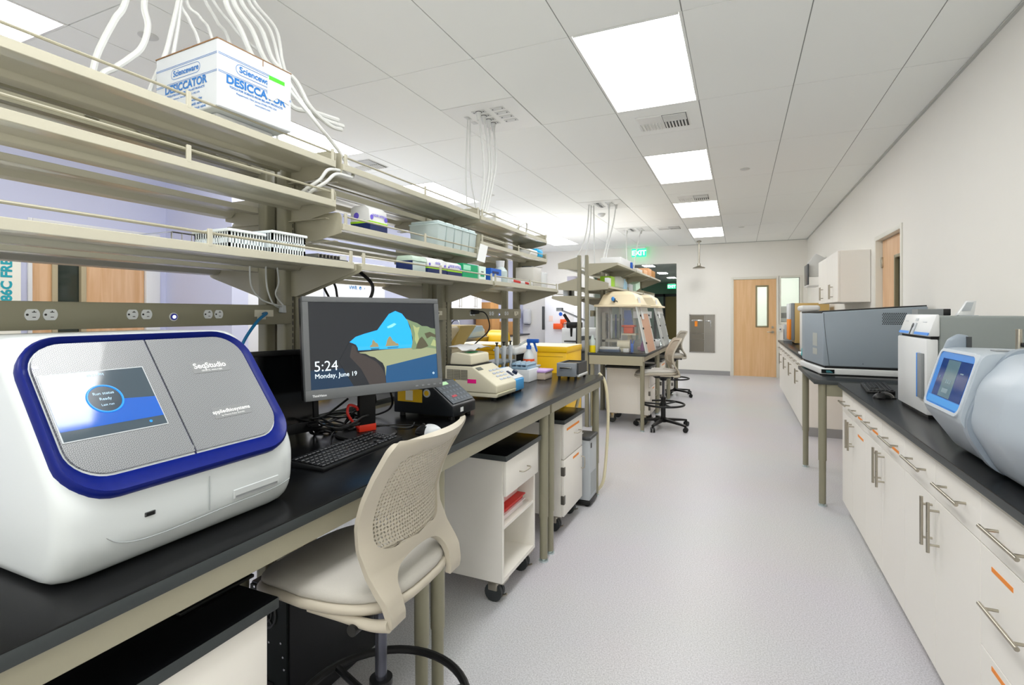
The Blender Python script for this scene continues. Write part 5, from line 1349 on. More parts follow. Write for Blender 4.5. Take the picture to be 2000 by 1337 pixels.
for k in range(5):      # coils lying behind and left of the monitor foot
    cx, cy = -1.50+.018*k, 1.63-.016*k; pts = []
    for i in range(12):
        a = 2*PI*i/12+k; rr = .095+.02*math.sin(3*a+k)+.008*k
        pts.append((cx+rr*.75*math.cos(a), cy+rr*math.sin(a), zt+.014+.011*k+.02*abs(math.sin(a*1.5+k))))
    b = MB(); q = spline([Vector(p) for p in pts], 5, True); b.tube(q, .0042, 8, 1, True)
    tag(b.build('cable', BLK), ['lowest loop of the black cable tangle by the monitor foot', 'second loop of the black cable tangle by the monitor foot', 'middle loop of the black cable tangle by the monitor foot', 'fourth loop of the black cable tangle by the monitor foot', 'top loop of the black cable tangle by the monitor foot'][k], 'cable', 'black cables behind the monitor')
cable([(-1.62, 1.42, 1.05), (-1.58, 1.50, 1.04), (-1.52, 1.56, .98), (-1.46, 1.62, .93), (-1.42, 1.70, .92)], .0045, 'black cable arching from the dark monitor to the tangle')
cable([(-1.60, 1.44, .97), (-1.54, 1.50, .985), (-1.48, 1.54, 1.0), (-1.42, 1.60, 1.06)], .0045, 'black cable rising from behind the analyzer to the lit monitor')
cable([(-1.40, 1.72, 1.10), (-1.43, 1.78, 1.02), (-1.49, 1.82, .97), (-1.50, 1.74, .93), (-1.44, 1.64, .925)], .0045, 'black cable looping down from the back of the lit monitor')
cable([(-1.38, 1.80, 1.10), (-1.45, 1.92, .98), (-1.55, 1.95, .925), (-1.62, 1.85, .92)], .005, 'black cable passing right of the monitor neck toward the heat block')
cable([(-1.62, 1.58, .922), (-1.50, 1.66, .920), (-1.36, 1.80, .920), (-1.24, 1.84, .920), (-1.20, 1.80, .919)], .0028, 'thin black mouse cable running over the bench')
cable([(-1.33, 1.56, .920), (-1.40, 1.66, .919), (-1.36, 1.76, .919), (-1.27, 1.80, .919), (-1.30, 1.88, .92)], .0025, 'thin grey cable looping by the heat block', DGREY)
cable([(-1.33, 1.40, .922), (-1.38, 1.46, .921), (-1.46, 1.55, .920), (-1.5, 1.62, .925)], .003, 'keyboard cable running back from the keyboard')
cable([(-1.66, 1.45, .98), (-1.62, 1.50, 1.005), (-1.54, 1.56, .96), (-1.48, 1.60, .945)], .0035, 'blue network cable between the dark and the lit monitor', CYBLUE, group='blue network cables')
cable([(-1.655, 1.40, 1.396), (-1.62, 1.385, 1.397), (-1.60, 1.33, 1.37), (-1.60, 1.28, 1.31), (-1.61, 1.25, 1.24)], .0055, 'blue network cable plugged into the raceway behind the analyzer', CYBLUE, group='blue network cables')
for k, (p, lab) in enumerate([([(-1.62, 1.62, 1.588), (-1.6, 1.66, 1.50), (-1.60, 1.69, 1.45), (-1.62, 1.72, 1.36), (-1.55, 1.72, 1.28)], 'black cable hanging behind the top left corner of the lit monitor'),
      ([(-1.62, 1.68, 1.588), (-1.61, 1.73, 1.52), (-1.60, 1.74, 1.45), (-1.56, 1.76, 1.3)], 'second black cable hanging behind the lit monitor'),
      ([(-1.60, 1.88, 1.588), (-1.57, 1.93, 1.53), (-1.58, 1.92, 1.46), (-1.62, 1.86, 1.40), (-1.6, 1.84, 1.3)], 'thick black cable hanging in a bow behind the lit monitor')]):
    cable(p, .005 if k < 2 else .008, lab)
cable([(-1.66, 3.12, 1.405), (-1.62, 3.17, 1.405), (-1.60, 3.20, 1.36), (-1.57, 3.15, 1.28), (-1.60, 3.02, 1.20), (-1.58, 2.9, 1.16)], .0045, 'black cable from the end raceway down to the thermocycler')
b = MB(); b.cyl((-1.66, 3.06, 1.405), (-1.62, 3.10, 1.405), .016, .012, 12); tag(b.build('plug', BLK), 'black plug in the end raceway above the thermocycler', 'plug')
WC2 = mat('grey_white_cord', '#c9cdcb', .5)
for p, lab in [([(-1.64, 1.33, 1.588), (-1.645, 1.34, 1.50), (-1.64, 1.38, 1.45), (-1.63, 1.44, 1.43), (-1.64, 1.475, 1.425)], 'pale cord hanging under the bottom shelf, on the left'),
               ([(-1.63, 1.39, 1.588), (-1.635, 1.40, 1.50), (-1.63, 1.42, 1.44), (-1.64, 1.46, 1.42)], 'pale cord hanging under the bottom shelf, in the middle'),
               ([(-1.63, 1.44, 1.588), (-1.635, 1.455, 1.52), (-1.64, 1.445, 1.47), (-1.64, 1.48, 1.43)], 'pale cord hanging under the bottom shelf, ending in the grey plug')]:
    cable(p, .003, lab, WC2, group='pale cords under the shelf')
b = MB(); b.prism([(-.012, 0), (.012, 0), (.008, .03), (-.008, .03)], 'y', -.01, .01, .003, 2, Matrix.Translation((-1.645, 1.482, 1.40))); tag(b.build('plug', LGREY), 'pale grey plug over the end of the raceway', 'plug')

# ---------------------------------------------------------------- right-hand counter run
FX = .655
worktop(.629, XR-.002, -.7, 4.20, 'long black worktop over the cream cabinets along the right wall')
def label_strip(parent, x, y0, y1, z0, z1=None, h=.013):
    b = MB(parent); z1 = z0 if z1 is None else z1
    b.prism([(y0, z0), (y1, z1), (y1, z1+h), (y0, z0+h)], 'x', x-.001, x)
    b.build('orange_label', ORANGE, parent)
def base_unit(y0, y1, lab, doors=True, labels=(), flip=False, group='cream base cabinets, right wall', near=True, x=FX, xb=XR-.004):
    t = thing('base_cabinet', lab, 'base cabinet', ((x+xb)/2, (y0+y1)/2, 0), 0, group)
    b = MB(t); b.box(x+.02, xb, y0, y1, .10, .884); b.box(x+.075, xb, y0, y1, 0, .10); b.build('carcass', CREAM, t)
    ym = (y0+y1)/2; g = .0015; zd = .72
    b = MB(t); b.box(x-.0005, x+.0005, y0, y1, .858, .884); b.box(x+.0005, x+.02, y0, y1, .86, .884); b.build('top_rail', CREAM_D, t)
    hl = .11
    if doors:
        for j, (a, c) in enumerate(((y0, ym), (ym, y1))):
            b = MB(t); b.box(x, x+.019, a+g, c-g, zd+g, .858, .0012, 1); d = b.build('drawer', CREAM, t)
            m = (a+c)/2; bar_pull(d, 'h', (x, m-hl, .797), (x, m+hl, .797), (-.033, 0, 0))
            if j in labels: label_strip(d, x, m-.10, m+.02, .765)
        for a, c, e in ((y0, ym, 1), (ym, y1, -1)):
            b = MB(t); b.box(x, x+.019, a+g, c-g, .10, zd-g, .0012, 1); d = b.build('door', CREAM, t)
            hy = c-.036 if e == 1 else a+.036
            bar_pull(d, 'h', (x, hy, .535), (x, hy, .715), (-.033, 0, 0))
            if 2 in labels and e == 1: label_strip(d, x, a+.05, a+.2, .655)
    else:
        for j, (z0, z1, hz) in enumerate(((zd, .858, .795), (.42, zd, .575), (.10, .42, .30))):
            b = MB(t); b.box(x, x+.019, y0+g, y1-g, z0+g, z1-(0 if j == 0 else g), .0012, 1); d = b.build('drawer', CREAM, t)
            bar_pull(d, 'h', (x, ym-hl, hz), (x, ym+hl, hz), (-.033, 0, 0))
            label_strip(d, x, y1-.2, y1-.075, [.757, .667, .385][j])
    return t
base_unit(1.19, 1.562, 'cream drawer unit below the camera, just out of view at the right', False) if False else None
base_unit(1.565, 1.958, 'cream three-drawer unit nearest the camera, orange labels on its drawers', False)
base_unit(1.958, 2.72, 'cream cabinet with two unlabelled drawers over two doors, nearest of the three pairs')
base_unit(2.72, 3.48, 'cream cabinet with two drawers over doors, in the middle of the run', True, (0, 1))
base_unit(3.48, 4.19, 'cream cabinet at the end of the run, next to the table leg', True, (0, 2))
# ---- table at the end of the counter
t = thing('lab_table', 'taupe-legged black-topped table carrying the big grey analyzer', 'table', (.9, 4.8, 0))
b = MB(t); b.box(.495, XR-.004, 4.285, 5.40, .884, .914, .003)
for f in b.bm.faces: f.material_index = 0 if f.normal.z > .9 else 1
b.build('table_top', [BLACKTOP, EDGE_HILITE], t)
b = MB(t); b.box(.575, XR-.02, 4.30, 4.325, .80, .884); b.box(.575, XR-.02, 5.36, 5.385, .80, .884); b.box(.60, .625, 4.325, 5.36, .82, .884); b.build('apron', FRAME, t)
for x in (.552, 1.25):
    for y in (4.325, 5.36): leg(t, x, y, .884, .33, .027)
# ---- far run of cabinets
worktop(.629, XR-.002, 6.55, 10.3, 'black worktop of the far cabinet run beyond the big grey analyzer')
for k in range(4):
    y0 = 6.72+k*.89
    base_unit(y0, y0+.89, ['first cream cabinet of the far run, its end panel facing the table legs', 'second cream cabinet of the far run', 'third cream cabinet of the far run', 'last cream cabinet of the far run, beside the far door'][k], True, (), group='cream base cabinets, far run')
b = MB(); b.box(FX+.075, XR-.005, 6.70, 6.72, 0, .10); b.box(FX, XR-.005, 6.70, 6.72, .10, .884); tag(b.build('cabinet_gable', CREAM), 'cream end panel of the far cabinet run behind the table legs', 'cabinet panel')
b = MB(); b.box(FX+.06, XR-.006, 6.69, 6.698, 0, .1); tag(b.build('toe_kick', SKIRT), 'grey toe kick strip below the far end panel', 'toe kick')
# ---- wall cabinets
for k, (y0, y1, lab, hs) in enumerate([(6.68, 7.42, 'cream wall cabinet nearest the right-hand door', (7.06, 7.13)), (7.42, 8.2, 'cream wall cabinet beyond the first one, by the wall screen', (7.82,))]):
    t = thing('wall_cabinet', lab, 'wall cabinet', (1.15, (y0+y1)/2, 1.52), 0, 'cream wall cabinets, right wall')
    b = MB(t); b.box(1.02, XR-.004, y0, y1, 1.52, 2.09); b.build('carcass', CREAM, t)
    ym = (y0+y1)/2
    for a, c, e in ((y0, ym, 1), (ym, y1, -1)):
        b = MB(t); b.box(1.0, 1.019, a+.0015, c-.0015, 1.522, 2.088, .001, 1); d = b.build('door', CREAM, t)
        hy = c-.04 if e == 1 else a+.04
        bar_pull(d, 'h', (1.0, hy, 1.56), (1.0, hy, 1.73), (-.033, 0, 0))

# ---- big grey analyzer on the table
GB = mat('analyzer_grey', '#8f9aa3', .42, 0, .4); t = thing('flow_analyzer', 'very large blue-grey analyzer with a white base on the table', 'lab analyzer', (.88, 5.0, .914))
ya, yb = 4.655, 5.36
def slab(b, plan, z0, z1, bev, slope=False):
    b.prism(plan, 'z', z0, z1, bev, 3)
    if slope:
        iv = b.T.inverted()
        for v in b.bm.verts:
            p = iv @ v.co
            if p.z > (z0+z1)/2: v.co.z += .072*max(0, min(p.x, 1.19)-.53)
PLAN = [(.600, ya), (1.26, ya), (1.26, yb), (.522, yb), (.530, 5.20)]
b = MB(t); slab(b, PLAN, .985, 1.400, .010, True); b.build('housing', GB, t)
b = MB(t); slab(b, [(.612, ya+.012), (1.25, ya+.012), (1.25, yb-.01), (.535, yb-.01), (.542, 5.2)], .966, .986, 0); b.build('shadow_gap', BLKM, t)
b = MB(t); slab(b, [(.578, ya-.014), (1.26, ya-.014), (1.26, yb), (.508, yb), (.515, 5.24)], .922, .968, .006); b.build('white_base', WHITE, t)
b = MB(t); b.box(.575, 1.25, ya, yb-.02, .914, .923); b.build('feet', BLK, t)
b = MB(t); slab(b, [(.595, ya+.03), (1.26, ya+.03), (1.26, yb), (.522, yb), (.53, 5.22)], 1.396, 1.409, 0, True); b.build('top_cover', BLK, t)
b = MB(t); b.box(.585, .672, ya-.0165, ya-.013, .930, .960); b.mi = 1
for k in range(3): b.box(.617, .66-.008*k, ya-.0172, ya-.0164, .937+k*.006, .940+k*.006)
b.build('display', [mat('display_dark', '#0d1518', .2), mat('display_teal', '#3f7f86', .3, emit=.25)], t)
b = MB(t); b.tube([(.602, ya-.0004, 1.40), (.612, ya-.0004, 1.25), (.640, ya-.0004, .99)], .0016, 6); b.build('door_seam', DGREY, t)
b = MB(t)
for k in range(13):
    for j in range(8):
        b.cyl((.985+k*.0115+(.0055 if j % 2 else 0), ya-.0012, 1.315+j*.0115), (.985+k*.0115+(.0055 if j % 2 else 0), ya+.002, 1.315+j*.0115), .0042, seg=6)
b.build('vent_holes', BLKM, t)
for a in ((1.13, 1.235), (1.06, 1.11)):
    b = MB(t); F2 = frame((.565, 4.927, 0), (.6-.53, 4.655-5.2, 0), (0, 0, 1)); b.T = b.T @ F2; b.box(-.02, .11, a[0], a[1], .0005, .0015); b.build('side_sticker', mat('sticker_grey', '#a8aca6', .5), t)
b = MB(t); b.cyl((.86, ya-.002, 1.01), (.86, ya+.002, 1.01), .003, seg=8); b.build('lock', BLK, t)
t = thing('open_tray', 'dark open-ended tray on top of the white-door analyzer', 'tray', (.88, 3.34, 1.386))
b = MB(t); b.box(.845, .975, 3.28, 3.38, 1.386, 1.391); b.box(.845, .975, 3.28, 3.288, 1.391, 1.415); b.box(.845, .851, 3.288, 3.38, 1.391, 1.415); b.box(.845, .975, 3.28, 3.38, 1.415, 1.419); b.build('frame', MGREY, t)
b = MB(t); b.box(.95, .98, 3.277, 3.38, 1.3865, 1.420, .003); b.build('end_cap', BLK, t)
t = thing('white_tissue', 'white crumpled tissue edge between the big grey analyzer and the white-door analyzer', 'tissue', (.965, 4.01, .914))
b = MB(t); b.prism([(.945, .914), (.985, .914), (.98, .95), (.962, .96)], 'y', 4.00, 4.02, .006); b.build('tissue', WPAPER, t)

# ---- white-door analyzer
BX = mat('sequencer_grey', '#8b9290', .42, 0, .4, .01); t = thing('sequencer', 'analyzer with a white front door, blue stripes and a grey body on the right counter', 'lab analyzer', (1.0, 3.15, .914))
y0, y1 = 2.935, 3.40
b = MB(t); b.prism([(.835, .93), (1.285, .93), (1.285, 1.375), (1.265, 1.385), (.835, 1.385)], 'y', y0+.012, y1, .012, 3); b.build('body', BX, t)
b = MB(t); b.box(.787, .832, y0, y1, .928, 1.278, .006, 2); d = b.build('front_door', WHITE, t)
b = MB(t); b.prism([(.792, 1.290), (.838, 1.290), (.838, 1.392), (.825, 1.392)], 'y', y0, y1, .006, 2); b.build('control_head', WHITE, t)
b = MB(t); b.box(.805, .836, y0+.004, y1-.004, 1.277, 1.291); b.build('gap', BLKM, t)
FH = frame((.7915, (y0+y1)/2, 1.291), (0, -1, 0), Vector((.033, 0, .101)))
for a in ((-.232, -.055), (.025, .232)):
    b = MB(t, FH); b.box(a[0], a[1], .004, .017, -.001, .0015); b.build('blue_stripe', mat('stripe_blue', '#2f86e0', .4), t)
b = MB(t, FH); b.box(-.045, .015, .0, .062, -.001, .006, .004, 2); b.mi = 1; b.cyl((-.017, .045, .0), (-.017, .045, .008), .013, seg=18); b.box(-.02, -.014, .0, .045, .005, .009); b.build('latch', [LGREY, DGREY], t)
b = MB(t, FH); b.box(-.185, -.14, .068, .071, 0, .001); b.box(.09, .15, .066, .069, 0, .001); b.box(-.03, .01, .072, .085, 0, .001); b.build('print', LGREY, t)
b = MB(t); b.box(.774, .788, y0+.025, y0+.085, 1.0, 1.21, .003); b.mi = 1; b.box(.773, .789, y0+.085, y0+.096, 1.0, 1.21, .002); b.build('handle', [MGREY, mat('stripe_blue', '#2f86e0', .4)], t)
b = MB(t); b.box(.80, 1.27, y0+.02, y1-.02, ZB, .93); b.build('feet', BLK, t)
t = thing('remote_display', 'small white hand-held meter leaning on top of the white-door analyzer', 'meter', (1.1, 3.3, 1.385))
b = MB(t); b.prism([(.99, 1.386), (1.06, 1.386), (1.07, 1.46), (1.035, 1.46), (1.0, 1.40)], 'y', 3.24, 3.27, .004, 2); b.build('body', WHITE, t)
b = MB(t); b.prism([(1.01, 1.41), (1.045, 1.41), (1.058, 1.452), (1.03, 1.452)], 'y', 3.2375, 3.24); b.build('screen', LGREY, t)
b = MB(t); b.box(1.0, 1.075, 3.235, 3.275, 1.385, 1.388); b.build('stand', LGREY, t)
keyboard((.80, 3.93, ZB), R(-96), 'black keyboard on the right counter in front of the big grey analyzer')
mouse('mouse', (.755, 3.53, ZB), R(200), 'black mouse on the right counter beside the white-door analyzer', mat('mouse_black', '#0c0d0e', .15, coat=.5), BLK)

# ---- rounded analyzer with blue display (front faces -x)
PB = mat('imager_grey', '#aab4bd', .36, 0, .4); PBD = mat('imager_grey_dark', '#8e99a4', .38, 0, .4)
t = thing('imaging_analyzer', 'rounded pale grey analyzer with a blue-framed display at the right edge', 'lab analyzer', (.9, 2.0, .914))
prof = [(.715, .918), (1.25, .918), (1.25, 1.25), (1.22, 1.268), (.70, 1.278), (.668, 1.268), (.617, 1.085), (.617, 1.062)]
def rp(P, r, n=5):
    out = []
    for i in range(len(P)):
        a, c, e = Vector(P[i-1]), Vector(P[i]), Vector(P[(i+1) % len(P)])
        p0 = c+(a-c).normalized()*min(r, (a-c).length*.45); p1 = c+(e-c).normalized()*min(r, (e-c).length*.45)
        for k in range(n): u = k/(n-1); q = p0*(1-u)**2+c*2*u*(1-u)+p1*u*u; out.append((q.x, q.y))
    return out
P = rp(prof, .03); rows = []
for y, d in ((2.345, .05), (2.338, .02), (2.32, 0), (1.985, 0)): rows.append([(.93+(x-.93)*(1-d), y, 1.10+(z-1.10)*(1-d)) for x, z in P])
b = MB(t); b.loft(rows); b.build('front_module', PB, t, ang=50)
prof2 = [(.705, .918), (1.25, .918), (1.25, 1.26), (1.2, 1.278), (.725, 1.282), (.652, 1.19), (.630, 1.06)]
P = rp(prof2, .035, 6); rows = []
for y, d in ((1.985, .04), (1.978, .012), (1.96, 0), (1.80, 0), (1.785, .004), (1.69, .07), (1.60, .13), (1.56, .22)): rows.append([(.95+(x-.95)*(1-d), y, 1.09+(z-1.09)*(1-d)) for x, z in P])
b = MB(t); b.loft(rows); b.build('rear_module', PB, t, ang=50)
P = rp([(.694, .917), (1.24, .917), (1.24, 1.262), (1.2, 1.292), (.728, 1.296), (.648, 1.15), (.617, 1.05)], .05, 6); rows = [[(x, y, max(z, .917)) for x, z in P] for y in (1.965, 2.0)]
b = MB(t); b.loft(rows); b.build('seam_band', PBD, t, ang=50)
FD = frame((.6425, 2.162, 1.174), (0, -1, 0), Vector((.051, 0, .183)))
b = MB(t, FD); A = rrect(.322, .206, .03, 6); B_ = rrect(.302, .186, .024, 6); C_ = rrect(.262, .158, .02, 6)
b.loft([[(x, y, -.012) for x, y in A], [(x, y, .004) for x, y in A], [(x, y, .004) for x, y in B_], [(x, y, .0005) for x, y in B_]], caps=False); b.build('display_bezel', mat('imager_lip', '#c3cbd2', .35), t, ang=60)
b = MB(t, FD); b.prism(B_, 'z', -.004, .0012); b.build('blue_frame', mat('frame_blue', '#2280d8', .25, 0, .6), t)
b = MB(t, FD); b.box(-.11, .14, -.062, .07, .0012, .002); b.mi = 1; b.box(-.053, .05, -.06, .068, .002, .0026); b.mi = 2
for k in range(3): b.box(-.02+k*.016, -.010+k*.016, -.012, .0, .0026, .003)
b.box(-.03, .02, -.045, -.03, .0026, .003); b.box(-.085, -.08, .0, .008, .0022, .003); b.box(.075, .10, .028, .032, .0022, .003)
b.mi = 3; b.box(-.135, .143, -.087, -.0645, .001, .0022)
b.build('screen', [mat('imager_screen', '#0f2f66', .08, emit=.15, ecol='#123f86'), mat('imager_panel', '#4f6a78', .1, emit=.15, ecol='#5b7884'), mat('imager_type', '#7f98a4', .3), mat('imager_sky', '#4aa4f2', .2)], t)
b = MB(t); pts = [(.672, 1.255), (.755, 1.26), (.75, 1.318), (.72, 1.325), (.69, 1.305)]; b.prism(pts, 'y', 2.325, 2.355, .01, 3); b.build('side_fin', PBD, t)
b = MB(t); b.box(.738, .752, 2.318, 2.326, 1.272, 1.315); b.build('fin_edge', DGREY, t)
for x, y in ((.86, 2.27), (.98, 2.02)):
    b = MB(t); b.cyl((x, y, 1.27), (x, y, 1.345), .0085, seg=12); b.build('steel_post', STEEL, t)
b = MB(t); b.box(.862, .90, 2.255, 2.27, 1.285, 1.30, .004); b.box(.96, 1.08, 1.99, 2.03, 1.275, 1.29, .004); b.build('black_clips', BLK, t)
b = MB(t); b.box(.74, .78, 2.10, 2.14, 1.277, 1.281, .001); b.build('top_latch', MGREY, t)

# ---- things on the far counter
t = thing('drying_oven', 'tan laboratory oven with an orange-edged door on the far counter', 'lab oven', (.96, 9.25, .914))
b = MB(t); b.box(.78, 1.24, 9.0, 9.5, .93, 1.55, .01); b.build('cabinet', TAN, t)
b = MB(t); b.box(.735, .78, 9.0, 9.5, .98, 1.55, .006); b.build('door', MGREY, t)
b = MB(t); b.box(.705, .735, 9.02, 9.46, .98, 1.30, .004); b.build('door_sheet', ORANGE, t)
b = MB(t); b.box(.70, .733, 9.02, 9.40, 1.30, 1.54, .002); b.build('notice', WPAPER, t)
b = MB(t)
for x in (.80, 1.2):
    for y in (9.04, 9.46): b.cyl((x, y, ZB), (x, y, .932), .018)
b.build('feet', BLK, t)
t = thing('water_purifier', 'white upright unit with a domed lid and a black slot on the far counter', 'lab unit', (.88, 7.3, .914))
b = MB(t); b.box(.70, .86, 7.10, 7.45, .914, 1.42, .02, 3); b.build('body', WHITE, t)
b = MB(t); b.box(.675, .885, 7.08, 7.47, 1.42, 1.49, .03, 4); b.build('lid', WHITE, t)
b = MB(t); b.box(.735, .76, 7.094, 7.10, 1.02, 1.32, .003); b.build('slot', BLK, t)
b = MB(t); b.box(.80, .85, 7.07, 7.10, .914, 1.42, .004); b.build('dark_edge', BLK, t)
t = thing('towel_stack', 'flat white sheet stack by the cyan dispenser on the far counter', 'paper stack', (.70, 6.83, .914))
b = MB(t); b.box(.64, .76, 6.74, 6.98, .914, .94, .004); b.build('sheets', WPAPER, t)
t = thing('tape_dispenser', 'cyan tape dispenser on the far counter', 'tape dispenser', (.68, 6.64, .914))
b = MB(t); b.prism([(.640, .914), (.73, .914), (.72, .99), (.695, 1.02), (.645, 1.0)], 'y', 6.62, 6.66, .006, 2); b.build('body', CYAN, t)
b = MB(t); b.cyl((.675, 6.613, .965), (.675, 6.62, .965), .016, seg=16); b.build('hub', DGREY, t)
t = thing('wall_screen', 'dark screen on a white bracket hanging past the wall cabinets', 'wall screen', (1.12, 9.9, 1.86))
b = MB(t); b.box(1.03, 1.05, 9.72, 10.2, 1.86, 2.21, .01); b.build('panel', mat('screen_slate_dark', '#3b4148', .3), t)
b = MB(t); b.prism([(1.05, 2.0), (1.3, 2.0), (1.3, 2.3), (1.16, 2.38), (1.04, 2.22)], 'y', 9.8, 9.9, .01); b.box(1.03, 1.2, 9.72, 10.2, 1.835, 1.86, .004); b.build('bracket', WHITE, t)
t = thing('counter_basket', 'black arched basket behind the big grey analyzer', 'basket', (1.05, 5.9, .914)) if False else None
t = thing('mini_fridge', 'small grey unit standing against the far wall beside the oven', 'lab unit', (.8, 10.0, .914))
b = MB(t); b.box(.70, .9, 9.85, 10.15, .914, 1.2, .01); b.build('body', LGREY, t)
b = MB(t); b.box(.695, .70, 9.9, 9.96, .95, 1.12); b.build('slot', BLK, t)
# ---------------------------------------------------------------- yellow safety cabinet
t = thing('safety_cabinet', 'yellow steel safety cabinet standing past the end of the near island', 'safety cabinet', (-1.85, 4.25, 0))
b = MB(t); b.box(-2.39, -1.30, 4.04, 4.47, .03, 1.07, .004); b.box(-2.395, -1.295, 4.035, 4.475, 1.07, 1.118, .004); b.build('body', YEL, t)
b = MB(t); b.box(-2.39, -1.30, 4.04, 4.47, 0, .03); b.build('plinth', mat('plinth_dark', '#4a3d10', .6), t)
b = MB(t); b.box(-1.845, -1.841, 4.034, 4.041, .06, 1.06); b.box(-2.36, -1.33, 4.0385, 4.041, 1.035, 1.038); b.build('seams', mat('seam_mustard', '#a8860a', .5), t)
b = MB(t); b.box(-1.80, -1.76, 4.02, 4.04, .5, .66, .004); b.build('latch_handle', STEEL, t)
b = MB(t); b.box(-2.39, -1.297, 4.04, 4.473, 1.1181, 1.121, .001); b.build('top_liner', mat('top_liner_cream', '#f0e9cf', .5), t)

# ---------------------------------------------------------------- far island with glove hoods
IY0, IY1 = 6.12, 9.85
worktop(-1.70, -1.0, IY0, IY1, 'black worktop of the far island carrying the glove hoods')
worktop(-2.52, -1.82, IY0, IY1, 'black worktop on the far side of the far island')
B2 = [(6.12, 7.33), (7.36, 8.58), (8.61, 9.82)]
sh = {}
def proto2(D, kind):
    if (D, kind) not in sh: sh[(D, kind)] = (shelf_proto('shelf', D, 1.17, kind, rail=(kind == 'tri')), [])
    return sh[(D, kind)]
for i, (y0, y1) in enumerate(B2):
    w = ['nearest', 'middle', 'farthest'][i]
    t = thing('shelving_unit', f'taupe post frame of the {w} bay on the far island', 'shelving unit', (-1.76, (y0+y1)/2, 0), 0, 'slotted posts of the far island')
    for y in (y0+.03, y1-.03):
        post(t, -1.716, y, 2.11, .046, .046, False); post(t, -1.812, y, 2.11, .046, .046, False)
    for z in (.8, 1.99):
        b = MB(t); b.box(-1.73, -1.70, y0+.05, y1-.05, z-.03, z); b.build('cross_rail', FRAME, t)
    ym = (y0+y1)/2
    for (D, kind, z, side, nm) in ((.36, 'deep', 1.975, 0, 'top shelf'), (.25, 'drop', 1.70, 0, 'middle shelf'), (.25, 'drop', 1.96, 1, 'top shelf'), (.25, 'drop', 1.70, 1, 'middle shelf'), (.33, 'tri', 1.585, 1, 'bottom shelf')):
        p, u = proto2(D, kind)
        x = -1.692 if side == 0 else -1.836
        put(p, u, (x, ym, z), 0 if side == 0 else PI, f'{nm} of the {w} far-island bay, ' + ('on the glove hood side' if side == 0 else 'on the side away from the glove hoods'), 'shelves of the far island')
    b = bench_frame(-1.04, -1.68, y0+.0, y1, f'bench of the {w} bay of the far island', 'bench frames of the far island')
    if i == 0:
        bb = MB(b); bb.box(-1.68, -1.035, y0-.004, y0+.014, .775, .884, .002, 1); bb.build('end_panel', FRAME_L, b)
raceway(-1.67, 6.2, 7.3, 'taupe power raceway behind the first glove hood', (6.5, 6.54, 6.9), None, 7.1)
cart(6.50, 6.93, 'door', 'cream cart under the first glove hood, its side facing the camera', xf=-1.03, xb=-1.55, zb=.13)
cart(7.5, 7.93, 'door', 'cream cart with drawers behind the nearer far-island stool', xf=-1.03, xb=-1.55, zb=.13)
cart(8.85, 9.28, 'door', 'cream cart beside the farthest stool', xf=-1.03, xb=-1.55, zb=.13)

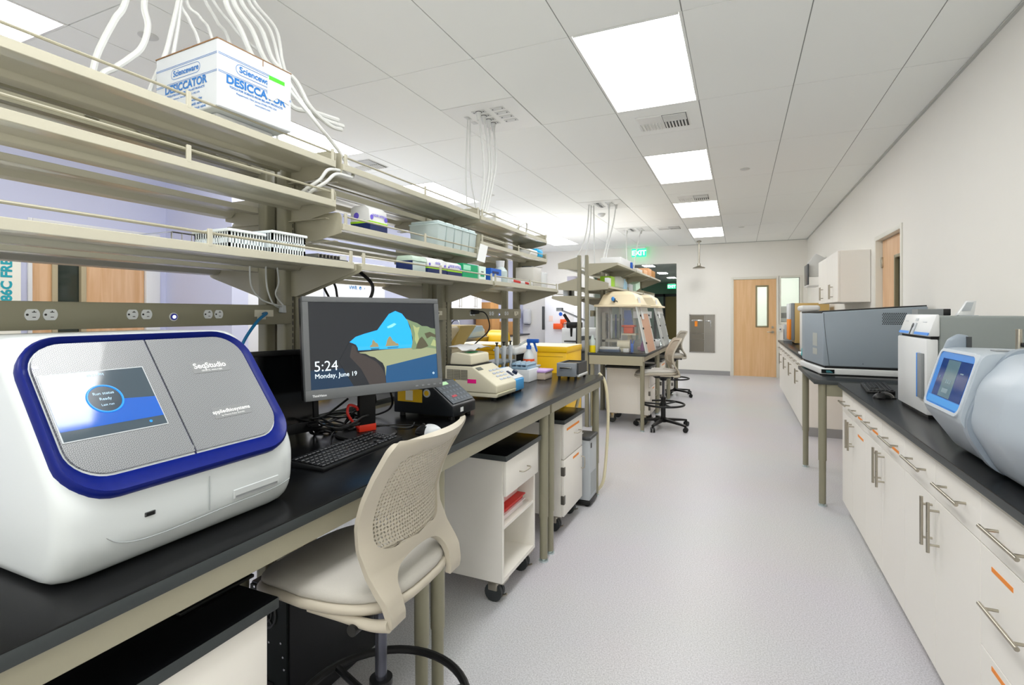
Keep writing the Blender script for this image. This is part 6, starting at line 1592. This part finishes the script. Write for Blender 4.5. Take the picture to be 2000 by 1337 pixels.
HOODC = mat('hood_cream', '#ecdfc0', .4); PANE = mat('hood_clear', '#dfe4e4', .06, alpha=.07); PINKP = mat('hood_pink_panel', '#d9ab90', .35, alpha=.88)
def hood(y0, y1, lab, kind):
    t = thing('glove_hood', lab, 'glove hood', (-1.35, (y0+y1)/2, ZB), 0, 'glove hoods')
    xb, xf, xt = -1.63, -1.015, -1.135; z0, z1 = ZB, 1.475
    b = MB(t); rows = []
    for (ax, bx, ay, z) in ((xb-.03, xt+.05, .03, z1), (xb-.03, xt+.05, .03, z1+.025), (xb+.02, xt+.01, -.01, z1+.035), (xb+.07, xt-.05, -.06, z1+.15), (xb+.16, xt-.13, -.15, z1+.195)):
        rows.append([(ax, y0-ay, z), (bx, y0-ay, z), (bx, y1+ay, z), (ax, y1+ay, z)])
    b.loft(rows); b.build('cap', HOODC, t)
    b = MB(t); b.box(xb-.015, xb, y0, y1, z0, z1); b.build('back_panel', mat('hood_back', '#d8dbd8', .5), t)
    for y, nm in ((y0, 'side_pane'), (y1, 'side_pane')):
        b = MB(t); b.prism([(xb, z0), (xf, z0), (xt, z1), (xb, z1)], 'y', y-.003, y+.003); b.build(nm, PANE, t)
    for y in (y0, y1):
        b = MB(t); b.prism([(xf-.018, z0), (xf+.004, z0), (xt+.004, z1), (xt-.018, z1)], 'y', y-.01, y+.01); b.build('corner_post', mat('hood_post', '#cfd3d0', .4), t)
        b = MB(t); b.box(xb-.01, xb+.01, y-.006, y+.006, z0, z1); b.build('corner_post', mat('hood_post', '#cfd3d0', .4), t)
    d = Vector((xt-xf, 0, z1-z0)); F = frame((xf+.004, y0, z0), (0, 1, 0), d); L = d.length; W_ = y1-y0
    b = MB(t, F); b.box(.01, W_-.01, .0, L, -.002, .002); b.build('front_sash', PINKP if kind == 0 else mat('hood_grey_panel', '#b9c0c0', .3, alpha=.6), t)
    b = MB(t, F)
    for a in ((.0, .05, 0, L), (W_-.05, W_, 0, L), (.05, W_-.05, L-.09, L)): b.box(a[0], a[1], a[2], a[3], .002, .006)
    b.build('sash_frame', mat('hood_post', '#cfd3d0', .4), t)
    for x in (.025, W_-.025):
        for y in (.12, .30, .46):
            b = MB(t, F); b.cyl((x, y, .006), (x, y, .018), .012, seg=10); b.build('black_knob', BLK, t)
    b = MB(t, F); b.box(.10, .25, L-.16, L+.12, .008, .010); b.build('paper_notice', WPAPER, t)
    b = MB(t); b.cyl((-1.42, y0-.005, z1+.09), (-1.42, y0+.03, z1+.09), .02, seg=14); b.cyl((-1.41, y0-.03, z1+.06), (-1.41, y0+.02, z1+.06), .008); b.tube([(-1.41, y0-.03, z1+.06), (-1.38, y0-.03, z1+.07), (-1.365, y0-.03, z1+.055)], .006); b.mi = 1
    b.ball((-1.425, y0-.012, z1+.095), .022, (1, .6, 1.3), 12); b.build('cap_valve', [BLK, mat('valve_blue', '#3f8fe0', .35)], t)
    return t
hood(6.30, 6.98, 'first glove hood with a cream cap and a pink front sash on the far island', 0)
hood(7.75, 8.43, 'second glove hood, farther along, with a white paper and blue cloth', 1)
# inside the first hood
def sm(name, lab, cat, shapes, m, group=None):
    b = MB()
    for s in shapes: getattr(b, s[0])(*s[1:])
    return tag(b.build(name, m), lab, cat, group)
sm('sharps_bin', 'orange-red sharps bin hanging inside the first glove hood', 'sharps bin', [('box', -1.34, -1.22, 6.50, 6.62, 1.14, 1.22, .01), ('box', -1.36, -1.20, 6.48, 6.64, 1.22, 1.245, .005)], ORANGED)
sm('bin_stand', 'cream shelf under the orange-red sharps bin in the hood', 'stand', [('box', -1.36, -1.18, 6.48, 6.66, 1.12, 1.14), ('box', -1.30, -1.26, 6.56, 6.64, ZB, 1.12)], IVORY)
sm('purple_bottle', 'purple bottle inside the first glove hood by the sash', 'bottle', [('lathe', [(0, 0), (.04, 0), (.035, .06), (.015, .12), (.012, .15), (0, .15)], (-1.13, 6.72, ZB), 16)], mat('purple_liquid', '#b55fc0', .3))
sm('hood_rack', 'grey pipette rack with a white base inside the first glove hood', 'pipette rack', [('box', -1.60, -1.40, 6.45, 6.60, 1.03, 1.06), ('box', -1.60, -1.56, 6.45, 6.60, ZB, 1.40), ('box', -1.58, -1.34, 6.46, 6.58, 1.30, 1.33)], mat('rack_taupe', '#a9a79d', .45))
for k in range(4):
    sm('pipette', ['leftmost pipette hanging in the first hood', 'second pipette from the left hanging in the first hood', 'third pipette from the left hanging in the first hood', 'rightmost pipette hanging in the first hood'][k], 'pipette', [('cyl', (-1.53+.055*k, 6.43, 1.16), (-1.53+.055*k, 6.43, 1.38), .015, .010, 10), ('cyl', (-1.53+.055*k, 6.43, 1.08), (-1.53+.055*k, 6.43, 1.16), .005, .012, 8)], [DGREY, LGREY, NAVY, DGREY][k], 'pipettes in the first hood')
sm('mini_centrifuge', 'cream mini centrifuge on its side inside the first glove hood', 'centrifuge', [('cyl', (-1.40, 6.45, 1.0), (-1.24, 6.45, 1.0), .055, .06, 20), ('box', -1.40, -1.26, 6.40, 6.50, ZB, .96, .01)], IVORY)
sm('pen_holder', 'blue and red marker holder at the front of the first hood', 'marker holder', [('box', -1.225, -1.19, 6.36, 6.40, ZB, 1.02, .004), ('cyl', (-1.215, 6.38, 1.0), (-1.225, 6.37, 1.07), .006), ('cyl', (-1.2, 6.38, 1.0), (-1.185, 6.39, 1.06), .006)], BLUE)
sm('tip_tray', 'low white and navy tip tray at the near edge inside the hood', 'tip tray', [('box', -1.60, -1.36, 6.32, 6.40, .944, .975, .004)], WHITE)
sm('navy_tray', 'navy tray under the white tip tray in the hood', 'tray', [('box', -1.61, -1.35, 6.315, 6.41, ZB, .944, .003)], mat('slate_blue', '#2f4a6e', .4))
sm('hood_wipes', 'small white wipes box in the corner of the first hood', 'wipes box', [('box', -1.31, -1.24, 6.33, 6.39, ZB, .96, .004)], WHITE)
sm('reagent_box', 'pink reagent tray beside the purple bottle in the hood', 'reagent tray', [('box', -1.22, -1.06, 6.80, 6.92, ZB, .955, .005)], mat('pale_pink', '#e3b9c6', .4))
sm('blue_cloth', 'blue cloth hanging inside the second glove hood', 'cloth', [('prism', [(-1.60, 1.10), (-1.50, 1.08), (-1.46, 1.2), (-1.50, 1.44), (-1.60, 1.44)], 'y', 7.80, 7.84)], BLUE)
sm('hood_paper', 'white paper taped inside the second glove hood', 'paper', [('box', -1.45, -1.18, 7.735, 7.74, 1.32, 1.42)], WPAPER)
sm('blue_tube', 'tall pale blue tube standing inside the second glove hood', 'tube', [('cyl', (-1.35, 8.0, ZB), (-1.35, 8.0, 1.35), .03, None, 14)], mat('tube_sky', '#7cb8dc', .35))
sm('pink_bottle', 'pink-labelled white bottle between the two glove hoods', 'bottle', [('lathe', [(0, 0), (.045, 0), (.045, .10), (.02, .13), (.018, .16), (0, .16)], (-1.22, 7.55, ZB), 16)], mat('pale_pink', '#e3b9c6', .4))
sm('white_box', 'white box between the two glove hoods near the aisle', 'box', [('box', -1.2, -1.06, 7.62, 7.72, ZB, 1.0, .004)], WHITE)
t = thing('wash_bottle', 'tall bottle half filled with yellow liquid beside the first hood', 'bottle', (-1.665, 6.22, ZB))
b = MB(t); b.lathe([(.0, .085), (.038, .085), (.038, .14), (.022, .165), (.014, .21), (0, .21)], (-1.660, 6.20, ZB), 20); b.build('bottle', FROST, t)
b = MB(t); b.lathe([(0, 0), (.038, 0), (.0385, .086), (0, .086)], (-1.660, 6.20, ZB), 20); b.build('liquid', mat('yellow_liquid', '#e6d21a', .3), t)
# goods on the far-island shelves
def box(name, lab, cat, x0, x1, y0, y1, z0, z1, m, bev=.004, group=None): return sm(name, lab, cat, [('box', x0, x1, y0, y1, z0, z1, bev)], m, group)
ST, SMD = 2.002, 1.727
box('white_carton', 'large white carton on top of the far island, nearest the post', 'carton', -1.62, -1.36, 6.45, 7.15, ST, ST+.10, WPAPER)
box('blue_cap_box', 'small blue item on the edge of the far-island top shelf', 'box', -1.36, -1.335, 7.05, 7.12, ST, ST+.085, BLUE)
for k in range(3): box('orange_carton', ['nearest orange and white carton on the far-island top shelf', 'middle orange and white carton on the far-island top shelf', 'farthest orange and white carton on the far-island top shelf'][k], 'carton', -1.55, -1.36, 8.15+k*.42, 8.48+k*.42, ST, ST+[.075, .13, .12][k], [mat('peach_card', '#dcae86', .6), mat('peach_card2', '#d8a478', .6), CARD][k], .003, 'orange cartons on the far island')
box('grey_carton', 'pale grey carton on the far-island top shelf before the orange ones', 'carton', -1.5, -1.36, 7.55, 8.0, ST, ST+.05, mat('pale_grey_card', '#cfcfca', .6))
box('white_label_box', 'small white box with a blue mark at the near end of the far-island middle shelf', 'box', -1.50, -1.45, 6.17, 6.30, SMD, SMD+.10, WPAPER)
box('lime_box', 'lime green box on the far-island middle shelf', 'box', -1.60, -1.46, 6.34, 6.55, SMD, SMD+.13, LIME)
t = thing('plastic_bag', 'clear bag with lime contents slumped on the far-island middle shelf', 'plastic bag', (-1.52, 6.8, SMD))
b = MB(t); b.prism([(6.56, SMD), (7.05, SMD), (7.12, SMD+.15), (6.9, SMD+.165), (6.56, SMD+.14)], 'x', -1.60, -1.45, .02, 3); b.build('bag', mat('bag_clear', '#d8e0dc', .2, alpha=.6), t)
b = MB(t); b.box(-1.58, -1.455, 6.58, 6.80, SMD+.003, SMD+.06, .015); b.build('contents', LIME, t)
for k in range(2): sm('reagent_bottle', ['blue-labelled bottle nearer the bag on the far-island shelf', 'blue-labelled bottle farther from the bag on the far-island shelf'][k], 'bottle', [('lathe', [(0, 0), (.045, 0), (.045, .10), (.02, .13), (.018, .15), (0, .15)], (-1.50, 7.18+k*.13, SMD), 16)], mat('bottle_blue', '#a8cfe6', .35), 'bottles on the far island')
box('grey_box', 'small grey and white box past the blue bottles on the far-island shelf', 'box', -1.55, -1.45, 7.45, 7.72, SMD, SMD+.09, LGREY)
sm('green_white_box', 'tilted white and green glove carton at the far end of the middle shelf', 'carton', [('box', -1.56, -1.44, -.18, .18, 0, .11, .005, 2, Matrix.Translation((0, 8.1, SMD+.03)) @ Matrix.Rotation(R(9), 4, 'X'))], mat('mint_card', '#bfe0d0', .5))
box('brown_box', 'brown box between the far-island posts on the middle shelf', 'box', -1.69, -1.50, 6.55, 6.62, SMD, SMD+.12, CARD)
box('pink_blue_box', 'white box with pink and blue sides on the rear middle shelf of the far island', 'box', -2.02, -1.90, 6.3, 6.45, SMD, SMD+.14, mat('lilac_white', '#d6d3e4', .5))
for k in range(3): box('rear_bottle', ['first dark bottle on the rear bottom shelf of the far island', 'second dark bottle on the rear bottom shelf of the far island', 'third dark bottle on the rear bottom shelf of the far island'][k], 'bottle', -2.05+.0*k, -1.98, 6.22+.11*k, 6.28+.11*k, 1.612, 1.612+[.13, .15, .12][k], [LGREY, BLK, WHITE][k], .012, 'bottles on the rear shelf')
t = thing('microscope', 'black microscope on the far side of the far island', 'microscope', (-1.95, 6.4, ZB))
b = MB(t); b.box(-2.08, -1.88, 6.32, 6.52, ZB, .95, .01); b.box(-1.93, -1.88, 6.38, 6.46, .95, 1.25, .01); b.box(-2.08, -1.90, 6.36, 6.48, 1.02, 1.04); b.build('stand', DGREY, t)
b = MB(t); b.box(-2.06, -1.86, 6.38, 6.46, 1.20, 1.28, .015); b.cyl((-2.02, 6.42, 1.26), (-2.10, 6.42, 1.38), .02); b.cyl((-2.0, 6.42, 1.20), (-2.0, 6.42, 1.09), .018, .012); b.build('head', BLK, t)
# far island cord drops
for k, (pts, r, lab) in enumerate([
    ([(-1.98, 7.2, 2.95), (-1.98, 7.1, 2.6), (-2.0, 6.9, 2.3), (-2.06, 6.6, 2.05), (-2.05, 6.5, 1.99)], .009, 'leftmost white cord drop above the far island'),
    ([(-1.96, 7.25, 2.95), (-1.96, 7.2, 2.6), (-1.97, 7.05, 2.3), (-1.98, 6.9, 2.0)], .009, 'second white cord drop above the far island'),
    ([(-1.93, 7.28, 2.95), (-1.92, 7.26, 2.6), (-1.90, 7.2, 2.3), (-1.88, 7.15, 2.0)], .009, 'third white cord drop above the far island'),
    ([(-1.70, 7.25, 2.95), (-1.69, 7.2, 2.7), (-1.68, 7.05, 2.4), (-1.68, 6.85, 2.15), (-1.66, 6.7, 2.0)], .010, 'white cord of the right-hand pair above the far island, nearer'),
    ([(-1.62, 7.35, 2.95), (-1.64, 7.28, 2.7), (-1.66, 7.1, 2.4), (-1.66, 6.9, 2.15), (-1.63, 6.75, 2.0)], .010, 'white cord of the right-hand pair above the far island, farther'),
    ([(-1.95, 9.75, 2.95), (-1.92, 9.6, 2.5), (-1.87, 9.5, 2.0)], .008, 'left white cord drop near the exit sign'),
    ([(-1.70, 9.85, 2.95), (-1.75, 9.7, 2.6), (-1.80, 9.5, 2.0)], .010, 'right white cord drop near the exit sign')]):
    drop('cord', pts, r, lab, 'white cord drops of the far island', plug=(k > 2))
# ---------------------------------------------------------------- beyond the near island
FRZ = mat('freezer_cream', '#dad8cd', .4)
t = thing('freezer', 'cream upright freezer with teal capital letters, at the left edge of the photo', 'freezer', (-4.78, 1.35, 0))
b = MB(t); b.box(-5.15, -4.46, .87, 1.82, .1, 1.98, .01); b.build('cabinet', FRZ, t)
b = MB(t); b.box(-4.455, -4.40, .875, 1.815, .12, 1.97, .012); d = b.build('door', FRZ, t)
b = MB(d); b.text('-86C FREEZER', .078, frame((-4.3985, 1.762, 1.45), (0, 0, 1), (0, -1, 0)), 'LEFT', .003); b.build('lettering', mat('teal_letters', '#1f97a6', .5), d)
b = MB(d); b.box(-4.40, -4.37, .95, .98, .9, 1.2, .006); b.build('handle', DGREY, d)
b = MB(t); b.box(-5.15, -4.42, .89, 1.80, 0, .1); b.build('plinth', BLK, t)
FRW = mat('fridge_white', '#e2e4ea', .35)
def fridge(y0, y1, h, lab, x0=-5.14, x1=-4.30, logo=None):
    t = thing('lab_refrigerator', lab, 'laboratory refrigerator', ((x0+x1)/2, (y0+y1)/2, 0), 0, 'white laboratory refrigerators')
    b = MB(t); b.box(x0, x1-.06, y0, y1, .08, h, .01); b.build('cabinet', FRW, t)
    b = MB(t); b.box(x1-.056, x1, y0+.004, y1-.004, .1, h-.16, .01); d = b.build('door', FRW, t)
    b = MB(d); b.box(x1, x1+.03, y1-.08, y1-.05, .9, 1.3, .006); b.build('handle', LGREY, d)
    b = MB(t); b.box(x1-.056, x1, y0+.004, y1-.004, h-.15, h, .006); hd = b.build('header', FRW, t)
    b = MB(t); b.box(x0+.02, x1-.05, y0+.02, y1-.02, 0, .08); b.build('plinth', DGREY, t)
    if logo:
        b = MB(d); b.text('VWR', .062, frame((x1+.001, logo, 1.685), (0, 1, 0), (0, 0, 1)), 'LEFT', .002)
        b.torus((x1+.001, logo+.20, 1.705), .018, .004, 16, 4, 'x'); b.prism([(logo+.185, 1.69), (logo+.215, 1.712), (logo+.19, 1.728)], 'x', x1+.0005, x1+.0015); b.prism([(logo+.27, 1.69), (logo+.285, 1.70), (logo+.28, 1.72)], 'x', x1+.0005, x1+.0015)
        b.build('lettering', mat('logo_blue', '#1b6aa5', .5), d)
fridge(3.46, 4.45, 2.02, 'white laboratory refrigerator beside the lavender wall corner, seen under the shelves')
fridge(4.48, 5.55, 2.02, 'white laboratory refrigerator with small blue lettering behind the lit monitor', logo=4.86)
# left wall sink run
b = MB(); b.box(XL+.002, -4.50, 6.3, 11.2, .884, .914, .003); tag(b.build('worktop', BLACKTOP), 'black worktop of the sink run along the left wall', 'worktop')
for k in range(5):
    y0 = 6.32+k*.97
    t = thing('base_cabinet', ['first white base cabinet of the sink run', 'second white base cabinet of the sink run', 'third white base cabinet of the sink run', 'fourth white base cabinet of the sink run', 'last white base cabinet of the sink run'][k], 'base cabinet', (-4.85, y0+.48, 0), 0, 'sink run base cabinets')
    b = MB(t); b.box(XL+.004, -4.55, y0, y0+.965, .1, .884); b.box(XL+.004, -4.6, y0, y0+.965, 0, .1); b.build('carcass', CREAM, t)
    for a, c in ((0, .48), (.485, .965)):
        b = MB(t); b.box(-4.55, -4.531, y0+a+.002, y0+c-.002, .105, .88, .001, 1); d = b.build('door', CREAM, t)
        bar_pull(d, 'h', (-4.531, y0+(a+c)/2, .6), (-4.531, y0+(a+c)/2, .78), (.033, 0, 0))
for k in range(3):
    y0 = 7.55+k*.62
    t = thing('wall_cabinet', ['first white wall cabinet over the sink run', 'middle white wall cabinet over the sink run', 'last white wall cabinet over the sink run, beside the cardboard boxes'][k], 'wall cabinet', (-5.0, y0+.3, 1.46), 0, 'sink run wall cabinets')
    b = MB(t); b.box(XL+.004, -4.87, y0, y0+.615, 1.46, 2.25); b.build('carcass', FRW, t)
    for a, c, e in ((0, .307, 1), (.31, .615, -1)):
        b = MB(t); b.box(-4.87, -4.851, y0+a+.002, y0+c-.002, 1.462, 2.248, .001, 1); d = b.build('door', FRW, t)
        hy = y0+c-.04 if e == 1 else y0+a+.04
        bar_pull(d, 'h', (-4.851, hy, 1.50), (-4.851, hy, 1.72), (.033, 0, 0))
for k, (y0, y1, z0, z1, x1) in enumerate([(9.62, 10.0, ZB, 1.30, -4.72), (9.60, 9.98, 1.302, 1.62, -4.74), (10.05, 10.75, ZB, 1.20, -4.65)]):
    t = thing('cardboard_carton', ['lower brown cardboard box at the end of the sink run', 'upper brown cardboard box stacked at the end of the sink run', 'wide low brown cardboard box past the stack on the sink run'][k], 'cardboard box', (-4.9, (y0+y1)/2, z0), 0, 'brown boxes on the sink run')
    b = MB(t); b.box(-5.1, x1, y0, y1, z0, z1, .002, 1); b.build('box', CARD, t)
    b = MB(t); b.box(-5.1, x1+.0008, (y0+y1)/2-.02, (y0+y1)/2+.02, z1-.0005, z1+.0008); b.box(x1, x1+.001, (y0+y1)/2-.02, (y0+y1)/2+.02, z1-.1, z1); b.build('tape', mat('parcel_tape', '#a87a48', .35), t)
t = thing('wall_display', 'black computer display at the near end of the sink run', 'computer monitor', (-4.9, 7.9, ZB))
b = MB(t); b.box(-4.86, -4.83, 7.45, 8.05, .98, 1.34, .005); b.build('panel', mat('screen_off', '#08090a', .12), t)
b = MB(t); b.box(-4.93, -4.86, 7.70, 7.80, .93, 1.1, .004); b.box(-5.0, -4.8, 7.6, 7.9, ZB, .93, .004); b.build('stand', BLK, t)
t = thing('faucet', 'chrome gooseneck faucet on the sink run', 'faucet', (-4.95, 8.35, ZB))
b = MB(t); b.tube([(-4.95, 8.35, ZB), (-4.95, 8.35, 1.15), (-4.90, 8.35, 1.25), (-4.80, 8.35, 1.25), (-4.76, 8.35, 1.15)], .012, 10); b.cyl((-4.95, 8.35, ZB), (-4.95, 8.35, .95), .03); b.build('spout', CHROME, t)
b = MB(t); b.cyl((-4.95, 8.28, .97), (-4.95, 8.42, .97), .008); b.build('levers', CHROME, t)
sm('soap_bottle', 'orange soap bottle beside the gooseneck faucet', 'bottle', [('lathe', [(0, 0), (.04, 0), (.04, .13), (.02, .16), (.015, .20), (0, .20)], (-4.72, 8.12, ZB), 14)], mat('soap_orange', '#e39a5c', .4))
for k in range(2): sm('white_cup', ['white cylinder bottle on the sink run, nearer the faucet', 'white cylinder bottle on the sink run, nearer the cardboard'][k], 'bottle', [('lathe', [(0, 0), (.035, 0), (.035, .16), (.02, .19), (.0, .19)], (-4.9, 8.95+.22*k, 1.0-.086), 14)], WHITE, 'white bottles on the sink run')
for k in range(6):
    sm('glassware', ['beaker nearest the faucet on the sink run', 'small flask beside the beaker on the sink run', 'squat jar on the sink run', 'dark-capped jar on the sink run', 'tall narrow flask on the sink run', 'glass jar farthest along the sink run'][k], 'glassware', [('lathe', [(0, 0), (.045, 0), (.04, .09+.012*k), (.018, .12+.012*k), (.018, .15), (0, .15)], (-4.66, 8.42+.13*k, ZB), 14)], [FROST, GLASS_D, FROST, DGREY, FROST, LGREY][k], 'glassware on the sink run')
# far side bench of the near island
t = thing('bench_reader', 'cream bench instrument with a raised angled head on the far side of the near island', 'lab instrument', (-2.2, 3.4, ZB))
b = MB(t); b.box(-2.42, -1.95, 3.20, 3.65, ZB, 1.13, .02, 3); b.build('base', IVORY2, t)
b = MB(t); b.prism([(-2.28, 1.13), (-2.05, 1.13), (-2.0, 1.27), (-2.02, 1.295), (-2.30, 1.28)], 'y', 3.22, 3.52, .015, 3); b.build('head', IVORY2, t)
b = MB(t); b.prism([(3.40, 1.13), (3.55, 1.13), (3.80, 1.30), (3.52, 1.30)], 'x', -2.28, -2.0, .01); b.build('hood_flap', mat('mustard_flap', '#d8bf78', .45), t)
b = MB(t); b.box(-1.951, -1.948, 3.3, 3.45, .98, 1.05); b.build('panel', LGREY, t)
t = thing('white_printer', 'flat white bench unit behind the beige thermocycler, on the far side bench', 'lab instrument', (-2.15, 2.75, ZB))
b = MB(t); b.box(-2.45, -1.9, 2.6, 3.05, ZB, 1.14, .025, 3); b.build('body', WHITE, t)
b = MB(t); b.box(-2.4, -1.95, 2.66, 2.98, 1.14, 1.165, .01); b.build('lid', IVORY, t)
sm('yellow_tray', 'yellow tray on the far side bench behind the thermocycler', 'tray', [('box', -2.54, -2.47, 2.55, 3.9, ZB, 1.155, .01)], YEL)
t = thing('plate_washer', 'grey and pale blue machine on the far side bench at the island end', 'lab instrument', (-2.2, 3.8, ZB)) if False else None
t = thing('glass_bath', 'stainless machine with a blue glass lid on a black stand beyond the near island', 'lab instrument', (-3.2, 5.3, 0))
b = MB(t); b.box(-3.6, -2.9, 4.9, 5.9, 0, 1.0); b.build('stand', DGREY, t)
b = MB(t); b.box(-3.58, -2.92, 4.92, 5.88, 1.0, 1.10, .01); b.build('tank', STAIN, t)
b = MB(t); b.prism([(4.95, 1.10), (5.85, 1.10), (5.75, 1.24), (5.15, 1.24)], 'x', -3.55, -2.95, .01); b.build('lid', mat('lid_glass_blue', '#9fb8c6', .15), t)
sm('yellow_bucket', 'round yellow bucket lid at the end of the stainless machine', 'bucket', [('cyl', (-2.95, 6.0, 1.02), (-2.75, 6.0, 1.02), .16, None, 24)], YEL)
b = MB(); b.box(-2.95, -2.65, 5.92, 6.2, 0, .86); tag(b.build('dark_stand', DGREY), 'dark stand under the round yellow bucket', 'stand')
# far left corner
SH = Matrix.Translation((.37, 0, 0))
t = thing('corner_freezer', 'white freezer covered in stickers and orange bins in the far corner', 'freezer', (-3.73, 11.7, 0))
b = MB(t, SH); b.box(-4.58, -3.62, 11.45, 12.3, .05, 1.80, .012); b.build('cabinet', FRW, t)
b = MB(t, SH); b.box(-4.57, -3.63, 11.40, 11.447, .30, 1.79, .008); d = b.build('door', FRW, t)
b = MB(d, SH); b.box(-4.62, -4.57, 11.33, 11.40, 1.0, 1.55, .008); b.build('handle', DGREY, d)
for nm, m, sh_ in (('blue_sticker', BLUE, [('cyl', (-4.18, 11.397, 1.37), (-4.18, 11.40, 1.37), .045, None, 20)]), ('red_sticker', RED, [('cyl', (-4.03, 11.397, 1.33), (-4.03, 11.40, 1.33), .03, None, 16)]),
                   ('paper_sheet', WPAPER, [('box', -4.08, -3.86, 11.396, 11.40, 1.10, 1.42)]), ('small_notice', mat('notice_pink', '#e6d0c8', .6), [('box', -4.47, -4.37, 11.396, 11.40, 1.20, 1.33)]), ('square_mark', DGREY, [('box', -4.08, -4.02, 11.394, 11.396, 1.22, 1.27)])):
    bb = MB(d, SH)
    for s in sh_: getattr(bb, s[0])(*s[1:])
    bb.build(nm, m, d)
for k, a in enumerate([(-4.33, -4.11, 1.02, 1.15), (-4.16, -4.02, 1.15, 1.25)]):
    bb = MB(d, SH); bb.box(a[0], a[1], 11.30, 11.40, a[2], a[3], .006); bb.build('orange_bin', ORANGED, d)
b = MB(t, SH); b.box(-4.56, -3.64, 11.5, 12.28, 0, .05); b.build('feet', BLK, t)
t = thing('grey_enclosure', 'pale grey low enclosure with a wire rack on top, before the stickered freezer', 'enclosure', (-2.95, 10.3, 0))
b = MB(t); b.box(-3.32, -2.55, 10.0, 10.6, 0, 1.09, .012); b.build('cabinet', mat('enclosure_grey', '#c6c8c7', .4), t)
b = MB(t)
for z in (1.13, 1.2): b.tube([(-3.28, 10.05, z), (-3.0, 10.05, z), (-3.0, 10.4, z), (-3.28, 10.4, z)], .006, 6, 1, True)
for x in (-3.28, -3.0):
    for y in (10.05, 10.4): b.cyl((x, y, 1.09), (x, y, 1.2), .006, seg=6)
b.build('wire_rack', STEEL, t)
t = thing('balanced_lamp', 'grey balanced arm with a black head standing beside the pale grey enclosure', 'lamp stand', (-2.7, 9.7, 0))
b = MB(t); b.cyl((-3.25, 9.7, 1.46), (-2.72, 9.7, 1.24), .018, seg=8); b.box(-3.32, -3.2, 9.65, 9.75, 1.43, 1.50, .01); b.build('arm', DGREY, t)
b = MB(t); b.cyl((-2.7, 9.7, .95), (-2.7, 9.7, 1.27), .02, seg=10); b.build('column', MGREY, t)
b = MB(t); b.box(-2.8, -2.6, 9.6, 9.8, 0, .95); b.build('pedestal', DGREY, t)
t = thing('lab_bench_chair', 'dark swivel chair beyond the bench on the far side', 'chair', (-2.6, 2.6, 0)) if False else None
sm('desk_phone_box', 'grey box on the floor beneath the far side bench, behind the open cart', 'box', [('box', -2.4, -2.0, 2.95, 3.35, 0, .5, .01)], mat('dark_card', '#5b5e60', .6)) if False else None
# ---------------------------------------------------------------- unseen upward fill lights, added to brighten the ceiling
def bounce(name, loc, power, size=.7):
    l = bpy.data.lights.new(name, 'AREA'); l.energy = power; l.shape = 'DISK'; l.size = size; l.color = (1, .985, .96)
    o = bpy.data.objects.new(name, l); COL.objects.link(o); o.location = loc; o.rotation_euler = (PI, 0, 0)
bounce('bounce_flash', (.25, -1.0, 1.2), 28, 1.2)
bounce('bounce_flash', (-3.9, 4.7, 1.0), 9, 1.2)
bounce('bounce_flash', (-3.3, 8.8, 1.0), 30, 1.2)
# ---------------------------------------------------------------- camera
cam = bpy.data.cameras.new('camera'); co = bpy.data.objects.new('camera', cam); COL.objects.link(co)
co.location = (0, 0, 1.4); co.rotation_euler = (R(90), 0, R(23.897))
cam.sensor_width = 36; cam.sensor_fit = 'HORIZONTAL'; cam.lens = 36*1002.3/2000; cam.shift_x = 0; cam.shift_y = -(668.5-610.5)/2000
cam.clip_start = .03; cam.clip_end = 100
SC.camera = co
w = bpy.data.worlds.new('world'); SC.world = w; w.use_nodes = True
w.node_tree.nodes['Background'].inputs['Color'].default_value = (.8, .85, .9, 1); w.node_tree.nodes['Background'].inputs['Strength'].default_value = .3
SC.view_settings.view_transform = 'Standard'; SC.view_settings.look = 'None'; SC.view_settings.gamma = 1
SC.view_settings.exposure = .85
SC.view_settings.use_curve_mapping = False
SC.cycles.max_bounces = 10; SC.cycles.diffuse_bounces = 10; SC.cycles.transparent_max_bounces = 16
SC.cycles.sample_clamp_indirect = 8
